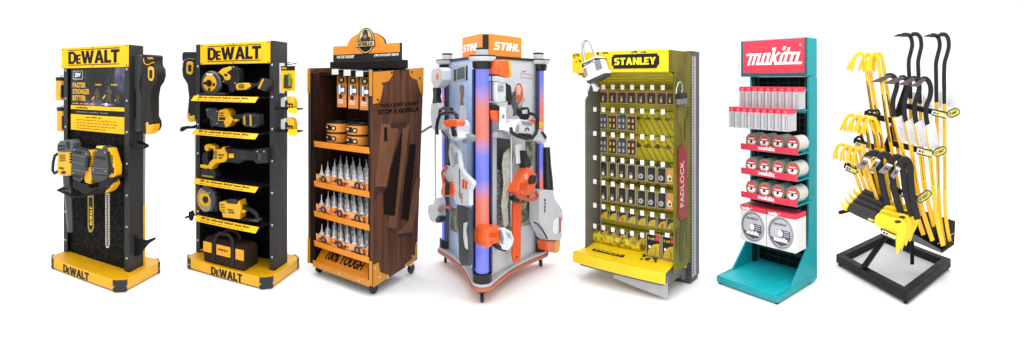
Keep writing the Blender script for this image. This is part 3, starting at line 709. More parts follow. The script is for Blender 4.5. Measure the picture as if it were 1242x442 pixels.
slab(U2, c, 'blade_shoe', [(300, 268.2), (312, 270), (314, 267), (310, 266.5)], v0+.0, .06, TGREY, bev=.003)
# tool bag on the plinth
bx0, bx1 = U2.p(246.5, 318, .03).x, U2.p(296.5, 330, .03).x
zb = .087; zt = U2.p(296, 299, .03).z
c = thing(U2, 'tool_bag', 'dark brown canvas tool bag with yellow patches on the plinth', 'tool bag', ((bx0+bx1)/2, .03, zb))
bw = bx1-bx0; bh = zt-zb; bd = .20
CAN = mat('bag_canvas', '33241c', .85, var=.2, bump=.4, bscale=500, spec=.15)
MB().yz([(0, 0), (bd, 0), (bd, bh*.86), (bd*.75, bh), (bd*.25, bh), (0, bh*.8)], -bw/2, bw/2).build('body', CAN, c, bev=.016, seg=3)
for f0, f1 in ((.01, .22), (.34, .68), (.80, .99)):
    MB().box(-bw/2+bw*f0, -bw/2+bw*f1, -.006, -.001, bh*.42, bh*.84).build('patch', mat('bag_yellow', 'eaa31a', .8, bump=.3, bscale=500), c, bev=.002)
block_text('DeWALT', INK, c, (-bw/2+bw*.39, -.006, bh*.62), (1, 0, 0), (0, 0, 1), bw*.24, .016)
for y_ in (0, bd*.5):
    zz0 = bh*.42
    MB().tube([(-bw*.22, y_-.006, 0.02), (-bw*.22, y_-.006, bh*.8), (-bw*.20, y_+.01, bh*1.12), (-bw*.12, y_+.02, bh*1.28), (bw*.10, y_+.02, bh*1.28), (bw*.20, y_+.01, bh*1.12), (bw*.235, y_-.006, bh*.8), (bw*.235, y_-.006, 0.02)], 1, flat=(.013, .004), up=(0, -1, .2)).build('strap', mat('strap_web', '1d1512', .8), c)
# left: black blower
v0 = .24
o = U2.p(230, 148, v0)
c = thing(U2, 'leaf_blower', 'black battery leaf blower with yellow tip, upright on the left side of the shelved stand', 'leaf blower', tuple(o), 'black leaf blowers on the stand sides')
slab(U2, c, 'motor_housing', [(221, 64), (223, 63), (237, 63), (238, 75), (238, 140), (236, 147), (230, 147), (226.5, 142), (227.5, 134), (229, 118), (227, 102), (221.5, 93), (220.5, 84), (222, 75), (220.5, 71)], v0, .12, TDARK, bev=.0065)
slab(U2, c, 'battery', [(226, 76), (228, 74.5), (232.5, 74.8), (234, 77), (233.5, 88), (231.5, 90.5), (227, 90), (225.6, 87)], v0-.01, .03, TYEL, bev=.006)
slab(U2, c, 'battery_label', [(228, 78.5), (231.8, 78.7), (231.6, 87), (228, 86.8)], v0-.014, .01, TDARK, bev=.001)
MB().tube([tuple(U2.p(x, y, v0-.004)-P(c)) for x, y in ((221.5, 78), (224, 73), (229, 71), (236, 71.6))], .0035, n=6).build('trim_line', mat('grey_trim', '77797a', .4), c)
slab(U2, c, 'nozzle_tip', [(226, 138), (229, 137), (229.5, 141), (236, 140), (236, 146), (232, 148.5), (228, 147)], v0-.006, .1, TYEL, bev=.0045)
# hook arms and pole of the stand, left
MB().prism([tuple(U2.p(x, y, .2)) for x, y in ((217.5, 159), (219, 154.5), (225, 153), (233, 153), (240, 150), (246, 146), (252, 143), (252, 147), (243, 152), (236, 156), (226, 156.5), (220, 160))], (0, .02, 0)).build('tool_hook', MBLACK, t, bev=.004)
MB().prism([tuple(U2.p(x, y, .2)) for x, y in ((223, 266), (224.5, 263), (228.5, 261.5), (228.5, 257.5), (233.5, 255.3), (234, 259.5), (240, 257), (244, 256), (244, 259), (234, 263), (232.5, 268.5), (230, 268), (228.5, 264.5))], (0, .02, 0)).build('tool_hook', MBLACK, t, bev=.004)
a_, b_, m_ = U2.p(237.4, 162, .17), U2.p(237.6, 262, .17), U2.p(237.4, 212, .17)
MB().cyl((b_.x-.002, .17, a_.z), (b_.x-.002, .17, m_.z), .0085, n=12).build('pole', mat('grey_pole', 'a7a9ab', .35, metal=.4), t)
MB().cyl((b_.x-.002, .17, m_.z-.0005), (b_.x-.002, .17, b_.z), .0095, n=12).build('pole', YELD, t)['label'] = 'yellow lower pole'
# right: hooks and hanging cards, tape measures on little shelves
for (xa, ya, xb, yb) in ((345, 77.6, 352, 75.6), (353.4, 78, 359.6, 76.6)):
    a_ = U2.p(xa, ya, .24); b_ = U2.p(xb, yb, .20)
    MB().tube([(X1, .30, a_.z-.004), tuple(a_), tuple(b_)], .003, n=6).build('peg_hook', BLACK, t)
v0 = .23
x0, x1, z0, z1 = U2.box(332.5, 76.5, 340, 113, v0)
c = thing(U2, 'blister_pack', 'white backing cards hanging edge-on at the right of the shelved stand', 'blister pack', ((x0+x1)/2, v0, z0))
MB().box(-(x1-x0)/2, -.004, 0, .003, 0, z1-z0).build('card', WHITE, c)
MB().box(.0, (x1-x0)/2+.03, .012, .015, 0, z1-z0).build('card', WHITE, c)
x0, x1, z0, z1 = U2.box(341, 80, 357.8, 110.5, v0-.03)
c = thing(U2, 'blister_pack', 'yellow carded tool battery in a clear blister on the right of the shelved stand', 'blister pack', ((x0+x1)/2, v0-.03, z0))
W_ = x1-x0; H_ = z1-z0
MB().box(-W_/2, W_/2, 0, .004, 0, H_).build('card', YEL, c, bev=.001)
MB().box(-W_/2, W_/2, -.0015, -.0003, H_*.82, H_).build('card_header', INK, c)
text('DEWALT', 'lettering', YEL, c, (-W_/2+.008, -.0016, H_*.87), (1, 0, 0), (0, 0, 1), W_*.34, .014, bold=.03)
MB().xz([(-W_*.22, .02), (W_*.28, .02), (W_*.30, H_*.5), (W_*.12, H_*.52), (W_*.1, H_*.66), (-W_*.18, H_*.66)], -.03, -.001).build('battery', BATT, c, bev=.006)
MB().box(W_*.16, W_*.34, -.031, -.0305+.0001, H_*.2, H_*.7).build('card_stripe', mat('olive_green', '6e7a1e', .4), c)
for i, (y0, y1, l0, l1) in enumerate(((117, 131, 131, 137.6), (143, 158, 157, 164.6))):
    v0 = .20
    x0, x1, z0, z1 = U2.box(340, y0, 357.5, y1, v0)
    br = MB().box(X1, x1+.02, v0-.03, v0+.10, z0-.012, z0-.002).build('bracket_shelf', MBLACK, t, bev=.001)
    p0 = U2.p(348.7, l0, v0-.04)
    MB().prism([tuple(U2.p(350, l0, v0-.035)), tuple(U2.p(359.5, l0, v0-.035)), tuple(U2.p(361.5, l1-1.5, v0-.05)), tuple(U2.p(359, l1, v0-.05)), tuple(U2.p(352, l1, v0-.05)), tuple(U2.p(348.5, l1-3.5, v0-.045))], (0, .004, 0)).build('shelf_lip', YEL, br, bev=.001)
    c = thing(U2, 'tape_measure', ('upper' if i == 0 else 'lower')+' of two yellow and chrome tape measures on side brackets of the shelved stand', 'tape measure', ((x0+x1)/2, v0, z0), 'tape measures on the side brackets')
    w_ = x1-x0; h_ = z1-z0
    MB().xz([(-w_*.05, 0), (w_*.5, 0), (w_*.5, h_*.55), (w_*.42, h_*.85), (w_*.28, h_), (-w_*.05, h_)], -.01, .05).build('body', TYEL, c, bev=.006)
    MB().xz([(-w_*.5, h_*.02), (-w_*.06, h_*.0), (-w_*.06, h_*.96), (-w_*.5, h_*.9)], -.005, .05).build('chrome_side', SILVER, c, bev=.008)
    MB().xz([(-w_*.12, h_*.02), (w_*.42, h_*.05), (w_*.42, h_*.4), (w_*.1, h_*.42), (w_*.02, h_*.7), (-w_*.12, h_*.6)], -.013, -.011).build('grip', TDARK, c)
    text('16 ft', 'lettering', YEL, c, (w_*.05, -.0132, h_*.14), (1, 0, 0), (0, 0, 1), w_*.3, .012)
# ================================================================== DISPLAY 3: wooden cabinet on castors
U3 = Unit((379, 317.5), (452, 349.5), (506, 315), .09)
t = thing(U3, 'display_cabinet', 'brown wooden display cabinet on castors with orange shelf edges and an arched orange sign', 'display cabinet', group='tool display stands')
D3 = t
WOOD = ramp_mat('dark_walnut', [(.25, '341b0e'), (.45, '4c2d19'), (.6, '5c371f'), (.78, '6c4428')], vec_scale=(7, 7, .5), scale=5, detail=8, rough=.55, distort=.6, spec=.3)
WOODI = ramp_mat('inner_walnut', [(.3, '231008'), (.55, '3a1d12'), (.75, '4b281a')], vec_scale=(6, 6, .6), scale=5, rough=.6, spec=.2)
OCH = mat('ochre_coat', 'c57f0e', .4, var=.06)
ORG = mat('shelf_orange', 'dd8410', .4, var=.05)
xL = U3.p(378.5, 317, 0).x-.03; xR = .298; zB = .085; zT = 1.585; dB = .56
xL = -.345
# left side panel, right side panel
pl = MB().yz([(0, zB), (dB, zB), (dB, zT+.03), (0, zT+.012)], xL, xL+.022).build('side_panel', WOOD, t, bev=.002)
qa = [U3.q(x, y, xR) for x, y in ((452, 88), (514, 82), (506, 315.5), (452, 349.5))]
pr = MB().yz([(p.y, p.z) for p in (qa[3], qa[2], qa[1], qa[0])], xR, xR-.022).build('side_panel', WOOD, t, bev=.002)
xi0, xi1 = xL+.022, xR-.022
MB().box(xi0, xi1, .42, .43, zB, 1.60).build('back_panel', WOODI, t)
MB().box(xi0, xi1, .02, .42, zB, zB+.02).build('bottom_panel', MBLACK, t)
for a_, b_ in ((xi0, xi0+.04), (xi1-.02, xi1)):
    MB().box(a_, b_, .006, .022, zB, 1.56).build('frame_post', MBLACK, t, bev=.002)
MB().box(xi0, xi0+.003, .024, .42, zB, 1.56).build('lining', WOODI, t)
tp = MB().box(xi0, xi1, .10, .52, 1.54, 1.565).build('top_panel', mat('soft_black_board', '111010', .6, spec=.2), t)
# sign on top
vs = .33
sL = U3.p(404, 60, vs).x; sR = U3.p(486, 60, vs).x
zb_ = (U3.p(404, 80, vs).z+U3.p(489, 82, vs).z)/2
zs = (U3.p(404, 53, vs).z+U3.p(486, 56, vs).z)/2
zp = U3.p(443, 39, vs).z
xa, xb = U3.p(421.5, 53, vs).x, U3.p(467, 54, vs).x
xm = (xa+xb)/2
MB().box(sL-.01, sR+.02, vs-.03, vs+.07, zb_-.02, (U3.p(404, 72.5, vs).z+U3.p(487, 75.5, vs).z)/2).build('sign_ledge', MATS['soft_black_board'], t, bev=.006)
arc = [(xm+(xb-xa)/2*math.cos(PI*k/16), zs+(zp-zs)*math.sin(PI*k/16)) for k in range(17)]
zl_ = (U3.p(404, 72.5, vs).z+U3.p(487, 75.5, vs).z)/2-.012
sg = MB().xz([(sL, zl_), (sR, zl_), (sR, zs)]+arc+[(sL, zs)], vs, vs+.02).build('sign_board', BLACK, t, bev=.002)
zo = (U3.p(404, 63.7, vs).z+U3.p(486, 66.6, vs).z)/2
arc2 = [(xm+((xb-xa)/2-.002)*math.cos(PI*k/16), zs-.003+(zp-zs)*math.sin(PI*k/16)) for k in range(17)]
MB().xz([(sL+.006, zo), (sR-.008, zo), (sR-.008, zs-.003)]+arc2+[(sL+.006, zs-.003)], vs-.003, vs-.0005).build('sign_face', mat('sign_orange', 'f28a1e', .45, var=.03), sg)
text('FOR THE TOUGHEST', 'lettering', WHITE, sg, (sL+.045, vs, zo-.032), (1, 0, 0), (0, 0, 1), .19, .024, bold=.02)
text('JOBS ON PLANET EARTH', 'lettering', WHITE, sg, (xm+.085, vs, zo-.032), (1, 0, 0), (0, 0, 1), .235, .024, bold=.02)
# round emblem with a dark ape head in a pale ring and a name band
em = Vector((xm+.004, vs-.003, zs+(zp-zs)*.30))
e1 = MB().lathe(tuple(em), (0, -1, 0), [(1, 0), (1, .0015)], n=40); 
def oval(cx, cz, rx, rz, y, m, name, parent, th=.0012, n=36, frm=None):
    return MB().prism([(cx+rx*math.cos(2*PI*k/n), y, cz+rz*math.sin(2*PI*k/n)) for k in range(n)], (0, -th, 0)).build(name, m, parent, smooth=False, frm=frm)
SEP = mat('sepia_print', 'd8b878', .5)
oval(em.x, em.z, .090, .102, vs-.0032, INK, 'emblem_ring', sg)
oval(em.x, em.z, .083, .095, vs-.0046, SEP, 'emblem_ring', sg)
oval(em.x, em.z, .074, .086, vs-.006, INK, 'emblem_ring', sg)
oval(em.x, em.z+.02, .060, .062, vs-.0074, SEP, 'emblem_field', sg)
oval(em.x, em.z+.045, .028, .044, vs-.0088, mat('emblem_dark', '2b1c16', .5), 'emblem_head', sg)
oval(em.x, em.z+.012, .052, .028, vs-.0090, MATS['emblem_dark'], 'emblem_head', sg)
oval(em.x, em.z+.034, .016, .018, vs-.0106, mat('emblem_face', '8a6a6a', .5), 'emblem_face', sg)
MB().box(em.x-.098, em.x+.098, vs-.0125, vs-.0112, em.z-.048, em.z-.002).build('emblem_band', INK, sg)
MB().box(em.x-.092, em.x+.092, vs-.0138, vs-.0126, em.z-.043, em.z-.007).build('emblem_band', SEP, sg)
text('GORILLA', 'lettering', INK, sg, (em.x-.078, vs-.0138, em.z-.039), (1, 0, 0), (0, 0, 1), .156, .029, bold=.04)
# ochre corner plates, side and front
def plate(pts, nm='corner_plate', rivets=()):
    m = MB().prism([tuple(U3.q(x, y, xR)) for x, y in pts], (.004, 0, 0)).build(nm, OCH, pr, bev=.0015)
    for x, y in rivets:
        q = U3.q(x, y, xR)
        MB().lathe((xR+.004, q.y, q.z), (1, 0, 0), [(.009, 0), (.008, .003), (.002, .005)], n=10).build('rivet', SILVER if y > 250 else MBLACK, m)
plate([(452.3, 88.2), (476.5, 85.6), (475.5, 92), (471, 98.5), (465, 100.5), (463.5, 110), (461, 121), (458, 125.5), (452.3, 126)], rivets=((474.5, 88), (463.5, 101.5), (457.5, 121)))
plate([(496, 83.9), (513.5, 82.3), (513, 114), (510, 113), (507, 104), (505.5, 97), (500, 95.5), (496.5, 91)], rivets=((499, 87.5), (508.5, 95)))
plate([(452.3, 321.5), (459, 318.5), (460.5, 330), (465, 332), (472, 334), (471, 337), (452.3, 349)], rivets=((455, 325), (460, 336), (470, 337)))
plate([(506, 293.5), (506, 315), (491, 324.3), (491, 321), (499, 314.5), (503, 310), (503.5, 297)], rivets=((505, 295), (500, 311), (491.5, 323)))
for (a0, a1) in ((zT+.008-.19, zT+.008), (zB, zB+.19)):
    MB().box(xL-.003, xL+.024, -.004, -.001, a0, a1).build('corner_plate', OCH, pl)
    MB().box(xL-.003, xL-.0005, -.001, .10, a0, a1).build('corner_plate', OCH, pl)
MB().box(xR-.024, xR+.003, -.005, -.002, zB, zB+.17).build('corner_plate', OCH, pr)
MB().box(xR-.024, xR+.003, -.005, -.002, zT-.19, zT-.01).build('corner_plate', OCH, pr)
# writing and printed tools on the right side
STN = mat('stencil_ink', '170d09', .7, spec=.15)
q1 = U3.q(460, 132.3, xR+.0005); q2 = U3.q(508.5, 133, xR+.0005)
text("YOU JUST CAN'T", 'lettering', STN, pr, (xR+.0005, q1.y, q1.z), (0, 1, 0), (0, 0, 1), q2.y-q1.y, .036, bold=.045)
q1 = U3.q(459, 139.5, xR+.0005); q2 = U3.q(508, 141, xR+.0005)
text("STOP A GORILLA", 'lettering', STN, pr, (xR+.0005, q1.y, q1.z), (0, 1, 0), (0, 0, 1), q2.y-q1.y, .036, bold=.045)
def printed(pts, m, name, k=0):
    return MB().prism([tuple(U3.q(x, y, xR+.0005+.0011*k)) for x, y in pts], (.001, 0, 0)).build(name, m, pr, smooth=False)
def jag(a, b, n, amp):
    out = []
    for i in range(n+1):
        f = i/n; out.append((a[0]+(b[0]-a[0])*f+(amp if i % 2 else 0), a[1]+(b[1]-a[1])*f))
    return out
TAN = mat('printed_handle', '6d4529', .6, var=.25)
DBR = mat('printed_shadow', '33190d', .6)
printed([(452.6, 246), (455.5, 225), (470, 228), (469.5, 232), (467, 236), (461, 233)], DBR, 'printed_handle_edge')
printed([(455, 226)]+[(462, 150), (484, 152)]+[(468, 227)], TAN, 'printed_handle', 1)
printed(jag((487.5, 160), (478, 262), 26, 1.2)+[(465.5, 260), (465.5, 232), (470, 228), (475, 200)], STN, 'printed_saw_blade', 2)
printed([(466, 155), (469.5, 154), (469.5, 171), (466, 172)], STN, 'printed_slot', 2)
printed([(488, 150), (497, 150), (480, 278), (470, 276), (472, 262), (479, 262), (487, 180)], TAN, 'printed_handle', 1)
printed([(474.5, 150), (494, 149), (493, 154), (487, 156), (474, 155)], DBR, 'printed_handle_edge', 3)
printed(jag((504, 175), (495, 268), 24, 1.0)+[(487, 266), (489, 235), (497, 175)], STN, 'printed_saw_blade', 2)
printed([(505, 215), (510, 216), (508, 240), (500, 283), (482, 287), (481, 283), (495, 269), (500, 240)], TAN, 'printed_handle', 1)
printed([(470, 276), (480, 279), (479.5, 283), (470, 280)], DBR, 'printed_handle_edge', 2)
printed([(481.6, 284), (500, 282), (499.4, 286), (482.5, 288.6)], DBR, 'printed_handle_edge', 2)
# shelves
def lipz(tl, bl, tr, brr, v):
    a, b, c_, d = U3.p(*tl, v), U3.p(*bl, v), U3.p(*tr, v), U3.p(*brr, v)
    return a.x, c_.x, (a.z+c_.z)/2, (b.z+d.z)/2
S3 = []
for k, (tl, bl, tr, br_) in enumerate((((382.6, 168.2), (383.4, 176), (444.4, 181.8), (444.4, 189.4)), ((384.8, 217.7), (384.8, 224.8), (444, 234.3), (444, 242.2)), ((386, 255.7), (386, 262.8), (444, 273), (444, 281)), ((387, 292), (387, 299), (444, 313), (444, 321)))):
    x0, x1, z1, z0 = lipz(tl, bl, tr, br_, .0)
    S3.append((z0, z1))
    sh = MB().box(xi0+.004, xi1-.001, .03, .42, z0+.002, z0+.010).build('shelf', MBLACK, t)
    MB().prism([(xi0+.045, -.004, z1), (xi1-.004, -.004, z1), (xi1-.004, .004, z0), (xi0+.045, .004, z0)], (0, .003, 0)).build('shelf_lip', ORG, sh, bev=.001)
zf0, zf1 = zB+.012, S3[3][0]-.016
ks = MB().prism([(xi0+.035, -.002, zB-.004), (xi1-.002, -.002, zB-.004), (xi1-.002, .13, zf1-.0), (xi0+.035, .13, zf1-.0)], (0, .005, 0)).build('kick_panel', ORG, t)
MB().box(xi0+.035, xi1-.002, -.004, .0, zB-.012, zB+.035).build('kick_panel', OCH, t)
for f in (.15, .5, .85):
    MB().cyl((xi0+.035+(xi1-xi0-.04)*f, -.004, zB+.012), (xi0+.035+(xi1-xi0-.04)*f, -.008, zB+.012), .008, n=10).build('screw', SILVER, ks)
dk = Vector((0, .132, zf1-zB+.004)).normalized()
LK = math.hypot(.132, zf1-zB+.004); ok_ = Vector((xi0+.11, -.002, zB-.004))+dk*(LK*.40)
text('100% TOUGH', 'lettering', INK, ks, tuple(ok_), (1, 0, 0), dk, .37, LK*.42, bold=.035, shear=.2, depth=.002)
# castors
for (x_, y_) in ((-.30, .05), (.255, .04), (-.30, .50), (.255, .50)):
    cs = MB().box(x_-.03, x_+.03, y_-.03, y_+.03, zB-.008, zB-.001).tube([(x_, y_+.005, zB-.004), (x_, y_+.02, .05)], .012, n=8).build('castor', STEEL, t)
    MB().lathe((x_-.012, y_+.03, .036), (1, 0, 0), [(.02, 0), (.036, .002), (.036, .022), (.02, .024)], n=20).build('wheel', BLACK, cs)
# hanging packs
PKO = ramp_mat('orange_card_print', [(.35, 'd9772a'), (.5, 'e8934a'), (.6, '3a2a1c'), (.7, 'd98a4a')], scale=26, rough=.45)
packs = ((408.8, 92.4, 420, 130), (422.4, 93, 434.4, 131.8), (436.6, 94, 449, 133.5))
tags3 = ((402.5, 83.7, 410.3, 90.6), (416.8, 84.6, 425, 92), (431.5, 86, 440.3, 93))
nm = ('left', 'middle', 'right')
for i in range(3):
    v0 = .16
    x0, x1, z0, z1 = U3.box(*packs[i], v0)
    c = thing(U3, 'adhesive_pack', '%s of three tall orange carded packs hanging at the top of the wooden cabinet' % nm[i], 'carded pack', ((x0+x1)/2, v0, z0), 'orange carded packs in the wooden cabinet')
    w_ = x1-x0; h_ = z1-z0; hw = w_/2
    MB().box(-hw, hw, 0, .004, 0, h_).build('card', mat('card_orange', 'e08a48', .5), c, bev=.001)
    MB().box(-hw, hw, -.0014, -.0002, h_*.76, h_).build('card_header', mat('card_sepia', 'a06a22', .5), c)
    oval(0, h_*.88, hw*.62, h_*.10, -.0016, INK, 'emblem', c)
    oval(0, h_*.88, hw*.30, h_*.05, -.0030, SEP, 'emblem', c)
    for k, cc in enumerate((MATS['grey_print'], WHITE, mat('pack_blue', '3b4a55', .4), MATS['grey_print'])):
        MB().cyl((-hw+w_*(.2+.2*k), -.012, h_*.44), (-hw+w_*(.2+.2*k), -.012, h_*.72), .008, n=10).build('tube', cc, c)
    MB().box(hw*.2, hw*.95, -.022, -.020, h_*.50, h_*.62).build('card_label', WHITE, c)
    oval(-hw*.2, h_*.34, hw*.32, h_*.07, -.0016, MATS['emblem_dark'], 'emblem', c)
    text('GLUE', 'lettering', WHITE, c, (-hw*.7, -.0004, h_*.2), (1, 0, 0), (0, 0, 1), w_*.5, .014, bold=.04)
    text('EPOXY', 'lettering', WHITE, c, (-hw*.7, -.0004, h_*.13), (1, 0, 0), (0, 0, 1), w_*.5, .010, bold=.04)
    x0, x1, z0, z1 = U3.box(*tags3[i], .03)
    pt = MB().box(x0, x1, .03, .032, z0, z1).build('price_tag', mat('tag_grey', 'cfcfcd', .5), t)
    MB().tube([((x0+x1)/2, .034, z1-.005), ((x0+x1)/2+.02, .42, z1+.0)], .003, n=6).build('peg_hook', STEEL, t)
# tape tubs
TAPE = mat('tub_orange', 'e0892b', .4, var=.06)
zt0 = S3[0][1]-.006
MB().box(xi0+.004, xi1-.001, .03, .42, zt0-.008, zt0-.001).build('shelf', MBLACK, t)
r_ = .085; hh = .078
def tape_tub(x, y, z, lab):
    c = thing(U3, 'tape_tub', lab, 'tape tub', (x, y, z), 'round tape tubs in the wooden cabinet')
    MB().lathe((0, 0, 0), (0, 0, 1), [(r_-.004, 0), (r_, .004), (r_, hh-.014), (r_-.003, hh-.013)], n=36).build('body', TAPE, c)
    MB().lathe((0, 0, hh-.013), (0, 0, 1), [(r_+.001, 0), (r_+.001, .010), (r_-.004, .013), (r_-.02, .013), (r_-.022, .009)], n=36).build('lid', BLACK, c)
    m = MB(); n_ = 14
    ps = [(math.sin(-1.15+1.3*k/n_)*(r_+.0015), -math.cos(-1.15+1.3*k/n_)*(r_+.0015)) for k in range(n_+1)]
    pi_ = [(p[0]*.985, p[1]*.985) for p in ps]
    m.xy(ps+pi_[::-1], .014, hh-.024).build('label_band', BLACK, c)
    m = MB()
    for k in range(4):
        a = -.92+.17*k
        m.add([(math.sin(a)*(r_+.003), -math.cos(a)*(r_+.003), .030), (math.sin(a+.12)*(r_+.003), -math.cos(a+.12)*(r_+.003), .030), (math.sin(a+.12)*(r_+.003), -math.cos(a+.12)*(r_+.003), .043), (math.sin(a)*(r_+.003), -math.cos(a)*(r_+.003), .043)], [(0, 1, 2, 3)])
    m.build('lettering', WHITE, c, smooth=False)
    a = .38; q = [(math.sin(a+.25*math.cos(2*PI*k/14))*(r_+.002), -math.cos(a+.25*math.cos(2*PI*k/14))*(r_+.002), .031+.02*math.sin(2*PI*k/14)) for k in range(14)]
    m = MB(); m.add(q, [tuple(range(14))]); m.build('emblem', INK, c, smooth=False)
    q = [(math.sin(a+.13*math.cos(2*PI*k/14))*(r_+.003), -math.cos(a+.13*math.cos(2*PI*k/14))*(r_+.003), .031+.011*math.sin(2*PI*k/14)) for k in range(14)]
    m = MB(); m.add(q, [tuple(range(14))]); m.build('emblem', SEP, c, smooth=False)
pL = U3.p(408.5, 170, .12); pR = U3.p(434, 176, .10)
for (px, yy, nm_) in ((pL.x, .13, 'left front'), (pR.x, .11, 'right front')):
    for k in range(2): tape_tub(px, yy, zt0+k*hh, '%s orange tape tub of the %s stack in the wooden cabinet' % (('lower', 'upper')[k], nm_))
for k in range(2): tape_tub(pR.x+.03, .29, zt0+k*hh, '%s orange tape tub of the right rear stack in the wooden cabinet' % (('lower', 'upper')[k]))
for k in range(2): tape_tub(pL.x+.0, .31, zt0+k*hh, '%s orange tape tub of the left rear stack in the wooden cabinet' % (('lower', 'upper')[k]))
# glue bottles in printed cartons
CART = ramp_mat('carton_print', [(.38, 'd9a06a'), (.47, 'e07a2a'), (.53, '3a1d10'), (.6, 'c9854a'), (.7, 'f0d0a0')], vec_scale=(1, 1, 1.4), scale=16, rough=.5, interp='CONSTANT')
BOT = mat('bottle_white', 'e8e8e8', .4, var=.03)
NOZ = mat('nozzle_grey', 'c4c8ca', .35)
rowsn = ('front', 'second', 'third', 'rear')
ordn = ('first', 'second', 'third', 'fourth', 'fifth', 'sixth', 'seventh', 'eighth', 'ninth')
shn = {1: 'upper', 2: 'middle', 3: 'lower'}
proto = None
for s_ in (1, 2, 3):
    zb0 = S3[s_][0]+.011
    xa_, xb_ = xi0+.055, xi1-.012
    ct = thing(U3, 'bottle_carton', 'sepia and orange printed carton of glue bottles on the %s bottle shelf' % shn[s_], 'carton', ((xa_+xb_)/2, .012, zb0), 'bottle cartons in the wooden cabinet')
    hw = (xb_-xa_)/2; ch = S3[s_][1]-zb0+.052
    MB().box(-hw, hw, 0, .004, 0, ch).build('front_face', CART, ct)
    MB().box(-hw, -hw+.004, .005, .30, 0, ch*.9).build('side_face', CART, ct)
    MB().box(hw-.004, hw, .005, .30, 0, ch*.9).build('side_face', CART, ct)
    MB().box(-hw+.005, hw-.005, .005, .30, 0, .003).build('floor_face', CART, ct)
    MB().box(-.02, .03, -.0014, -.0002, ch*.45, ch*.56).build('price_spot', RED, ct)
    for k in (0, 1, 2):
        oval(-hw+.08+k*.17, ch*.62, .03, .028, -.0004, MATS['emblem_dark'], 'emblem', ct)
        oval(-hw+.08+k*.17, ch*.62, .012, .016, -.0018, MATS['emblem_face'], 'emblem', ct)
    for r in range(4):
        for k in range(8):
            x = xa_+.028+(xb_-xa_-.056)*k/7; y = .045+.07*r; z = zb0+.004+.016*r
            lab = '%s-row glue bottle, %s from the left on the %s bottle shelf' % (rowsn[r], ordn[k], shn[s_])
            if proto is None:
                b = thing(U3, 'glue_bottle', lab, 'glue bottle', (x, y, z), 'glue bottles in the wooden cabinet')
                MB().lathe((0, 0, 0), (0, 0, 1), [(.019, 0), (.0215, .003), (.0215, .072), (.018, .084), (.010, .088)], n=18).build('body', BOT, b)
                MB().lathe((0, 0, .088), (0, 0, 1), [(.0105, 0), (.0105, .014), (.0055, .019), (.0036, .040), (.0020, .064)], n=14).build('nozzle', NOZ, b)
                proto = b
            else:
                b = copy_tree(proto)
                b['label'] = lab
                b.matrix_world = U3.M @ Matrix.Translation((x+JIT.uniform(-.002, .002), y+JIT.uniform(-.004, .004), z)) @ Matrix.Rotation(JIT.uniform(0, 6), 4, 'Z')
# ================================================================== DISPLAY 4: tower with three lit columns
zP = .125
cC = Unit.flo(585, 339.5, zP+.02); cL = Unit.flo(542.5, 298, zP+.02); cR = Unit.flo(653, 302, zP+.02)
def face_unit(a, b):
    a = Vector(a); b = Vector(b)
    return Unit(O=(a+b)/2, a=math.atan2(b.y-a.y, b.x-a.x))
UA = face_unit(cL, cC)      # left face, X runs from the left column to the front one
UB = face_unit(cC, cR)      # right face, X runs from the front column to the right one
UM = Unit(O=(Vector(cC)+Vector(cL)+Vector(cR))/3, a=0)
t = thing(UM, 'light_tower', 'three-sided tool tower with glowing blue and orange light columns and an orange sign on top', 'display tower', group='tool display stands')
D4 = t
def W2(c): # world floor point -> UM frame
    v = UM.Mi @ Vector((c[0], c[1], 0)); return Vector((v.x, v.y))
A_, B_, C_ = W2(cL), W2(cC), W2(cR)
cen = Vector((0, 0))
# base plate: rounded lobes at the columns, concave between
def lobed(k, bulge, n=10, concave=.10):
    out = []
    pts = [A_, B_, C_]
    for i in range(3):
        p = pts[i]; d = (p-cen).normalized(); ang = math.atan2(d.y, d.x)
        for j in range(n+1):
            a = ang-1.25+2.5*j/n
            out.append((p.x*1.0+bulge*math.cos(a), p.y+bulge*math.sin(a)))
        q = pts[(i+1) % 3]; m = (p+q)/2; md = m.normalized()
        p1 = Vector(out[-1]); a2 = math.atan2(q.y, q.x)-1.25; p2 = Vector((q.x+bulge*math.cos(a2), q.y+bulge*math.sin(a2)))
        for j in range(1, 8):
            f = j/8; out.append(tuple(p1*(1-f)+p2*f-md*(concave*math.sin(PI*f))))
    return out
LG = mat('silver_grey_panel', 'b4b9c2', .45, var=.04)
RIM = mat('red_orange_rim', 'b4674a', .45, var=.08)
MB().xy(lobed(1, .082, concave=.045), zP-.034, zP-.008).build('base_rim', RIM, t, bev=.006)
MB().xy(lobed(1, .072, concave=.045), zP-.0078, zP+.012).build('base', mat('base_light_grey', 'b9babf', .4, var=.04), t, bev=.004)
for p in (A_, B_, C_):
    d = p.normalized()*.02
    cs = MB().cyl((p.x+d.x, p.y+d.y, zP-.035), (p.x+d.x, p.y+d.y, zP-.062), .022, n=12).build('castor', BLACK, t)
    MB().lathe((p.x+d.x-.012, p.y+d.y, .028), (1, .2, 0), [(.02, 0), (.028, .003), (.028, .021), (.02, .024)], n=16).build('wheel', BLACK, cs)
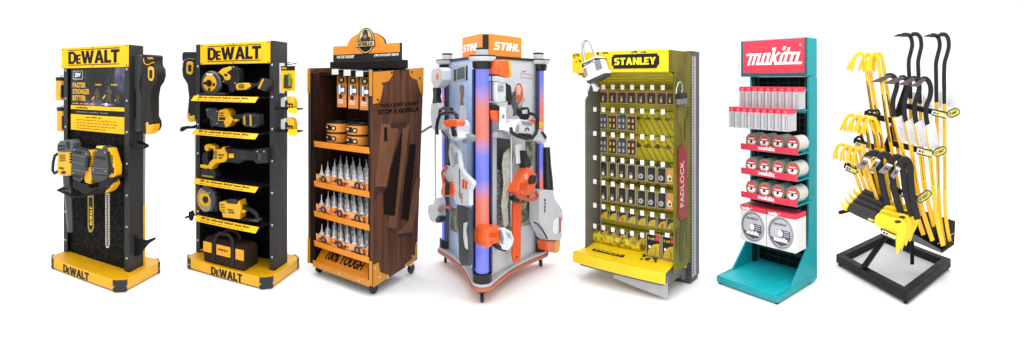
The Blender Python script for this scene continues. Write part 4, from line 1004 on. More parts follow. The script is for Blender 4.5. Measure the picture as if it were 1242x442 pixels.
# glowing tubes
m = bpy.data.materials.new('lit_column'); m.use_nodes = True
N = m.node_tree.nodes; L = m.node_tree.links; b = N['Principled BSDF']
b.inputs['Base Color'].default_value = (.08, .08, .1, 1); b.inputs['Roughness'].default_value = .35
tc = N.new('ShaderNodeTexCoord'); sp = N.new('ShaderNodeSeparateXYZ'); L.new(tc.outputs['Object'], sp.inputs[0])
rg = N.new('ShaderNodeMapRange'); rg.inputs['From Min'].default_value = .18; rg.inputs['From Max'].default_value = 1.6
L.new(sp.outputs['Z'], rg.inputs['Value'])
r = N.new('ShaderNodeValToRGB'); L.new(rg.outputs[0], r.inputs['Fac'])
BL, PK, OR_ = srgb('6b7afc'), srgb('c488d2'), srgb('ff7a55')
st = [(0, BL), (.12, BL), (.165, PK), (.21, OR_), (.36, OR_), (.41, PK), (.46, BL), (.57, BL), (.615, PK), (.66, OR_), (.80, OR_), (.86, PK), (.91, BL), (1, BL)]
while len(r.color_ramp.elements) < len(st): r.color_ramp.elements.new(.5)
for e, (p_, c_) in zip(r.color_ramp.elements, st): e.position = p_; e.color = c_+(1,)
L.new(r.outputs['Color'], b.inputs['Emission Color']); b.inputs['Emission Strength'].default_value = .80
MATS['lit_column'] = m
ZC = Unit.__new__(Unit)
zTop = 1.5-(80-HY)/FPX*Vector(cC).length          # bottom of the cap
zTop = EYE+(98-84)/FPX*Vector(cC).length
CAPW = mat('cap_light_grey', 'c3c7cd', .35)
for p in (A_, B_, C_):
    zt_ = zTop if p is B_ else zTop+.035
    zt_ = zTop+.0
    MB().lathe((p.x, p.y, zP+.013), (0, 0, 1), [(.064, 0), (.066, .06), (.060, .062)], n=28).build('column_socket', BLACK, t)
    MB().cyl((p.x, p.y, zP+.076), (p.x, p.y, zt_-.0), .046, n=32).build('light_tube', MATS['lit_column'], t)
    MB().lathe((p.x, p.y, zt_+.001), (0, 0, 1), [(.058, 0), (.066, .01), (.070, .045), (.064, .05)], n=28).build('column_socket', BLACK, t)
    cp = MB().lathe((p.x, p.y, zt_+.052), (0, 0, 1), [(.066, 0), (.082, .004), (.092, .018), (.094, .03), (.09, .034)], n=32).build('column_cap', CAPW, t)
    MB().lathe((p.x, p.y, zt_+.087), (0, 0, 1), [(.094, 0), (.095, .006), (.04, .010)], n=32).build('cap_rim', BLACK, cp)
    MB().lathe((p.x, p.y, zt_+.097), (0, 0, 1), [(.042, 0), (.042, .035), (.04, .037)], n=24).build('cap_knob', CAPW, cp)
    MB().lathe((p.x, p.y, zt_+.135), (0, 0, 1), [(.044, 0), (.044, .01), (.02, .013)], n=24).build('cap_rim', BLACK, cp)
    # dark reflector behind the tube
    d = -p.normalized(); a0 = math.atan2(d.y, d.x); n_ = 12
    ar = 1.75 if p is B_ else 1.2
    ou = [(p.x+.070*math.cos(a0-ar+2*ar*k/n_), p.y+.070*math.sin(a0-ar+2*ar*k/n_)) for k in range(n_+1)]
    inn = [(p.x+.060*math.cos(a0-ar+2*ar*k/n_), p.y+.060*math.sin(a0-ar+2*ar*k/n_)) for k in range(n_+1)][::-1]
    MB().xy(ou+inn, zP+.08, zt_).build('column_back', mat('navy_reflector', '26305e', .3), t)
zPan0, zPan1 = zP+.013, zTop+.075
PANL = mat('panel_pale_blue', 'a9bfe6', .35, var=.06, scale=3)
PANR = mat('panel_grey', 'c2c7cf', .4, var=.05, scale=3)
for U, a, b_, pm_, nm_ in ((UA, cL, cC, PANL, 'panel'), (UB, cC, cR, PANR, 'panel')):
    hw = (Vector(b_)-Vector(a)).length/2
    pn = MB().box(-hw+.07, hw-.07, 0.0, .02, zPan0, zPan1).build('display_panel', pm_, t, frm=U)
    MB().box(-hw+.03, hw-.03, -.01, .05, zPan1+.001, zPan1+.02).build('top_rail', BLACK, t, frm=U)
    for s in (-1, 1):
        ur = MB().box(s*(hw-.094), s*(hw-.068), -.012, .025, zPan0, zPan1-.002).build('slotted_upright', mat('upright_silver', 'b3b6bb', .35, metal=.3), t, frm=U)
        sl = MB()
        for k in range(70):
            z = zPan0+.03+k*(zPan1-zPan0-.06)/69
            sl.box(s*(hw-.084), s*(hw-.078), -.0132, -.0122, z, z+.010)
        sl.build('slot_row', MBLACK, ur, smooth=False, frm=U)
Uc = face_unit(cC, cL)
hw = (Vector(cR)-Vector(cL)).length/2
UC_ = face_unit(cR, cL)
MB().box(-hw+.07, hw-.07, 0.0, .02, zPan0, zPan1).build('display_panel', PANR, t, frm=UC_)
# sign box on top
Rf = UB.p(0, 0, 0)
hwA = (Vector(cC)-Vector(cL)).length/2; hwB = (Vector(cR)-Vector(cC)).length/2
zs0 = zPan1+.022
sB0, sB1 = UB.p(592.5, 60, .06), UB.p(631.5, 60, .06)
sA0, sA1 = UA.p(562, 60, .06), UA.p(585.5, 60, .06)
zs1 = (UB.p(592.5, 38.5, .06).z+UB.p(631.5, 47.5, .06).z)/2
SGO = mat('sign_bright_orange', 'ff8708', .4, var=.03)
wA0, wA1 = [W2((UA.M @ Vector((p.x, .06, 0)))[:2]) for p in (sA0, sA1)]
wB0, wB1 = [W2((UB.M @ Vector((p.x, .06, 0)))[:2]) for p in (sB0, sB1)]
MB().xy([tuple(wA0), tuple(wA1), tuple(wB0), tuple(wB1)], zs0, zs1-.006).build('sign_box', BLACK, t, bev=.003)
fa = MB().box(sA0.x, sA1.x, .052, .059, zs0+.004, zs1-.002).build('sign_face', SGO, t, frm=UA, bev=.001)
fb = MB().box(sB0.x, sB1.x, .052, .059, zs0+.004, zs1-.002).build('sign_face', SGO, t, frm=UB, bev=.001)
wa = sA1.x-sA0.x; wb = sB1.x-sB0.x; hs = zs1-zs0
block_text('STIHL', WHITE, fa, (sA0.x+wa*.04, .052, zs0+hs*.28), (1, 0, 0), (0, 0, 1), wa*.78, hs*.34, shear=.2, gap=.8, frm=UA)
block_text('STIHL', WHITE, fb, (sB0.x+wb*.12, .052, zs0+hs*.30), (1, 0, 0), (0, 0, 1), wb*.80, hs*.36, shear=.2, gap=.8, frm=UB)

# printed pictures on the panels
def pic(U, pts, v, m_, name, parent=t, th=.0012, k=0):
    return MB().prism([tuple(U.p(x, y, v-.0004-.0013*k)) for x, y in pts], (0, -th, 0)).build(name, m_, parent, smooth=False, frm=U)
PGR = ramp_mat('printed_woodland', [(.3, '22251c'), (.45, '4f5a3e'), (.6, '8d957c'), (.75, 'b8baa8')], scale=22, rough=.5)
PGK = ramp_mat('printed_gravel', [(.35, '34352f'), (.5, '6d6e66'), (.65, 'a9a9a0')], scale=60, rough=.5)
pic(UB, [(602.5, 166), (619, 168), (619, 206), (602.5, 206)], 0, mat('printed_dark_photo', '3d3a38', .4, var=.3), 'printed_photo')
pic(UB, [(602.5, 206.2), (619, 206.2), (622, 260), (612, 277), (602.5, 276)], 0, PGK, 'printed_photo')
pic(UB, [(619.2, 206), (646, 208), (646, 271), (613, 282), (612.5, 277), (622, 260)], 0, PGR, 'printed_photo')
pic(UB, [(637, 160), (647, 160), (647, 200), (638, 204)], 0, PGR, 'printed_photo')
pic(UA, [(545, 253), (555, 253), (555, 283), (545, 278)], 0, PGR, 'printed_photo')
pic(UA, [(568, 255), (573, 257), (573, 292), (568, 290)], 0, PGR, 'printed_photo')
pf = pic(UA, [(549, 81), (566.5, 76), (566.5, 98), (549, 100.5)], 0, MATS['upright_silver'], 'printed_frame')
pic(UA, [(550.5, 85), (553.5, 84), (553.5, 98), (550.5, 98.5)], 0, BLACK, 'printed_block', k=1)
pic(UA, [(554.5, 83.5), (563.5, 80.5), (563.5, 95), (554.5, 97)], 0, mat('print_slate', '4a5058', .4, var=.4), 'printed_block', k=1)
pic(UA, [(565, 80), (566.8, 79.5), (566.8, 97), (565, 97.3)], 0, BLACK, 'printed_block', k=2)
pic(UA, [(557.5, 105), (560.5, 102.5), (563, 105), (563, 115), (561.5, 120), (562.5, 128), (558, 128), (559, 116)], 0, mat('printed_figure_brown', '8a6f66', .5, var=.5, scale=60), 'printed_figure')
pic(UA, [(558, 128), (563, 128), (566, 134), (566, 160), (556, 160), (557, 140)], 0, mat('printed_figure_white', 'd2dbe8', .5, var=.2, scale=40), 'printed_figure')
fr = MB().tube([tuple(UB.p(x, y, -.002)) for x, y in ((632, 88.5), (645, 91), (645, 95.5), (631.5, 93.5), (632, 88.5))], .0018, n=4).build('printed_logo_frame', mat('logo_orange', 'd9704a', .5), t, frm=UB)
q_ = UB.p(633, 87.5, 0)
text('professional', 'lettering', MATS['logo_orange'], fr, (q_.x, -.0004, q_.z), (1, 0, 0), (0, 0, 1), .055, .012, frm=UB)
pic(UB, [(624, 108), (627, 101.5), (631, 101), (634, 108), (634.5, 118), (632, 124), (628, 125), (624.5, 118)], 0, mat('printed_helmet', 'c25a3a', .5, var=.4, scale=50), 'printed_figure')
pic(UB, [(624, 122), (628, 125), (633, 124), (633, 130), (628, 140), (622, 141)], 0, mat('printed_overalls', '5a5a5a', .5, var=.6, scale=60), 'printed_figure')

mat('smoke_grey_plastic', '7f878f', .35)
WPL = mat('white_tool_plastic', 'bfc4cb', .35, var=.04)
OPL = mat('orange_tool_plastic', 'e8602a', .35, var=.1)
OPD = mat('burnt_orange_plastic', 'c04a22', .4, var=.12)
def tower_thing(U, name, label, cat, x, y, v):
    return thing(U, name, label, cat, tuple(U.p(x, y, v)))
pic(UB, [(626, 104), (630, 103), (632, 108), (631, 115), (627, 116), (625.5, 110)], 0, mat('print_pale_skin', 'd8a58c', .5, var=.3), 'printed_figure', k=1)
pic(UB, [(622, 112), (625, 110), (626, 124), (623, 134), (620, 126)], 0, mat('print_charcoal', '45464a', .5, var=.4), 'printed_figure', k=1)
pic(UB, [(628, 128), (636, 118), (637.5, 120), (630, 132)], 0, mat('print_silver_bar', '9da2a8', .4), 'printed_figure', k=1)
pic(UB, [(622, 146), (646, 149), (646, 158), (622, 156)], 0, mat('print_blue_grey', '93a0b4', .4, var=.3, scale=30), 'printed_photo')
pic(UA, [(546, 118), (551, 116), (551, 150), (546, 150)], 0, mat('print_sky_blue', '9cc0f0', .4, var=.2, scale=20), 'printed_photo')
pic(UA, [(566.5, 105), (572, 103), (572, 245), (566.5, 243)], 0, MATS['print_sky_blue'], 'printed_photo')
# string trimmer on the left
v0 = -.16
c = tower_thing(UA, 'string_trimmer', 'white string trimmer with thin silver shaft hanging outside the left face of the lit tower', 'string trimmer', 527, 268, v0)
slab(UA, c, 'motor_housing', [(523, 86), (525, 82.5), (534, 82), (537, 85), (536.5, 97), (533, 104), (529, 107), (525.5, 105), (522.5, 98)], v0, .07, WPL, bev=.0065)
slab(UA, c, 'logo_patch', [(528.8, 90), (531, 89.5), (531.4, 96), (529, 96)], v0-.003, .004, OPL, bev=0)
slab(UA, c, 'grip', [(524.5, 106), (529.5, 106), (530, 112), (529, 117), (530.5, 125), (524, 126), (525, 116)], v0+.015, .04, TDARK, bev=.006)
slab(UA, c, 'shaft_cover', [(523, 126), (530.5, 125), (532, 135), (531.5, 148), (530, 158), (525, 158), (523, 150), (522, 138)], v0+.01, .05, WPL, bev=.0045)
MB().tube([tuple(UA.p(x, y, v0+.03)) for x, y in ((527, 152), (520, 155), (514, 159), (509, 161.5))], .011, n=8).build('loop_handle', BLACK, c, frm=UA)
MB().cyl(tuple(UA.p(528, 156, v0+.035)), tuple(UA.p(528, 252, v0+.035)), .006, n=10).build('shaft', SILVER, c, frm=UA)
slab(UA, c, 'trimmer_head', [(525.5, 247), (527, 240), (529.5, 240), (531, 249), (530, 256), (531, 262), (528, 269), (524, 270), (520.5, 266), (518.5, 258), (519, 249)], v0, .07, WPL, bev=.0065)
MB().tube([tuple(UA.p(x, y, v0+.02)) for x, y in ((530, 262), (532, 256), (536, 253), (541, 251.5), (547, 252))], .010, n=8).build('guard', OPD, c, frm=UA)
slab(UA, c, 'guard_tip', [(527.5, 266), (531, 263), (534, 263), (533, 268), (529, 271)], v0-.004, .05, TDARK, bev=.004)
# chainsaw on the left face
v0 = -.20
c = tower_thing(UA, 'chainsaw', 'white and orange chainsaw with black loop handle on the lit tower left face', 'chainsaw', 545, 172, v0)
slab(UA, c, 'motor_housing', [(535.5, 150), (539, 146), (552, 146), (555, 151), (554.5, 160), (556, 168), (551, 171), (546, 168), (539, 166), (536, 159)], v0, .09, WPL, bev=.0065)
slab(UA, c, 'top_cover', [(537.5, 146.5), (543, 145), (553, 145), (555, 148), (553, 153.5), (541, 154.5), (538, 151.5)], v0-.012, .06, OPL, bev=.006)
slab(UA, c, 'starter_cover', [(546, 154), (550, 154), (552.5, 165), (548.5, 166)], v0-.014, .03, TDARK, bev=.004)
MB().tube([tuple(UA.p(x, y, v0+.02)) for x, y in ((530.5, 163), (529.5, 155), (531, 146), (534, 138.5), (541, 137), (550, 136.5), (554, 140), (555, 149))], .013, n=10).build('loop_handle', BLACK, c, frm=UA)
MB().tube([tuple(UA.p(x, y, v0+.06)) for x, y in ((533, 140), (534, 133), (538, 131.5), (548, 132.5))], .012, n=10).build('rear_handle', BLACK, c, frm=UA)
MB().tube([tuple(UA.p(x, y, v0-.006)) for x, y in ((536, 159), (539, 163), (543, 167))], .008, n=8).build('trigger_guard', BLACK, c, frm=UA)
slab(UA, c, 'chain_cover', [(556, 150), (560, 152), (562, 163), (566, 162), (572, 166), (569, 172), (562, 175), (558, 168)], v0+.06, .04, mat('smoke_grey_plastic', '8f979f', .35), bev=.005)
slits(UA, c, 538, 157, 544, 163, 4, v0-.0035, MATS['smoke_grey_plastic'])
screws(UA, c, ((538, 149), (552, 157), (550, 169), (541, 165)), v0-.0135, r=.005)
slab(UA, c, 'side_label', [(547.5, 161), (554, 162), (553.6, 165), (547.5, 164.4)], v0-.004, .005, OPD, bev=0)
slab(UA, c, 'painted_shade', [(537, 160), (545, 163), (547, 169), (540, 167)], v0-.003, .02, MATS['smoke_grey_plastic'], bev=.002)  # grey patch puts shade into the colour of the white housing
# white hedge trimmer on the left face
v0 = -.16
c = tower_thing(UA, 'hedge_trimmer', 'white hedge trimmer with dark blade sheath on the lit tower left face', 'hedge trimmer', 560, 325, v0)
slab(UA, c, 'side_plate', [(545, 175), (549, 172), (555, 182), (558, 203), (562, 210), (572, 220), (573, 224), (569, 232), (569, 250), (556, 249), (551, 246), (549, 230), (550, 214), (546, 200), (544, 186)], v0, .03, WPL, bev=.005)
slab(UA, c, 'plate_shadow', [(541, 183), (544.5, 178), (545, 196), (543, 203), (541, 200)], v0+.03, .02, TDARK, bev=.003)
slab(UA, c, 'housing', [(537, 206), (541, 201), (549, 203), (551, 222), (549, 229), (543, 220), (539, 213)], v0+.012, .07, WPL, bev=.0045)
MB().tube([tuple(UA.p(x, y, v0)) for x, y in ((542, 203), (536, 209), (537, 218), (539, 222))], .009, n=8).build('loop_handle', OPD, c, frm=UA)
slab(UA, c, 'motor_housing', [(538, 222), (544, 221), (549, 224), (551, 232), (549, 238), (542, 239), (535, 237), (534, 231)], v0-.01, .09, OPL, bev=.0055)
slab(UA, c, 'grip', [(540, 221), (544.5, 221.5), (543.5, 237), (539, 237)], v0-.018, .03, TDARK, bev=.004)
slab(UA, c, 'vent_print', [(561, 217), (563.5, 218), (563, 229), (560, 228)], v0-.004, .004, OPD, bev=0)
slab(UA, c, 'vent_print', [(564.5, 219), (567, 221), (566, 230), (564, 229)], v0-.004, .004, OPD, bev=0)
text('STIHL', 'lettering', OPD, c, tuple(UA.p(561, 247, v0-.0005)), (0, 0, 1), (-1, 0, 0), .07, .03, bold=.02, frm=UA)
slab(UA, c, 'panel_line', [(556.5, 205), (558, 206), (558.5, 240), (557, 240)], v0-.003, .003, SILVER, bev=0)
slab(UA, c, 'blade_sheath', [(553.5, 249), (567, 253), (568, 266), (569, 280), (568.5, 318), (567, 323), (559, 323), (556.5, 316), (555.5, 285)], v0+.01, .03, mat('sheath_dark', '32373a', .4), bev=.006)
slab(UA, c, 'sheath_clip', [(562, 271), (565.5, 270), (564, 280), (565.5, 292), (566, 303), (563.5, 300), (561.8, 288)], v0-.0, .012, WPL, bev=.002)
slits(UA, c, 551, 186, 555, 200, 5, v0-.0035, MATS['smoke_grey_plastic'])
screws(UA, c, ((549, 178), (552, 205), (566, 222), (553, 244), (566, 246)), v0-.001, r=.005)
slab(UA, c, 'inset_panel', [(559, 214), (570, 222), (567, 232), (558, 231)], v0-.002, .003, MATS['cap_light_grey'], bev=0)
slab(UA, c, 'inset_panel', [(546, 180), (549, 178), (553, 200), (549, 204)], v0-.002, .003, mat('clear_grey', '9aa3ad', .3), bev=0)
slits(UA, c, 544.6, 224, 549, 236, 4, v0-.0135, OPD)
# right face: orange-capped blower head
v0 = -.10
c = tower_thing(UB, 'multi_tool', 'orange-topped white tool with silver shaft at the upper left of the tower right face', 'garden tool', 612, 160, v0)
slab(UB, c, 'top_cover', [(601, 76), (604, 73.5), (616, 72.5), (619, 74), (620, 92), (615, 94.5), (602, 90)], v0, .08, OPL, bev=.0045)
slab(UB, c, 'yellow_edge', [(617, 73), (618.5, 73), (621, 92), (619, 94)], v0-.004, .06, mat('lemon_plastic', 'e3b021', .4), bev=.002)
oval_p = UB.p(605.5, 84, v0)
MB().tube([(oval_p.x+.01*math.cos(2*PI*k/12), v0-.001, oval_p.z+.016*math.sin(2*PI*k/12)) for k in range(13)], .0022, n=5).build('vent_ring', OPD, c, frm=UB)
slab(UB, c, 'dome', [(602, 92), (608, 93), (616, 96), (614, 100), (608, 101), (602, 98)], v0+.0, .08, WPL, bev=.0055)
slab(UB, c, 'body', [(602, 99), (613, 101), (617, 112), (616, 128), (612, 135), (605, 134), (602, 120)], v0+.01, .06, mat('pale_plastic', 'cfd4da', .3), bev=.0055)
slab(UB, c, 'grip', [(615, 101), (620, 104), (622, 118), (620, 128), (615, 122)], v0+.0, .05, TDARK, bev=.006)
slab(UB, c, 'tag_card', [(606.5, 130), (613.5, 131), (614.5, 157), (606, 158)], v0-.02, .003, WHITE, bev=0)
slab(UB, c, 'trigger_cover', [(601, 134), (606, 134), (606, 148), (602, 147)], v0, .05, OPL, bev=.006)
slab(UB, c, 'side_cover', [(613, 148), (624, 145), (625, 152), (616, 160), (613, 160)], v0, .05, OPD, bev=.006)
slab(UB, c, 'base_block', [(603, 160), (613, 162), (621, 162), (620, 169), (602, 167)], v0, .05, mat('steel_plastic', '9aa0a6', .35), bev=.004)
slits(UB, c, 604, 104, 611, 112, 4, v0+.0065, MATS['smoke_grey_plastic'])
slab(UB, c, 'tag_print', [(609, 139), (612, 139), (612, 144), (609, 144)], v0-.022, .001, MATS['smoke_grey_plastic'], bev=0)
slab(UB, c, 'dark_collar', [(602, 127), (607, 130), (607, 134), (602, 133)], v0-.004, .05, TDARK, bev=.002)
screws(UB, c, ((604, 78), (617, 90), (604, 97), (613, 118)), v0-.001, r=.005)
MB().tube([tuple(UB.p(x, y, v0-.01)) for x, y in ((592, 123.5), (600, 124.5), (608, 124), (616, 123.5))], .004, n=8).build('wire_hook', SILVER, t, frm=UB)
v0 = -.06
c = tower_thing(UB, 'long_scabbard_saw', 'long pale pole saw hanging down the middle of the tower right face', 'pole saw', 619, 270, v0)
MB().cyl(tuple(UB.p(620, 150, v0)), tuple(UB.p(620, 275, v0)), .010, n=12).build('shaft', SILVER, c, frm=UB)
slab(UB, c, 'saw_bar', [(612, 186), (618, 180), (619, 205), (618, 232), (616, 250), (617, 272), (612, 278), (609, 250), (612, 222), (610, 200)], v0+.005, .012, mat('pale_birch', 'b9bbb0', .5, var=.25, scale=30), bev=.003)
slab(UB, c, 'bar_cover', [(624, 186), (631, 190), (632, 208), (627, 226), (623, 228), (621, 210)], v0-.01, .02, mat('alloy_cover', 'aab2bd', .3, metal=.5), bev=.004)
slab(UB, c, 'tag_card', [(625, 176), (633, 175), (633, 198), (626, 199)], v0-.02, .002, WHITE, bev=0)
# chainsaw on the right face
v0 = -.20
c = tower_thing(UB, 'chainsaw', 'grey-white chainsaw with black wrap handle, high on the right face of the lit tower', 'chainsaw', 640, 170, v0)
slab(UB, c, 'motor_housing', [(628, 148), (631, 145), (641, 146), (648, 149), (649, 162), (646, 167), (630, 163), (624, 160)], v0, .12, mat('silver_white_plastic', 'c9ced6', .3), bev=.0055)
slab(UB, c, 'top_cover', [(641, 145), (652, 145), (659, 151), (658, 155), (648, 152), (642, 150)], v0+.01, .08, OPL, bev=.0045)
slab(UB, c, 'fuel_cap', [(653, 149), (657, 148.5), (660, 152), (658, 156), (653.5, 154)], v0-.006, .03, mat('lime_yellow', 'd8c21f', .35), bev=.004)
slab(UB, c, 'chain_brake', [(630, 133), (633, 130.5), (641, 130), (643, 134), (643, 142), (640, 146), (635, 145), (631, 140)], v0+.03, .03, BLACK, bev=.006)
slab(UB, c, 'brake_window', [(633.5, 134), (640, 133), (640, 138), (634.5, 138.5)], v0+.024, .01, LG, bev=.002)
MB().tube([tuple(UB.p(x, y, v0-.01)) for x, y in ((643, 138), (648, 139), (652, 144), (652, 154), (650, 162), (645, 168), (636, 168), (627, 165), (620.5, 161), (619.5, 155))], .012, n=10).build('wrap_handle', BLACK, c, frm=UB)
slab(UB, c, 'starter_cover', [(631, 161.5), (645, 163), (645.5, 166.5), (631, 165)], v0-.012, .03, BLACK, bev=.004)
MB().tube([tuple(UB.p(x, y, v0-.004)) for x, y in ((637, 159), (638, 156), (640.5, 155.5), (642, 158.5))], .004, n=6).build('pull_grip', BLACK, c, frm=UB)
slab(UB, c, 'rear_handle', [(650, 156), (655, 157), (663, 164), (664, 170), (660, 175), (655, 171), (649, 171), (646, 168)], v0+.03, .06, mat('silver_white_plastic', 'c9ced6', .3), bev=.0055)
slab(UB, c, 'handle_grip', [(657, 160), (659.5, 160), (664, 166), (662, 169)], v0+.02, .04, BLACK, bev=.004)
slits(UB, c, 626, 152, 630, 160, 4, v0-.0035, MATS['smoke_grey_plastic'])
screws(UB, c, ((629, 150), (646, 150), (628, 160), (647, 160)), v0-.001, r=.005)
slab(UB, c, 'painted_shade', [(633, 147), (645, 148), (646, 153), (640, 152), (634, 151)], v0-.004, .02, MATS['smoke_grey_plastic'], bev=.002)  # shade on the pale housing, painted as a grey patch
# orange chainsaw lower right
v0 = -.14
c = tower_thing(UB, 'chainsaw', 'orange chainsaw with its orange bar sheath pointing down on the tower right face', 'chainsaw', 628, 318, v0)
slab(UB, c, 'motor_housing', [(631, 222), (641, 203), (646, 206), (651, 212), (652, 218), (648, 232), (645, 238), (632, 238), (627, 234)], v0, .10, OPL, bev=.0065)
slab(UB, c, 'air_filter', [(642, 219), (645, 213), (651, 213), (651.5, 219), (649, 223), (643, 224)], v0-.012, .04, BLACK, bev=.004)
slab(UB, c, 'painted_highlight', [(636.5, 213), (640, 210), (641, 217), (637.5, 219)], v0-.006, .02, mat('peach_highlight', 'f5a184', .3), bev=.003)  # paler patch stands in for a highlight on the orange housing
slab(UB, c, 'rear_handle', [(636, 183), (639, 183), (645, 200), (642, 206), (637, 204)], v0+.02, .05, BLACK, bev=.006)
MB().tube([tuple(UB.p(x, y, v0-.01)) for x, y in ((625, 234), (630, 239), (640, 242.5), (649, 242), (652, 238), (650, 233))], .014, n=10).build('front_handle', OPD, c, frm=UB)
slab(UB, c, 'hand_guard', [(624, 238), (628, 241), (632, 244), (628, 246), (624, 244)], v0, .04, BLACK, bev=.004)
slab(UB, c, 'bar_sheath', [(624, 246), (634, 247), (632.5, 262), (632, 310), (631, 319), (624.5, 319), (622.5, 310), (623.5, 280)], v0+.04, .022, mat('sheath_orange', 'df4f14', .45), bev=.006)
slab(UB, c, 'rivet', [(626.5, 311), (628, 311), (628, 313), (626.5, 313)], v0+.037, .004, BLACK, bev=0)
slits(UB, c, 631, 223, 640, 232, 4, v0-.0035, OPD, fill=.3)
screws(UB, c, ((642, 207), (648, 229), (633, 235), (644, 234)), v0-.001, r=.005)
# helmet with visor
v0 = -.13
c = tower_thing(UB, 'safety_helmet', 'orange safety helmet with a white visor hanging beside the front light column', 'safety helmet', 605, 303, v0)
ce = UB.p(603, 288, v0+.05)
slab(UB, c, 'shell', [(591, 290), (592.5, 281), (597, 276), (605, 274.5), (611, 276), (612, 282), (608, 290), (606, 295), (598, 297), (594.5, 302), (592, 297)], v0, .12, OPL, bev=.013)
slab(UB, c, 'visor', [(606, 278), (613, 276.5), (621, 281), (624, 290), (622, 299), (617, 304.5), (610, 303), (609, 297), (611, 290)], v0-.014, .10, mat('visor_white', 'd6dee6', .2), bev=.010)
slab(UB, c, 'ear_cup', [(604.5, 297), (609, 299), (615, 303), (614, 306), (608, 304), (605, 301)], v0-.004, .05, BLACK, bev=.005)
slab(UB, c, 'rivet', [(596, 293), (597.6, 293), (597.6, 295), (596, 295)], v0-.004, .006, OPD, bev=0)
slits(UB, c, 594, 283, 603, 289, 3, v0-.0035, OPD, fill=.25)
slab(UB, c, 'visor_edge', [(606.5, 279), (608, 278.4), (611.5, 290), (610, 297), (609, 290)], v0-.018, .01, MATS['smoke_grey_plastic'], bev=0)
slab(UB, c, 'visor_slot', [(614, 282), (619, 284), (621, 290), (616, 288)], v0-.018, .006, MATS['clear_grey'], bev=.001)
# leaf blower at the right corner
v0 = -.12
c = tower_thing(UB, 'leaf_blower', 'white leaf blower with black nozzle up, hanging at the right corner of the lit tower', 'leaf blower', 670, 306, v0)
a_, b_ = UB.p(663, 179, v0+.05), UB.p(665, 232, v0+.05)
MB().tube([tuple(a_), tuple(UB.p(663.5, 200, v0+.05)), tuple(UB.p(664.5, 220, v0+.05)), tuple(b_)], .045, n=20, radii=[.62, .75, .95, 1.0]).build('nozzle', mat('nozzle_black', '1c1d21', .35), c, frm=UB)
slab(UB, c, 'housing', [(655, 233), (660, 230.5), (671.5, 231), (673, 241), (678, 247), (682.5, 255), (683.5, 266), (681.5, 270), (682, 288), (679, 292), (665, 292), (660, 281), (654.5, 270)], v0-.0, .10, mat('blower_white', 'c5c9d0', .35), bev=.0075)
slab(UB, c, 'handle_gap', [(672.5, 268), (677, 264), (678.5, 266), (678, 280), (675.5, 284.5), (671.5, 283), (671, 276)], v0-.004, .02, WHITE, bev=.002)
slab(UB, c, 'trigger', [(678, 264), (681.5, 264.5), (681, 281), (678, 283)], v0-.006, .06, OPD, bev=.004)
block_text('STIHL', INK, c, tuple(UB.p(660, 241, v0-.0005)), (0, 0, -1), (1, 0, 0), .115, .022, shear=.2, frm=UB)
slab(UB, c, 'battery', [(663, 293), (673, 293), (672, 306), (668, 306.5), (664, 304)], v0+.005, .09, OPL, bev=.006)
slab(UB, c, 'battery', [(673.5, 293), (680.5, 290), (679, 305), (675, 308), (672.5, 306)], v0+.005, .09, mat('amber_battery', 'e8a024', .35), bev=.006)
MB().tube([tuple(UB.p(x, y, v0-.01)) for x, y in ((648, 270), (652, 272), (657, 278), (662, 286), (664, 290))], .006, n=8).build('strap', BLACK, c, frm=UB)
# ================================================================== DISPLAY 5: yellow padlock stand
U5 = Unit(O=(3.45*math.sin(.243), 3.45*math.cos(.243)), a=R(-45))
t = thing(U5, 'display_stand', 'olive yellow stand full of small padlock packs with a projecting yellow header', 'display stand', group='tool display stands')
D5 = t
uL, uR = -.505, .275
GRY = mat('warm_grey_coat', '6c6a68', .5, var=.05)
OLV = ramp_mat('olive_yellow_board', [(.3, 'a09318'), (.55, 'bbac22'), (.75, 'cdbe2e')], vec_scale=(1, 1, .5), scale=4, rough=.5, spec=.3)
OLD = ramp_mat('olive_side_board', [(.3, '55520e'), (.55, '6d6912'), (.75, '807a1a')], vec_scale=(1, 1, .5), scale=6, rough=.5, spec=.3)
SYE = mat('signal_yellow', 'ecc810', .4, var=.08)
vF, vB = .09, .30
zhB, zhT = 1.561, 1.709
wl = U5.p(711, 200, vF).x; wr = .285
wlb = U5.p(729, 200, vB).x
zw0 = .19
zwt = U5.p(722, 108, vF+.1).z
# left wing: inclined grey side with a clipped top corner
zA = U5.p(711, 122, vF).z; zB_ = U5.p(713, 300, vF).z
lw = MB().prism([(wl, vF, .21), (wl, vF, zA), (wl+(wlb-wl)*.4, vF+.08, zhB-.08), (wlb, vB, zhB-.06), (wlb, vB, .14), (wl+(wlb-wl)*.3, vF+.06, .15)], (-.016, .004, 0)).build('side_wing', GRY, t, bev=.003)
# back board
bb = MB().box(wlb, wr-.012, vB, vB+.016, .14, zhB+.05).build('back_board', OLV, t)
LN = mat('olive_line_ink', '4e4610', .6)
zf = lambda x, y: U5.p(x, y, vB-.0004)
for k in range(9):
    x0 = 776+9.0*k
    for (ya, yb) in ((139, 165), (168, 195)):
        xa = 770+7*k; a_ = zf(xa, ya); b_ = zf(xa+14, yb)
        if b_.x > wr-.02: continue
        MB().prism([(a_.x, vB-.0004, a_.z), (a_.x+.006, vB-.0004, a_.z), (b_.x+.006, vB-.0004, b_.z), (b_.x, vB-.0004, b_.z)], (0, -.001, 0)).build('printed_line', LN, bb, smooth=False)
for zz, hh_ in ((1.21, .02), (1.0, .03), (.86, .035), (.70, .035), (.56, .04), (.45, .04)):
    for k in range(7):
        x = wlb+.05+.085*k
        MB().prism([(x, vB-.0004, zz), (x+.04, vB-.0004, zz-.01), (x+.075, vB-.0004, zz+.004), (x+.04, vB-.0004, zz+hh_)], (0, -.001, 0)).build('printed_scratch', LN if k % 2 else mat('olive_mark_ink', '6a6112', .6), bb, smooth=False)
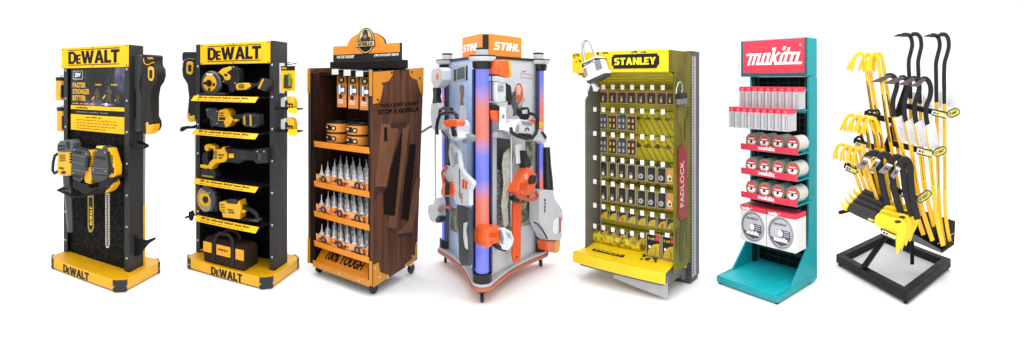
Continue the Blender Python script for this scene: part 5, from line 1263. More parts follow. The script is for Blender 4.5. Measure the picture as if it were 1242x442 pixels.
# right wing: outer face olive, with the perforated upright behind
v848 = U5.q(838, 200, wr).x
vs0 = U5.q(818.5, 200, wr).y; vs1 = U5.q(838, 200, wr).y; vs2 = U5.q(847.5, 200, wr).y
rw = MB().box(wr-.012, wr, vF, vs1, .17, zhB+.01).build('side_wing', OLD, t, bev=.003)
up = MB().box(wr-.05, wr+.006, vs1+.002, vs2, .03, 1.72).build('rear_upright', mat('upright_grey', '47484b', .45), t, bev=.004)
pm_ = mat('perforated_strip', 'a9abad', .45)
ps_ = MB().box(wr+.0065, wr+.008, vs1+.004, vs1+(vs2-vs1)*.5, .05, 1.68).build('perforated_strip', pm_, up)
sl = MB()
for k in range(75):
    z = .07+k*.0215
    sl.box(wr+.0085, wr+.0092, vs1+.018, vs1+.034, z, z+.011)
sl.build('slot_row', MBLACK, ps_, smooth=False)
MB().box(wl+.01, wr-.06, vs1+.03, vs2-.004, .14, 1.66).build('rear_cover', GRY, t)
# header: yellow front, olive rounded cheek, sloping soffit
def cheek(u0, u1, m_, nm_='header_side'):
    vb = vs1+.01
    pts = [(0, zhB), (0, zhT)]+[(vb-.06+.06*math.sin(PI/2*k/6), zhT-.0-.06*(1-math.cos(PI/2*k/6))) for k in range(7)]+[(vb, zhB-.10), (vb*.72, zhB-.07), (vb*.45, zhB-.005)]
    return MB().yz(pts, u0, u1).build(nm_, m_, t, bev=.002)
hL, hR = -.522, .285
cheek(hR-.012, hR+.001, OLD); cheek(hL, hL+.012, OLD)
hf = MB().box(hL, hR+.001, -.010, -.001, zhB, zhT+.002).build('header_panel', mat('header_yellow', 'f6c90a', .35, var=.05), t, bev=.002)
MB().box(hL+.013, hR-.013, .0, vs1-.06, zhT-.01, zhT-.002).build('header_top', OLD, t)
MB().prism([(hL+.013, .01, zhB+.004), (hL+.013, vB+.0, zhB-.10), (hR-.013, vB, zhB-.10), (hR-.013, .01, zhB+.004)], (0, .004, .008)).build('soffit', OLV, t)
for k in range(5):
    MB().box(hL+.014, hR-.014, .05+.05*k, .053+.05*k, zhB-.001-.0175*(k+.6)*1.0-.008, zhB+.0005-.0175*(k+.6)).build('printed_line', mat('olive_soft_line', '8d8116', .6), t, smooth=False)
# plaque on header
a_ = U5.p(742, 66.5, -.011); b_ = U5.p(799.5, 83, -.011)
x0, x1 = a_.x, b_.x; z0 = zhB+.024; z1 = zhT-.024; s_ = .014
MB().xz([(x0, z0+s_*1.6), (x0+s_, z0+s_*1.6), (x0+s_, z0), (x1-s_*1.6, z0), (x1-s_*1.6, z0+.005), (x1-s_, z0+.005), (x1-s_, z0+s_*1.6), (x1, z0+s_*1.6), (x1, z1-s_), (x1-s_, z1-s_), (x1-s_, z1), (x0+s_, z1), (x0+s_, z1-s_), (x0, z1-s_)], -.0135, -.0105).build('header_plaque', INK, hf)
block_text('STANLEY', mat('plaque_yellow', 'ffe00a', .4), hf, (x0+.024, -.0136, z0+.026), (1, 0, 0), (0, 0, 1), x1-x0-.048, z1-z0-.050, gap=.7)
# black scuffs printed on the header
random.seed(3)
for (cx_, cz_, n_, sc_) in ((-.49, zhT-.02, 9, .03), (-.47, zhT-.06, 6, .03), (-.30, zhT-.008, 8, .02), (-.22, zhT-.012, 6, .02), (.02, zhT-.008, 7, .015), (.10, zhT-.010, 6, .012)):
    for k in range(n_):
        ox, oz = random.uniform(-sc_, sc_)*1.2, random.uniform(-.4*sc_, .3*sc_)
        p_ = [(cx_+ox+random.uniform(.002, .012)*math.cos(a)*1.3, min(zhT-.001, cz_+oz+random.uniform(.002, .008)*math.sin(a))) for a in [2*PI*j/7 for j in range(7)]]
        m = MB(); m.add([(x, -.0104-.00015*k, z) for x, z in p_], [tuple(range(7))]); m.build('printed_scuff', MATS['olive_line_ink'] if k % 2 else INK, hf, smooth=False)
# tray
zt0, zt1 = .128, .207
tr = MB().box(hL+.0, .262, -.006, .002, zt0, zt1).build('tray_front', SYE, t, bev=.006)
tw = MB().prism([(hL, .003, zt1-.004), (.262, .003, zt1-.004), (.262, vB+.0, zt1+.035), (wlb-.02, vB, zt1+.035), (hL+.03, .06, zt1)], (0, 0, .006)).build('tray_top', SYE, t)
bp_ = [U5.p(x, y, -.003) for x, y in ((700, 323), (740, 332.5), (806, 344), (806, 336), (745, 328), (700, 318))]
MB().yz([(0.004, zt0+.005), (.0, zt1-.01), (.28, zt1+.02), (.34, zt1-.01), (.34, .05), (.30, .05), (.26, .11), (.12, .10)], .236, .256).build('tray_bracket', mat('bracket_grey', '56565a', .45), t, bev=.002)
MB().yz([(0.004, zt0+.005), (.0, zt1-.01), (.28, zt1+.02), (.34, zt1-.01), (.34, .05), (.30, .05), (.26, .11), (.12, .10)], hL+.02, hL+.036).build('tray_bracket', MATS['bracket_grey'], t, bev=.002)
MB().box(hL+.05, .23, .02, .05, zt0-.02, zt1-.012).build('tray_beam', MATS['bracket_grey'], t)
uk = U5.p(744, 334, .03).x
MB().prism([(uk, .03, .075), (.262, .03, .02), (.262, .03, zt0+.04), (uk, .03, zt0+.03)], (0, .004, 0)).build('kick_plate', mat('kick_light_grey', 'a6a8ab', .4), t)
MB().box(wl+.03, wr-.006, vs1+.004, vs2-.002, .0, .028).build('foot', MATS['upright_grey'], t)
# rolled printed sheet behind the tray, and the dark plate on the tray
c0 = U5.p(722, 306, .24); c1 = U5.p(780, 312, .24)
MB().tube([(c0.x, .23, zt1+.07), ((c0.x+c1.x)/2, .23, zt1+.07), (c1.x, .23, zt1+.07)], .045, n=20).build('rolled_edge', ramp_mat('yellow_camo', [(.38, '7d700f'), (.5, 'c4b01a'), (.62, 'e2ca1f'), (.7, '8a7d16')], scale=28, rough=.5), t)
a_, b_ = U5.h(713, 306, zt1+.012), U5.h(752, 314.5, zt1+.012)
yy = .10
MB().xy([(a_.x, .075), (b_.x, .075), (b_.x, .115), (a_.x, .115)], zt1+.0125, zt1+.017).build('name_plate', INK, tw, bev=.003)
block_text('STANLEY', SYE, tw, (a_.x+.02, .084, zt1+.0172), (1, 0, 0), (0, 1, 0), b_.x-a_.x-.04, .022, gap=1.2)
for k in range(16):
    cx_ = .06+random.uniform(-.07, .07); cy_ = .13+random.uniform(-.035, .035); m = MB(); r_ = random.uniform(.004, .016)
    zz_ = zt1+.0055+.031*(cy_/vB)+.0012+.0002*k
    m.add([(cx_+r_*random.uniform(.6, 1.3)*math.cos(a), cy_+r_*random.uniform(.6, 1.2)*math.sin(a), zz_+.004) for a in [2*PI*j/8 for j in range(8)]], [tuple(range(8))]); m.build('printed_scuff', INK, tw, smooth=False)
# pegs with white price tags, packs on them
TAG = mat('tag_white', 'f2f1ea', .5, var=.02)
vP = .20
tx = [732, 743.4, 755, 766.7, 779, 791.2, 804]
kx = [(728.3, 737), (738.8, 748.2), (749.8, 760), (761, 771.6), (773, 783.6), (785, 796), (797.3, 808.6), (809, 818.4)]
rowY = [ # tags left y, tags right y, packs left (y0,y1), packs right (y0,y1), number of packs
 (106, 106, (111, 126), (110, 126.5), 8),
 (134, 135, (138.5, 157), (138, 159), 4),
 (163.5, 167, (166.5, 186), (167, 189), 4),
 (193, 199, (197.5, 214), (202, 224), 8),
 (222, 231, (224.5, 243), (234, 255), 8),
 (251, 262.5, (254, 266.5), (264, 278.5), 8),
 (277.5, 289, (280.5, 291), (287, 299), 5)]
rown = ('top', 'second', 'third', 'fourth', 'fifth', 'sixth', 'bottom')
CLR = mat('clear_blister', 'b0a890', .15, var=.05)
CLR.node_tree.nodes['Principled BSDF'].inputs['Transmission Weight'].default_value = .0
for ri, (tl, trr, pl_, pr_, n_) in enumerate(rowY):
    zt_ = (U5.p(732, tl, vP-.03).z+U5.p(804, trr, vP-.03).z)/2
    MB().box(wlb+.01, wr-.02, vB-.012, vB-.004, zt_-.008, zt_-.002).build('peg_rail', mat('rail_olive', '57522a', .45), t)
    xs = ([721.5] if ri else [])+tx
    for k, x in enumerate(xs):
        if ri == 6 and k > 6: continue
        u = U5.p(x, tl, vP-.03).x
        MB().box(u-.0155, u+.0155, vP-.032, vP-.030, zt_-.018, zt_+.018).build('price_tag', TAG, t, smooth=False)
        MB().cyl((u, vP-.0295, zt_-.004), (u, vB-.013, zt_-.004), .0022, n=6).build('peg', STEEL, t)
    for k in range(n_):
        f = (kx[k][0]-728)/(818-728)
        y0 = pl_[0]+(pr_[0]-pl_[0])*f; y1 = pl_[1]+(pr_[1]-pl_[1])*f
        x0, x1, _, _ = U5.box(kx[k][0], y0, kx[k][1], y1, vP)
        za = (U5.p(732, pl_[1], vP).z+U5.p(813, pr_[1], vP).z)/2; zb = (U5.p(732, pl_[0], vP).z+U5.p(813, pr_[0], vP).z)/2
        if n_ < 8 and ri in (1, 2): za, zb = U5.p(750, (pl_[1]+pr_[1])/2, vP).z, U5.p(750, (pl_[0]+pr_[0])/2, vP).z
        W_ = x1-x0; H_ = zb-za; hw = W_/2
        c = thing(U5, 'padlock_pack', '%s padlock pack from the left on the %s peg row of the padlock stand' % (ordn[k], rown[ri]), 'padlock pack', ((x0+x1)/2, vP, za), 'padlock packs on the yellow stand')
        BR = mat('pack_border', '9a917c', .3, var=.05)
        MB().box(-hw, hw, .0, .003, 0, H_).build('card', BR, c)
        if ri in (0, 1, 2):
            back = mat('pack_card_dark', '2b1d10', .5, var=.3, scale=40) if not (ri and k % 2 == 0) else mat('pack_card_slate', '3b4044', .5, var=.3, scale=40)
            MB().box(-hw*.84, hw*.84, -.010, -.0003, H_*.06, H_*.84).build('blister', back, c, bev=.003)
            MB().box(-hw*.84, hw*.84, -.0016, -.0003, H_*.85, H_*.96).build('card_header', mat('pack_orange', 'b5641a', .5) if (ri == 0 or k % 2) else MATS['pack_card_slate'], c)
            if ri == 0:
                MB().box(-hw*.22, hw*.24, -.018, -.0102, H_*.16, H_*.44).build('lock_body', mat('brass', 'c9a45a', .35, metal=.3), c, bev=.002)
                MB().tube([(-hw*.15, -.014, H_*.44), (-hw*.15, -.014, H_*.6), (hw*.17, -.014, H_*.6), (hw*.17, -.014, H_*.44)], .0025, n=6).build('shackle', SILVER, c)
            else:
                for sx in (-1, 1):
                    for fz in (.16, .52):
                        MB().box(sx*hw*.45-hw*.2, sx*hw*.45+hw*.2, -.017, -.0102, H_*fz, H_*(fz+.2)).build('lock_body', mat('brass', 'c9a45a', .35, metal=.3) if k % 2 else mat('lock_steel', 'a7acb0', .35, metal=.3), c, bev=.002)
        elif ri in (3, 4):
            if k < 7:
                MB().box(-hw*.72, hw*.74, -.010, -.0003, H_*.06, H_*.92).build('blister', mat('pack_card_black', '15120e', .5, var=.2), c, bev=.003)
                if k < 4:
                    MB().box(-hw*.3, hw*.34, -.018, -.0102, H_*.12, H_*.32).build('lock_body', mat('lock_white', 'd9d6c2', .4), c, bev=.002)
                    MB().box(-hw*.25, hw*.30, -.016, -.0102, H_*.34, H_*.50).build('lock_dial', mat('lock_grey', '6d7378', .35, metal=.3), c, bev=.002)
                else:
                    MB().lathe((0, -.0102, H_*.34), (0, -1, 0), [(hw*.55, 0), (hw*.5, .008), (hw*.2, .009)], n=16).build('lock_body', mat('lock_steel', 'a7acb0', .35, metal=.3), c)
                    MB().lathe((0, -.0195, H_*.34), (0, -1, 0), [(hw*.17, 0), (hw*.15, .002)], n=10).build('keyhole', INK, c)
                MB().tube([(-hw*.3, -.013, H_*.5), (-hw*.3, -.013, H_*.66), (0, -.013, H_*.74), (hw*.3, -.013, H_*.66), (hw*.3, -.013, H_*.5)], .003, n=6).build('shackle', TGREY, c)
            else:
                MB().box(-hw*.9, hw*.9, -.002, -.0003, H_*.03, H_*.94).build('card_face', mat('pack_tan', 'd8922e', .5), c)
                MB().xz([(-hw*.7, H_*.2), (hw*.5, H_*.2), (hw*.5, H_*.46), (-hw*.2, H_*.62), (-hw*.7, H_*.46)], -.012, -.0022).build('lock_body', mat('cream_plastic', 'e8dcae', .4), c, bev=.002)
                MB().box(-hw*.25, hw*.2, -.016, -.0125, H_*.28, H_*.42).build('keyhole', INK, c)
        else:
            MB().box(-hw*.86, hw*.86, -.0016, -.0003, H_*.04, H_*.96).build('card_face', mat('pack_card_dark', '2b1d10', .5), c)
            n2 = 9
            MB().xz([(-hw*.8, H_*.06), (hw*.84, H_*.06), (hw*.84, H_*.72)]+[(hw*.84-hw*1.64*math.sin(PI/2*j/n2), H_*.06+H_*.66*math.cos(PI/2*j/n2)) for j in range(1, n2)], -.0030, -.0018).build('card_swoosh', mat('pack_yellow', 'b5a214', .45), c)
            MB().box(-hw*.1, hw*.3, -.010, -.0032, H_*.14, H_*.44).build('lock_body', mat('lock_red', 'c8361e', .4) if k in (2, 6) else (mat('brass', 'c9a45a', .35, metal=.3) if k % 2 else MATS['olive_yellow']), c, bev=.002)
for i, (x0_, y0_, x1_, y1_) in enumerate(((783.8, 285.5, 801, 311), (802.8, 288.5, 819, 315))):
    v_ = .15
    x0, x1, z0, z1 = U5.box(x0_, y0_, x1_, y1_, v_)
    W_ = x1-x0; H_ = z1-z0; hw = W_/2
    c = thing(U5, 'padlock_pack', ('left' if i == 0 else 'right')+' of two large black and yellow packs at the lower right of the padlock stand', 'padlock pack', ((x0+x1)/2, v_, z0), 'large packs on the yellow stand')
    MB().box(-hw, hw, 0, .003, 0, H_).build('card', MATS['pack_border'], c)
    MB().box(-hw*.88, hw*.88, -.0016, -.0003, H_*.04, H_*.96).build('card_face', INK, c)
    MB().xz([(-hw*.8, H_*.06), (hw*.84, H_*.06), (hw*.84, H_*.62)]+[(hw*.84-hw*1.64*math.sin(PI/2*j/9), H_*.06+H_*.56*math.cos(PI/2*j/9)) for j in range(1, 9)], -.0030, -.0018).build('card_swoosh', MATS['pack_yellow'], c)
    MB().box(hw*.35, hw*.86, -.0044, -.0032, H_*.74, H_*.94).build('card_label', RED, c)
    text('3 PACK', 'lettering', MATS['pack_yellow'], c, (-hw*.7, -.0017, H_*.74), (1, 0, 0), (0, 0, 1), hw*.9, .018, bold=.02)
    MB().box(-hw*.0, hw*.4, -.016, -.0032, H_*.14, H_*.40).build('lock_body', MATS['olive_yellow'], c, bev=.003)
    MB().box(-hw*.6, -hw*.35, -.006, -.0032, H_*.40, H_*.5).build('card_spot', WHITE, c)
    u = (x0+x1)/2; MB().box(u-.018, u+.018, v_-.02, v_-.018, z1+.0, z1+.03).build('price_tag', TAG, t, smooth=False)
    MB().cyl((u, v_-.0175, z1+.01), (u, vB-.001, z1+.01), .0025, n=6).build('peg', STEEL, t)
# big prop padlock hooked over the header
v0 = -.10
c = thing(U5, 'prop_padlock', 'oversized white padlock hooked over the left end of the yellow header', 'padlock', tuple(U5.p(714, 101, v0)))
PW = mat('padlock_white', 'e9eaec', .25, var=.03, coat=.3); PG = mat('padlock_grey', '9a9da1', .3, metal=.5)
slab(U5, c, 'body', [(705, 79.8), (706.5, 76), (720, 69), (726, 68.5), (728, 72), (733.6, 89.5), (732, 92), (715, 100.5), (712, 99.5), (710.5, 96)], v0, .075, PW, bev=.008)
slab(U5, c, 'base_band', [(711, 97), (733, 87.4), (734, 90.4), (733, 92.5), (714.6, 102), (711.6, 100.5)], v0-.004, .083, mat('padlock_dark', '3a3b3d', .35), bev=.004)
slab(U5, c, 'base_cap', [(711, 93.5), (733, 84.5), (733.8, 88.4), (712, 98.2)], v0-.006, .087, PW, bev=.003)
slab(U5, c, 'grey_panel', [(720, 74.5), (727.5, 72), (730.5, 83), (723, 86)], v0-.005, .01, PG, bev=.003)
slab(U5, c, 'grey_panel', [(706.8, 83.5), (710.5, 82.3), (713, 92), (710.5, 93.2)], v0-.005, .01, PG, bev=.003)
slab(U5, c, 'name_band', [(705.4, 80.4), (705.4, 77.6), (721, 70.4), (727.2, 70.2), (727.4, 72), (721.5, 73.2), (708, 80.5), (706.5, 82.6)], v0-.006, .087, mat('band_black', '1a1a1b', .4), bev=.002)
slab(U5, c, 'name_band', [(707.5, 78.6), (720.5, 72), (721.3, 74.4), (708.5, 81.4)], v0-.009, .01, PW, bev=.001)
q0 = U5.p(708.3, 81.0, v0-.0095); q1 = U5.p(721, 74.2, v0-.0095)
text('LAMINATED', 'lettering', INK, c, (q0.x, v0-.0095, q0.z+.002), (q1.x-q0.x, 0, q1.z-q0.z), (-(q1.z-q0.z), 0, q1.x-q0.x), (q1-q0).length*.95, .011, bold=.03, frm=U5)
MB().tube([tuple(U5.p(x, y, v0+.035)) for x, y in ((710, 79), (708.5, 70), (707, 60), (707, 53.5), (709, 49.6), (712.2, 48.6), (715.2, 50), (718, 55.5), (720.5, 62), (723, 71))], .0115, n=14).build('shackle', SILVER, c, frm=U5)
# chain link hanging under it
c = thing(U5, 'chain_link', 'white chain link and hook below the oversized padlock', 'chain', tuple(U5.p(714, 117, .0)))
MB().tube([tuple(U5.p(x, y, .0)) for x, y in ((712, 117), (711.4, 110), (713, 104), (717, 101), (721, 103), (723.5, 107), (720, 110))], .008, n=10).build('link', PW, c, frm=U5)
slab(U5, c, 'hook_end', [(717, 103), (721, 102), (725, 107), (722, 111.5), (719, 108)], -.01, .03, PW, bev=.004)
# hanging lock, cord and red sign on the right cheek
def side(pts, m_, nm_, par, k=0, th=.004, bev=0): return MB().prism([tuple(U5.q(x, y, wr+.002+k)) for x, y in pts], (th, 0, 0)).build(nm_, m_, par, bev=bev, frm=U5)
q = U5.q(824.5, 128, wr+.01)
c = thing(U5, 'hanging_lock', 'black and grey hanging padlock on the right side of the yellow padlock stand', 'padlock', tuple(q))
side([(819.8, 113), (828.8, 112), (829, 119), (819.8, 120)], BLACK, 'upper_body', c, th=.03, bev=.003)
side([(819.8, 120.3), (829, 119.3), (829, 126), (819.8, 127)], mat('lock_panel_grey', '6a6f78', .4), 'lower_body', c, th=.03, bev=.003)
MB().tube([tuple(U5.q(x, y, wr+.018)) for x, y in ((820, 114), (820.6, 107), (822.5, 101), (825, 99.5), (827, 102), (827.6, 108), (826.6, 113))], .0055, n=10).build('shackle', STEEL, c, frm=U5)
c = thing(U5, 'padlock_sign', 'red vertical sign reading PADLOCK on the right side of the yellow stand', 'sign', tuple(U5.q(826, 263, wr+.004)))
sd = side([(822.3, 181), (825.5, 177.5), (826.6, 175.5), (828, 175.5), (829.2, 178), (832.5, 184), (832.3, 263), (827, 264.5), (825.5, 268), (822, 264)], mat('sign_dark_red', '86121a', .45), 'board', c, th=.008, bev=.002)
q0 = U5.q(829.4, 250, wr+.0102); q1 = U5.q(829.6, 195, wr+.0102); q2 = U5.q(824.8, 222, wr+.0102)
text('PADLOCK', 'lettering', mat('sign_pale_text', 'd9b9b4', .5), c, (wr+.0102, q0.y, q0.z), (0, 0, 1), (0, -1, 0), q1.z-q0.z, abs(q2.y-q0.y)*.95, bold=.01, frm=U5)
MB().tube([tuple(U5.q(x, y, wr+.008)) for x, y in ((822, 128), (822, 148), (826.6, 156), (827, 176))], .003, n=6).build('cord', mat('red_brown_cord', '7d2f16', .5), c, frm=U5)
sdw = mat('olive_print_dark', '4b4510', .6)
side([(834, 130), (836, 130), (836, 140), (832, 146), (831.5, 170), (830, 170), (830.4, 145), (834, 139)], sdw, 'printed_line', rw, th=.0012)
side([(825, 270), (830, 266), (829.5, 285), (827, 300), (829, 312), (825, 318), (824, 300)], sdw, 'printed_shape', rw, th=.0012)
side([(833, 255), (836, 250), (835.4, 285), (833.5, 300), (832, 280)], mat('olive_print_mid', '625a14', .6), 'printed_shape', rw, th=.0012)
side([(820, 280), (823, 276), (822.5, 300), (820, 306)], sdw, 'printed_shape', rw, th=.0012)
# ================================================================== DISPLAY 6: teal rack with red sign
U6 = Unit((869, 344), (943, 371), (986, 344))
t = thing(U6, 'display_stand', 'teal metal rack with a red sign, white boxes and discs above an empty base shelf', 'display stand', group='tool display stands')
D6 = t
TEAL = mat('teal_coat', '0d9aa3', .42, wear=.12, var=.05, spec=.35)
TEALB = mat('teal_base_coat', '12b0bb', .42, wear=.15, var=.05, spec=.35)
TDK = mat('dark_teal_mesh', '0c2f31', .5, var=.2, spec=.3)
CRIM = mat('crimson_print', 'd8354c', .45, var=.03)
hF, hB = .352, .50
hw = .28
zH0, zH1 = 1.532, 1.818
xHl = U6.p(899, 70, hF).x
# base tray
MB().box(-hw, hw, 0, .483, .014, .058).build('base', TEAL, t, bev=.003)
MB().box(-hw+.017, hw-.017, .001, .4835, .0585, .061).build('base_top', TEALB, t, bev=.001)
for x, y in ((-hw+.02, .02), (hw-.02, .02), (-hw+.02, .42), (hw-.02, .42)):
    MB().cyl((x, y, 0), (x, y, .013), .012, n=12).build('foot', MBLACK, t)
# uprights with gussets
uF, uB = .385, .50
gy, gz = .17, .30
for s in (-1, 1):
    x0, x1 = (hw-.016, hw) if s > 0 else (-hw, -hw+.016)
    MB().yz([(.02, .0585), (.484, .0585), (.484, .02), (uB, .02), (uB, zH0-.001), (uF, zH0-.001), (uF, gz), (gy, .066)], x0, x1).build('side_panel', TEAL, t, bev=.0015)
    xi = (x0, x0-.028) if s > 0 else (x1, x1+.028)
    up = MB().box(xi[0], xi[1], uF+.006, uF+.040, .062, zH0-.002).build('slotted_upright', TDK, t, bev=.001)
MB().box(-hw+.017, hw-.017, uB-.016, uB-.006, .02, zH0-.002).build('back_panel', mat('black_teal_back', '071415', .6, spec=.15), t)
for k in range(27):
    z = .13+k*.052
    MB().cyl((-hw+.045, uF+.05, z), (hw-.045, uF+.05, z), .0032, n=6).build('grid_wire', TDK, t)
for k in range(4):
    x = -hw+.14+k*.10
    MB().cyl((x, uF+.057, .07), (x, uF+.057, zH0-.01), .003, n=6).build('grid_wire', TDK, t)
for z in (.18, .30, .42): MB().box(-hw+.045, hw-.045, uF+.03, uF+.046, z, z+.03).build('cross_rail', TDK, t, bev=.001)
# header box
MB().box(xHl, hw, hF, hB, zH0, zH1).build('header_box', TEAL, t, bev=.008)
a_ = U6.p(901.5, 60, hF-.003).x; b_ = U6.p(975.6, 60, hF-.003).x
fc = MB().box(a_, b_, hF-.004, hF-.0005, zH0+.028, zH1-.006).build('sign_face', CRIM, t)
MB().box(xHl-.001, hw+.001, hF-.003, hF+.012, zH0-.001, zH0+.024).build('header_edge', mat('dark_teal_coat', '0b6066', .45), t, bev=.002)
MB().box(xHl-.001, a_-.001, hF-.003, hF+.012, zH0+.0245, zH1-.004).build('header_edge', MATS['dark_teal_coat'], t, bev=.002)
MB().box(b_+.001, hw+.001, hF-.003, hF+.012, zH0+.0245, zH1-.004).build('header_edge', MATS['dark_teal_coat'], t, bev=.002)
script_text(WHITE, fc, (a_+.004, hF-.0042, zH0+.088), (1, 0, 0), (0, 0, 1), b_-a_-.010, .135, th=1.45, shear=.28)
oval(b_-.035, zH1-.055, .012, .013, hF-.0042, mat('pale_pink_print', 'f08a98', .5), 'registered_mark', fc)
# two rows of narrow boxes on hooks
BOXW = mat('box_white', 'bcbdc0', .5, var=.05); BOXS = mat('box_side_white', 'd5d5d7', .5, var=.04)
rowdef = [('upper', .185, (896, 969.6), 106.8, 131, 104, 131.5, .085, 977.6), ('lower', .06, (883.5, 956.6), 131, 155.3, 131.3, 159, .10, 966)]
BPROTO = None
for nm_, v0, (xa, xb), yt0, yb0, yt1, yb1, dep, xs in rowdef:
    L0, L1 = U6.p(xa, yt0, v0).x, U6.p(xb, yt1, v0).x
    zt_ = (U6.p(xa, yt0, v0).z+U6.p(xb, yt1, v0).z)/2; zb_ = (U6.p(xa, yb0, v0).z+U6.p(xb, yb1, v0).z)/2
    pitch = (L1-L0)/9; bw_ = pitch*.86; H_ = zt_-zb_
    for k in range(9):
        x = L0+pitch*(k+.5)
        c = thing(U6, 'carton', '%s narrow box from the left in the %s row of the teal rack' % (ordn[k], nm_), 'box', (x, v0, zb_), 'narrow boxes on the teal rack')
        h_ = bw_/2
        MB().box(-h_, h_, 0, dep, 0, H_*.80).build('body', BOXW, c, bev=.001)
        MB().box(-h_, h_, 0, dep, H_*.8005, H_).build('lid_band', CRIM, c, bev=.001)
        MB().box(-h_-.0006, h_+.0006, -.001, dep*.9, H_*.76, H_*.80).build('pink_stripe', mat('pink_print', 'e58c96', .5), c)
        MB().box(-h_*.05, h_*.25, -.0012, -.0002, H_*.08, H_*.70).build('printed_line', mat('grey_line', '8d8d92', .5), c)
        MB().box(h_*.55, h_*.95, -.0012, -.0002, H_*.04, H_*.74).build('printed_line', mat('shade_line', 'a3a3a8', .5), c)
        MB().box(-h_*.2, h_*.5, -.0012, -.0002, H_*.85, H_*.91).build('printed_logo', mat('pale_pink_print', 'f08a98', .5), c)
        MB().cyl((x, v0+dep+.0005, zt_-.02), (x, uF+.046, zt_-.02), .0028, n=6).build('peg_hook', TEAL, t)
    MB().box(-hw+.02, hw-.02, uF-.02, uF-.002, zt_-.045, zt_-.015).build('hook_bar', TEAL, t, bev=.002)
# three disc trays
KRAFT = mat('abrasive_kraft', '8d7866', .8, var=.18, scale=60, bump=.3, bscale=600)
DW = mat('disc_side_white', 'cfcfc9', .6, var=.12, scale=40)
dprot = None
for ti, ((tl, bl, tr_, br_), cy0, cy1) in enumerate(((((898.2, 174.3), (898.5, 181), (968, 180), (967.4, 188.7)), 171.3, 175.3), (((898.5, 203.7), (899, 211), (967.4, 211.6), (967, 220.4)), 200.7, 206.6), (((898.5, 232), (899, 239), (966.6, 243.2), (966.6, 251.8)), 228.5, 236.6))):
    vL = .16
    pts_ = [U6.p(*q_, vL) for q_ in (tl, bl, tr_, br_)]
    x0, x1 = pts_[0].x, pts_[2].x; z1 = (pts_[0].z+pts_[2].z)/2; z0 = (pts_[1].z+pts_[3].z)/2
    tn = ('top', 'middle', 'bottom')[ti]
    ry = MB().box(x0+.004, x1-.004, vL+.006, uF-.001, z0-.002, z0+.003).build('disc_tray', TEAL, t)
    lp = MB().box(x0, x1, vL, vL+.004, z0, z1).build('tray_lip', CRIM, ry, bev=.002)
    script_text(WHITE, lp, (x0+(x1-x0)*.30, vL, z0+.012), (1, 0, 0), (0, 0, 1), (x1-x0)*.33, (z1-z0)*.62, th=1.6, shear=.28)
    MB().tube([(x1-.006, vL+.01, z0+.004), (x1-.006, uF-.01, z0+.004), (x1-.006, uF-.01, z1+.06)], .003, n=6).build('tray_wire', TEAL, ry)
    MB().tube([(x1-.006, vL+.01, z0+.03), (x1-.006, uF-.05, z0+.034), (x1-.006, uF-.05, z0+.09)], .0025, n=6).build('tray_wire', TEAL, ry)
    for k, xc in enumerate((911.5, 927.2, 943.6, 961.3)):
        cy = cy0+(cy1-cy0)*k/3
        ce = U6.p(xc, cy, vL+.02); r_ = .058; dp = .115
        lab = '%s stack of abrasive discs from the left on the %s disc tray' % (ordn[k], tn)
        c = thing(U6, 'disc_stack', lab, 'disc stack', (ce.x, vL+.02, z0+.0035), 'disc stacks on the teal rack')
        zc_ = r_+.001
        zc_ = max(ce.z-(z0+.0035), r_*.9)
        MB().lathe((0, 0, zc_), (0, 1, 0), [(r_, 0), (r_, .004)], n=32).build('front_disc', KRAFT, c)
        MB().lathe((0, .0045, zc_), (0, 1, 0), [(r_*.99, 0)]+[(r_*(.995 if j % 2 else .975), .003+j*(dp-.008)/22) for j in range(23)]+[(r_*.99, dp)], n=32).build('disc_pile', DW if k == 3 else mat('disc_side_grey', 'a19a90', .7, var=.12, scale=40), c)
        n_ = 24
        m = MB().prism([(r_*.66*math.cos(PI*j/n_), -.0003, zc_+.006+r_*.66*math.sin(PI*j/n_)) for j in range(n_+1)], (0, -.001, 0)); m.build('label_top', CRIM, c, smooth=False)
        m = MB().prism([(-r_*.66, -.0003, zc_+.005), (r_*.66, -.0003, zc_+.005)]+[(r_*.66*math.cos(-PI*j/n_), -.0003, zc_-.002+r_*.60*math.sin(-PI*j/n_)) for j in range(1, n_)], (0, -.001, 0)); m.build('label_bottom', WHITE, c, smooth=False)
        MB().box(-r_*.45, r_*.45, -.0026, -.0014, zc_+.016, zc_+.023).build('label_print', WHITE, c)
        oval(0, zc_-.002, .010, .010, -.0015, INK, 'centre_hole', c, th=.0015, n=14)
        MB().box(-r_*.3, -r_*.1, -.0026, -.0014, zc_-.012, zc_-.004).build('label_print', MATS['grey_line'], c)
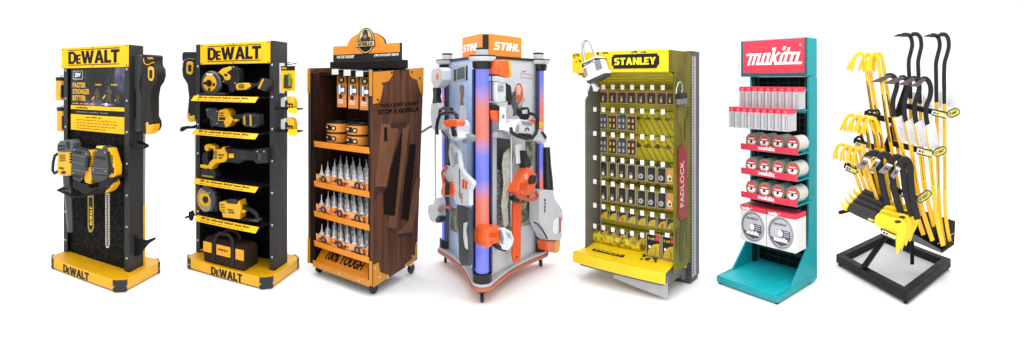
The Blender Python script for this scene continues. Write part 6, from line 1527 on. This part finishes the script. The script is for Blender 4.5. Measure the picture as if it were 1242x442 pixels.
# two saw blade boxes
for i, (q4, cx_, cy_) in enumerate(((((897.5, 247.4), (929.2, 254.4), (929.2, 298.8), (899, 291.5)), 913, 275), (((929.8, 254.5), (965.3, 260.6), (965.3, 308.4), (929.8, 298.9)), 946.8, 283))):
    vL = .17
    pp = [U6.p(*q_, vL) for q_ in q4]
    x0, x1 = pp[0].x, pp[1].x; z1 = (pp[0].z+pp[1].z)/2; z0 = (pp[2].z+pp[3].z)/2
    W_ = x1-x0; H_ = z1-z0; h_ = W_/2
    c = thing(U6, 'blade_box', ('left' if i == 0 else 'right')+' of two square white boxes printed with a round saw blade', 'saw blade box', ((x0+x1)/2, vL, z0), 'saw blade boxes on the teal rack')
    BX = mat('blade_box_white', 'dededf', .4, var=.03)
    MB().box(-h_+.001, h_-.001, 0, .13, 0, H_*.865).build('body', BX, c, bev=.001)
    MB().box(-h_+.001, h_-.001, 0, .13, H_*.866, H_).build('lid_band', CRIM, c, bev=.001)
    script_text(WHITE, c, (-h_+.012, -.0002, H_*.885), (1, 0, 0), (0, 0, 1), W_*.36, H_*.075, th=2.2)
    MB().box(-h_+.012+W_*.38, -h_+.012+W_*.43, -.0012, -.0002, H_*.94, H_*.955).build('printed_mark', WHITE, c)
    ce = U6.p(cx_, cy_, vL); cx2 = ce.x-(x0+x1)/2; cz2 = ce.z-z0; R_ = h_*.89
    oval(cx2, cz2, R_, R_*1.02, -.0004, mat('blade_grey', 'a9aab0', .4), 'printed_blade', c, th=.001, n=48)
    oval(cx2, cz2, R_*.90, R_*.92, -.0016, mat('blade_dark', '5b5c66', .4), 'printed_blade', c, th=.001, n=40)
    oval(cx2+.004, cz2, R_*.84, R_*.86, -.0028, mat('blade_light', 'b9bac0', .35), 'printed_blade', c, th=.001, n=40)
    DKP = mat('blade_print_dark', '4a4b54', .4)
    MB().xz([(cx2-R_*.78, cz2-R_*.30), (cx2-R_*.1, cz2-R_*.42), (cx2+R_*.06, cz2+R_*.22), (cx2+R_*.74, cz2+R_*.2), (cx2+R_*.78, cz2-R_*.28), (cx2+R_*.5, cz2-R_*.66), (cx2+R_*.05, cz2-R_*.80), (cx2-R_*.5, cz2-R_*.62)], -.0048, -.0038).build('printed_field', DKP, c)
    oval(cx2, cz2-.002, R_*.19, R_*.20, -.0050, WHITE, 'centre_hole', c, th=.001, n=24)
    text('Specialized', 'lettering', DKP, c, (cx2-R_*.52, -.0038, cz2+R_*.42), (1, 0, 0), (0, 0, 1), R_*1.0, R_*.22, bold=.01, shear=.2)
    script_text(WHITE, c, (cx2-R_*.58, -.0049, cz2-R_*.52), (1, 0, 0), (0, 0, 1), R_*1.2, R_*.26, th=2.1)
    for k in range(3):
        MB().box(cx2+R_*.26, cx2+R_*.68, -.0058, -.0049, cz2+R_*(.10-.13*k), cz2+R_*(.155-.13*k)).build('printed_line', MATS['blade_light'], c)
    MB().cyl(((x0+x1)/2, vL+.131, z1-.03), ((x0+x1)/2, uF+.046, z1-.03), .004, n=8).build('peg_hook', TEAL, t)
# ================================================================== DISPLAY 7: black rack of pry bars
th7 = (1085-CX)/FPX
U7 = Unit(O=(3.7*math.sin(th7), 3.7*math.cos(th7)), a=-th7)
t = thing(U7, 'bar_rack', 'open black steel rack of yellow and black pry bars and hammers on a rectangular frame', 'tool rack', group='tool display stands')
D7 = t
BK = mat('black_steel_rack', '0f1012', .5, var=.12, spec=.2, wear=.2)
BLD = mat('bar_black', '101114', .38, var=.15, spec=.35, wear=.3)
YB = mat('bar_yellow', 'f3bf0e', .35, var=.07, coat=.15, wear=.15)
YH = mat('hammer_yellow', 'fbcf12', .38, var=.06)
Pl = U7.h(1014, 322, 0); Pc = U7.h(1100, 372, 0); Pr = U7.h(1153.5, 327.5, 0); Pb = Pl+Pr-Pc
cc = (Pl+Pr)/2
wdt = .085
def inset(p, k): return p+(cc-p)*k
corners = [Pl, Pc, Pr, Pb]
ins = [inset(p, .17) for p in corners]
for i in range(4):
    j = (i+1) % 4
    MB().xy([tuple(v[:2]) for v in (corners[i], corners[j], ins[j], ins[i])], .022, .088).build('base_rail', BK, t, bev=.004)
    MB().cyl((inset(corners[i], .08).x, inset(corners[i], .08).y, 0), (inset(corners[i], .08).x, inset(corners[i], .08).y, .021), .016, n=12).build('foot', MBLACK, t)
MB().xy([tuple(v[:2]) for v in ins], .024, .028).build('base_sheet', mat('sheet_pale_grey', 'c4c5c8', .5, var=.03), t)
fx = U7.h(1046.7, 326, .09)
def T(name, pts, m, par, flat=None, r=.01, up=(0, 1, 0), radii=None, n=10): return MB().tube([tuple(p) for p in pts], r, flat=flat, up=up if flat else None, radii=radii, n=n).build(name, m, par, frm=U7)
p = U7.p
MB().tube([tuple(fx), tuple(p(1072, 290, .16)), tuple(p(1080, 270, .20))], 1, flat=(.028, .02), up=(1, 0, 0)).build('strut', BK, t)
fb = Pb+(Pr-Pb)*.42; fb2 = Pb+(Pl-Pb)*.3
MB().tube([(fb.x, fb.y, .088), tuple(p(1092, 276, .45))], 1, flat=(.03, .02), up=(1, 0, 0)).build('strut', BK, t)
T('post', [p(1092, 276, .45), p(1079, 262, .22), p(1068, 244, .12), p(1060.5, 222, .06), p(1067, 205, .06), p(1076, 180, .07), p(1088, 143, .08), p(1101, 104, .08)], BK, t, flat=(.030, .018))
# arms with label holders and badges
LBW = mat('label_cream', 'f2efd6', .45, var=.03); LBY = mat('label_yellow', 'e9df63', .45)
def arm(a, b, va, vb, lab, vl, badge=None, loop=None):
    am = T('arm', [p(*a, va), p(*b, vb)], BK, t, flat=(.021, .014))
    lc = MB().prism([tuple(p(x, y, vl)) for x, y in lab], (0, .004, 0)).build('label_holder', LBW, am, frm=U7)
    c0 = [p(x, y, vl-.001) for x, y in lab]
    e = c0[1]-c0[0]; f = c0[3]-c0[0]
    MB().prism([tuple(c0[0]+e*a_+f*b_) for a_, b_ in ((.42, .2), (.95, .2), (.93, .75), (.38, .75))], (0, -.001, 0)).build('label_print', LBY, am, frm=U7, smooth=False)
    text('PRY BAR', 'lettering', INK, am, tuple(c0[0]+e*.10+f*.70), e, -f, e.length*.36, f.length*.36, bold=.02)
    for (s0, s1) in ((c0[0], c0[1]), (c0[3], c0[2])):
        MB().tube([tuple(s0+Vector((0, -.002, 0))), tuple(s1+Vector((0, -.002, 0)))], .0045, n=6).build('label_rail', BLACK, am)
    if badge:
        bx, by, w_, h_, rot = badge
        o = p(bx, by, vl-.03); er = Vector((math.cos(R(rot)), 0, math.sin(R(rot)))); eu = Vector((-er.z, 0, er.x))
        def pill(w, h, y, th_, m, nm_, k=9):
            pts = []
            for s in (1, -1):
                for j in range(k+1):
                    a = -PI/2+PI*j/k; pts.append(o+er*(s*(w/2-h/2)+s*h/2*math.cos(a))+eu*(s*h/2*math.sin(a))+Vector((0, y, 0)))
            return MB().prism([tuple(q) for q in pts], (0, th_, 0)).build(nm_, m, am, bev=.002 if th_ > .005 else 0)
        pill(w_, h_, 0, .014, mat('badge_charcoal', '38393a', .4), 'badge')
        pill(w_*.86, h_*.70, -.0012, .001, LBY, 'badge_face')
        pill(w_*.80, h_*.60, -.0024, .001, INK, 'badge_face')
        pill(w_*.77, h_*.54, -.0036, .001, LBY, 'badge_face')
        block_text('STANLEY', INK, am, tuple(o-er*w_*.33-eu*h_*.16+Vector((0, -.0038, 0))), er, eu, w_*.66, h_*.34, gap=.8)
        MB().tube([tuple(p(*b, vb)), tuple(o+Vector((0, .016, 0)))], .010, n=8).build('badge_stem', BK, am)
    if loop: T('loop_end', [p(x, y, vl+.01) for x, y in loop], BK, am, r=.010, n=8)
arm((1092, 127), (1147, 139), .06, -.08, [(1131, 133), (1148.5, 137.2), (1147, 143.6), (1129.5, 139.2)], -.10, (1156.5, 137, .100, .062, 20))
arm((1079, 173), (1130, 186), .05, -.12, [(1113, 179), (1131, 183.4), (1129, 190.6), (1111.5, 186.2)], -.15, (1140, 184, .104, .062, 22))
arm((1061, 219), (1111, 241.5), .04, -.20, [(1095, 232.2), (1112, 239.6), (1110, 245.4), (1092, 237.6)], -.22, (1121, 238.6, .118, .058, 36))
arm((1084, 147), (1050, 139), .05, .0, [(1050.5, 138.5), (1064, 142), (1062, 147.5), (1049, 144)], -.04, None, [(1049, 141), (1050, 136), (1054, 134), (1060, 134.5), (1065, 133.5), (1067, 138), (1065, 142)])
arm((1072, 182), (1038, 172), .04, -.02, [(1038, 171.5), (1051.3, 175), (1049.5, 180.7), (1036.8, 176.5)], -.06, None, [(1036.5, 174), (1037, 169), (1041, 166), (1045, 167), (1050, 177)])
arm((1062, 216), (1026, 200), .03, -.05, [(1026.5, 199.8), (1039.6, 205.6), (1037.6, 211.6), (1024.6, 206)], -.09, None, [(1024.5, 204), (1026, 198.5), (1029, 198.5)])
arm((1078, 270), (1070, 278), .10, -.05, [(1071, 278.3), (1087.4, 285.4), (1085, 291.2), (1067.8, 283.8)], -.36, None, None)
T('arm', [p(1017.5, 258.3, -.2), p(1060, 248, -.08), p(1072, 246, .12)], BK, t, r=.014, n=10)
# foot tray on the right
TM = mat('tray_black', '0f1012', .4, spec=.35)
vt = .10
tray = MB().prism([tuple(p(x, y, vt)) for x, y in ((1098, 249), (1116, 254.6), (1158.8, 268.6), (1157.5, 297), (1142, 307), (1104, 286))], (0, .008, 0)).build('foot_tray', TM, t, frm=U7, bev=.001)
a0, a1 = p(1104, 284, -.02), p(1142, 306, -.02)
MB().prism([tuple(p(x, y, -.06)) for x, y in ((1105, 283.5), (1111, 285.5), (1141, 303.6), (1142.4, 307.6), (1105, 291.8))], (0, .006, 0)).build('tray_lip', mat('tray_lip_grey', '4f5154', .4), tray, frm=U7)
MB().prism([tuple(p(x, y, -.06)) for x, y in ((1142.6, 304), (1156, 295), (1157, 297.4), (1142.8, 307.4))], (0, .155, 0)).build('tray_end', TM, tray, frm=U7)
MB().prism([tuple(p(x, y, -.053)) for x, y in ((1106, 289), (1142, 305), (1142, 307), (1106, 291))], (0, .15, 0)).build('tray_floor', TM, tray, frm=U7)
T('tray_wire', [p(1137, 296.5, -.05), p(1157, 283, .06)], STEEL, tray, r=.002, n=6)
MB().box(p(1104, 290, .1).x, p(1104, 290, .1).x+.03, .09, .12, .088, p(1104, 288, .1).z).build('tray_leg', BK, t)

gN = ('first', 'second', 'third', 'fourth')
def smooth_path(pts, v, n=4):
    """rounded run through the points"""
    P_ = [p(x, y, vv) for (x, y), vv in zip(pts, v if isinstance(v, (list, tuple)) else [v]*len(pts))]
    out = []
    for i in range(len(P_)-1):
        a = P_[max(i-1, 0)]; b = P_[i]; c = P_[i+1]; d = P_[min(i+2, len(P_)-1)]
        for j in range(n):
            s = j/n
            out.append(.5*((2*b)+(c-a)*s+(2*a-5*b+4*c-d)*s*s+(3*b-a-3*c+d)*s**3))
    out.append(P_[-1]); return out
SCRATCH = mat('red_black_print', '5a2a10', .5, var=.3)
def claw_bar(pts, v, label, group, w_=.013, mark=None, claw=2.1):
    c = thing(U7, 'wrecking_bar', label, 'wrecking bar', tuple(p(*pts[-1], v)), group)
    pa = smooth_path(pts, v); L_ = len(pa)
    rad = [1+(claw-1)*max(0, 1-i/7) for i in range(L_)]
    MB().tube([tuple(q) for q in pa], 1, flat=(w_, .010), up=(0, 1, 0), radii=rad).build('bar', YB, c, frm=U7)
    # two claw teeth
    d = (pa[0]-pa[1]).normalized(); s = Vector((d.z, 0, -d.x))
    for k in (-1, 1):
        a = pa[0]+s*(k*w_*claw*.55)
        MB().prism([tuple(a-s*w_*claw*.38-Vector((0, .008, 0))), tuple(a+s*w_*claw*.38-Vector((0, .008, 0))), tuple(a+d*.024+s*k*.002-Vector((0, .008, 0)))], (0, .014, 0)).build('claw', YB, c, frm=U7)
    if mark:
        i0, i1 = mark
        MB().tube([tuple(q+Vector((-.006, -.0105, 0))) for q in pa[i0:i1]], 1, flat=(.0035, .0006), up=(0, 1, 0)).build('printed_strip', INK, c, frm=U7)
        MB().tube([tuple(q+Vector((.003, -.0105, 0))) for q in pa[i0+1:i1]], 1, flat=(.0028, .0006), up=(0, 1, 0)).build('printed_strip', SCRATCH, c, frm=U7)
    return c
G1 = 'yellow claw bars on the upper left arm'
for k, (pts, v) in enumerate((
    (((1031, 84), (1034, 76), (1037.5, 68.5), (1042.5, 64.5), (1047, 67), (1049.5, 75), (1051, 88), (1054, 110), (1058, 136), (1064, 170), (1072, 205), (1081, 245)), .02),
    (((1045, 84), (1047, 75), (1050, 68), (1053.5, 65.5), (1055.5, 70), (1056, 88), (1060, 115), (1064, 140), (1070, 172), (1078, 208), (1087, 248)), .05),
    (((1053.5, 86), (1054.5, 77), (1057, 69), (1061, 65.5), (1064, 69), (1066, 80), (1069, 100), (1073, 130), (1078, 162), (1086, 205), (1094, 250)), .0),
    (((1057.5, 85), (1059.5, 74), (1063, 67), (1067, 65.5), (1070, 71), (1072.5, 85), (1075, 103), (1079, 128), (1085, 160), (1093, 205), (1101, 252)), .04))):
    claw_bar(pts, v, '%s yellow claw bar from the left in the tall top-left row of the bar rack' % gN[k], G1, mark=(26, 34), w_=.0135)
G2 = 'yellow claw bars on the middle left arm'
for k, dx in enumerate((0, 8, 16, 24)):
    pts = [(1022.5+dx, 157+dx*.16), (1024.5+dx, 149+dx*.17), (1028+dx, 142+dx*.17), (1033+dx, 139.3+dx*.15), (1038.5+dx, 143+dx*.15), (1041.5+dx, 151+dx*.15), (1045+dx, 165+dx*.1), (1048+dx*.95, 185), (1056+dx*.8, 215), (1064+dx*.7, 245), (1072+dx*.6, 268)]
    claw_bar(pts, -.02-.03*k, '%s yellow claw bar from the left in the middle-left row of the bar rack' % gN[k], G2, mark=(22, 28), w_=.0125, claw=1.9)
G3 = 'yellow claw bars on the lower left arm'
for k, (dx, dy) in enumerate(((0, 0), (8, 2), (15.5, 3.5), (22, 5))):
    pts = [(1013.5+dx, 192+dy), (1013.8+dx, 184+dy), (1016.5+dx, 177.5+dy), (1020.5+dx, 175.3+dy), (1026+dx, 178+dy), (1030+dx*.9, 186+dy), (1034+dx*.8, 200+dy*.7), (1041+dx*.75, 222), (1048+dx*.7, 240), (1054+dx*.6, 255)]
    claw_bar(pts, -.08-.03*k, '%s yellow claw bar from the left in the lowest left row of the bar rack' % gN[k], G3, w_=.0125, claw=1.6)
# black adze-headed bars with yellow shafts and white tags
ADZ = mat('adze_steel', '5b504d', .35, metal=.35, var=.25, scale=30)
def adze_bar(blade, black, yellow, v, label, group, w_=.013, name='adze_bar', cat='pry bar', tagq=None, sheen=ADZ, side_tag=None):
    c = thing(U7, name, label, cat, tuple(p(*(yellow or black)[-1], v)), group)
    pa = smooth_path(black, v)
    MB().tube([tuple(q) for q in pa], 1, flat=(w_, .010), up=(0, 1, 0)).build('neck', BLD, c, frm=U7)
    if yellow:
        pb = smooth_path(yellow, v)
        MB().tube([tuple(q) for q in pb], 1, flat=(w_*.93, .0095), up=(0, 1, 0)).build('shaft', YB, c, frm=U7)
        n_ = len(pb); i0 = int(n_*.35); i1 = int(n_*.6)
        MB().tube([tuple(q+Vector((.001, -.0105, 0))) for q in pb[i0:i1]], 1, flat=(.0018, .0005), up=(0, 1, 0)).build('printed_strip', SCRATCH, c, frm=U7)
    if blade: MB().prism([tuple(p(x, y, v-.012)) for x, y in blade], (0, .024, 0)).build('blade', sheen, c, frm=U7, bev=.002)
    for q4 in ([tagq] if tagq else []):
        cd_ = MB().prism([tuple(p(x, y, v-.016)) for x, y in q4], (0, .0012, 0)).build('paper_tag', mat('tag_paper', 'cfd0d4', .6, var=.04), c, frm=U7, smooth=False)
        c0 = [p(x, y, v-.0162) for x, y in q4]; e = c0[1]-c0[0]; f = c0[3]-c0[0]
        for j in range(6):
            b_ = .42+.08*j
            MB().prism([tuple(c0[0]+e*a_+f*bb_) for a_, bb_ in ((.2, b_), (.2+.5*((j*37 % 5)/8+.4), b_), (.2+.5*((j*37 % 5)/8+.4), b_+.012), (.2, b_+.012))], (0, -.0006, 0)).build('tag_print', MATS['grey_line'], cd_, frm=U7, smooth=False)
    return c
Gd = 'black-headed bars on the middle right arm'
D_ = (
 ([(1055.3, 99.6), (1067, 94.3), (1077, 91), (1083.5, 91.6), (1076, 96), (1069, 100)], [(1074, 93), (1080, 91.5), (1085, 94), (1088, 101), (1086.5, 110), (1083.5, 120), (1083, 130), (1084.5, 142)], [(1084.5, 142), (1090, 165), (1097, 192), (1104, 225), (1112, 260), (1120, 285)], [(1084.2, 144.3), (1096, 138.8), (1101.5, 171), (1091.8, 172.5)]),
 ([(1071, 101), (1084, 95.2), (1093, 92.8), (1098, 94), (1091, 98.5), (1085, 102.5)], [(1091, 95), (1096, 94), (1100, 98), (1101.5, 106), (1099.5, 115), (1097, 125), (1097, 138), (1099, 148)], [(1099, 148), (1104, 172), (1108, 198), (1113, 230), (1121, 262), (1131, 292)], [(1098, 147.6), (1107.5, 143.5), (1112, 174), (1104, 176.5)]),
 ([(1088, 103), (1099, 97.8), (1107, 94), (1112, 95.2), (1106, 100), (1101, 104)], [(1104, 96.5), (1109.5, 95), (1113.5, 99.5), (1115, 108), (1112.5, 117), (1109.5, 127), (1109.5, 138), (1111.5, 150)], [(1111.5, 150), (1115, 175), (1117.5, 197), (1121, 225), (1127, 250), (1134, 272)], [(1110, 149.6), (1120, 145), (1124.5, 178), (1115, 177.5)]),
 ([(1102.8, 104.6), (1112, 99.6), (1119, 95), (1124, 95.6), (1119, 101), (1113, 105.5)], [(1116, 98), (1122, 95.5), (1127, 100), (1129, 109), (1127.5, 119), (1123.5, 129), (1123, 140), (1125, 152)], [(1125, 152), (1127.5, 178), (1129.5, 202), (1132.5, 232), (1136, 264), (1144, 298)], [(1123, 152.4), (1134, 148), (1138.5, 170), (1138, 178), (1127.5, 182)]))
for k, (bl, bk, ye, tg) in enumerate(D_):
    adze_bar(bl, bk, ye, -.02-.035*k, '%s black-headed bar from the left in the row carrying white paper tags' % gN[k], Gd, w_=.0185, tagq=tg)
Ge = 'tall black-headed bars at the right of the rack'
E_ = (
 ([(1083, 43.8), (1090, 41.2), (1100, 40.6), (1104, 42), (1098, 44.6)], [(1094, 42.5), (1101, 42.3), (1105, 46), (1106.4, 55), (1104.5, 64), (1102.3, 74), (1102.5, 88), (1104, 105), (1104.4, 120)], [(1104.4, 120), (1105, 150), (1107, 190), (1112, 240), (1117, 262)]),
 ([(1092, 43), (1100, 41), (1110, 40), (1113, 41), (1108, 44)], [(1106, 41.8), (1112, 41.5), (1116.3, 46), (1117.4, 56), (1115.5, 65), (1113.6, 75), (1114, 90), (1115, 108), (1116, 126)], [(1116, 126), (1117, 150), (1118.5, 190), (1124, 240), (1132, 275)]),
 ([(1119, 44), (1126, 41.8), (1134, 41.2), (1138, 42.6), (1133, 45)], [(1129, 43), (1134.5, 43), (1138.6, 47), (1139.8, 56), (1137.6, 66), (1135.3, 77), (1135.4, 95), (1135.6, 110), (1135.8, 124)], [(1135.8, 124), (1136.6, 160), (1137.6, 200), (1138.6, 235), (1141, 270), (1146.5, 299)]),
 ([(1128, 43.4), (1137, 41.2), (1145, 40.4), (1149, 41.6), (1144, 44)], [(1140, 42), (1146, 42), (1149.8, 46.5), (1150.8, 56), (1148.6, 66), (1145.6, 77), (1145, 95), (1145.2, 110), (1145.4, 126)], [(1145.4, 126), (1145.6, 160), (1145.9, 200), (1146, 240), (1147.5, 268), (1152, 293)]))
tgs = ([(1107, 112), (1113, 112.6), (1113, 140), (1107, 139)], [(1119, 114), (1130, 128), (1130, 131), (1119, 129)], [(1138.4, 111), (1142, 111.6), (1142, 132), (1138.4, 131)], [(1147.6, 111.5), (1158.8, 113.5), (1158.4, 131.5), (1147.6, 129.5)])
for k, (bl, bk, ye) in enumerate(E_):
    adze_bar(bl, bk, ye, .10-.03*k, '%s of the four tallest black-headed bars, counted from the left' % gN[k], Ge, w_=.0155, tagq=tgs[k], sheen=BLD)
Gf = 'black bars wrapped in silver sleeves'
F_ = (([(1038, 203.5), (1048, 190), (1056, 190.5), (1047, 206.5)], [(1048, 196), (1054, 188), (1062, 186), (1067, 191), (1068, 203), (1070, 222), (1078, 258)]),
      ([(1052, 207), (1062.5, 191), (1069, 195), (1058.5, 209)], [(1062, 196), (1068, 189.5), (1075, 188), (1080, 195), (1082, 212), (1085, 232), (1094, 262)]),
      ([(1065, 209), (1076, 197), (1083, 201), (1074, 212)], [(1077, 202), (1082, 193.5), (1089, 191), (1094, 197), (1096, 212), (1099, 234), (1107, 262)]),
      ([(1079.5, 213.5), (1088, 201), (1093.5, 204.5), (1084.5, 217.5)], [(1090, 203), (1094, 195), (1100, 194.5), (1104, 203), (1104.6, 218), (1107, 240), (1113, 266)]))
SLV = mat('sleeve_silver', '8a8078', .35, metal=.4, var=.3, scale=40)
for k, (sl_, bk) in enumerate(F_):
    c = thing(U7, 'flat_bar', '%s black bar from the left wearing a printed silver sleeve mid-rack' % gN[k], 'pry bar', tuple(p(*bk[-1], -.12)), Gf)
    v = -.22-.03*k
    MB().tube([tuple(q) for q in smooth_path(bk, v)], 1, flat=(.024, .012), up=(0, 1, 0)).build('bar', BLD, c, frm=U7)
    s = MB().prism([tuple(p(x, y, v-.014)) for x, y in sl_], (0, .012, 0)).build('sleeve', SLV, c, frm=U7, bev=.002)
    c0 = [p(x, y, v-.0145) for x, y in sl_]; e = c0[3]-c0[0]; f = c0[1]-c0[0]
    MB().prism([tuple(c0[0]+e*a_+f*b_) for a_, b_ in ((.1, .78), (.9, .78), (.9, .92), (.1, .92))], (0, -.001, 0)).build('sleeve_edge', WHITE, s, frm=U7, smooth=False)
    text('24', 'lettering', INK, s, tuple(c0[0]+e*.25+f*.35), e, f, e.length*.5, f.length*.28, bold=.03, frm=U7)
    if k == 1: MB().prism([tuple(p(x, y, v-.0165)) for x, y in ((1054, 204), (1062.5, 191), (1064, 191.5), (1055.6, 205))], (0, .0015, 0)).build('sleeve_stripe', YB, s, frm=U7)
# hammers at the bottom
Gg = 'bricklayer hammers on the lowest arm'
for k in range(4):
    kk = 3-k; dx, dy = 5.1*k, -5.3*k
    v = -.34+.055*k
    def s_(pts): return [(x+dx, y+dy) for x, y in pts]
    c = thing(U7, 'pick_hammer', '%s yellow and black pick hammer counted from the front of the bottom row' % gN[k], 'hammer', tuple(p(1088+dx, 300+dy, v)), Gg)
    gr = MB().prism([tuple(p(x, y, v)) for x, y in s_([(1026.5, 256), (1029.5, 249.5), (1034, 246.5), (1064, 258.5), (1061, 272.5), (1040, 263)])], (0, .045, 0)).build('grip', mat('hammer_grip', '262427', .6, var=.15, bump=.3, bscale=300), c, frm=U7, bev=.008, seg=3)
    MB().prism([tuple(p(x, y, v+.012)) for x, y in s_([(1018.6, 240.5), (1020.6, 246), (1024.5, 250), (1030, 250), (1028, 256.5), (1023.5, 255.5), (1019.6, 250)])], (0, .02, 0)).build('tail_spike', YH, c, frm=U7, bev=.004)
    MB().prism([tuple(p(x, y, v-.004)) for x, y in s_([(1053, 264.5), (1059.5, 266.8), (1058.8, 269.6), (1052.4, 267)])], (0, .004, 0)).build('grip_label', mat('label_olive', 'c9c46a', .4), gr, frm=U7)
    hd = MB().prism([tuple(p(x, y, v-.006)) for x, y in s_([(1059.5, 272.5), (1061.5, 263), (1064.5, 260), (1070, 260.5), (1080, 264), (1090, 265.6), (1096.5, 267.5), (1100, 272), (1099.6, 280), (1097, 291), (1092.5, 300), (1089.5, 309), (1087.2, 310), (1086.6, 302), (1086.2, 288), (1079, 282), (1070, 278)])], (0, .034, 0)).build('head', YH, c, frm=U7, bev=.007, seg=3)
    ob = s_([(1085, 269.2)])[0]; o_ = p(ob[0]+4, ob[1], v-.0065)
    MB().prism([(o_.x+.024*math.cos(2*PI*j/16), o_.y, o_.z+.011*math.sin(2*PI*j/16)) for j in range(16)], (0, -.002, 0)).build('head_eye', mat('eye_brown', '3a3218', .5), hd, frm=U7)
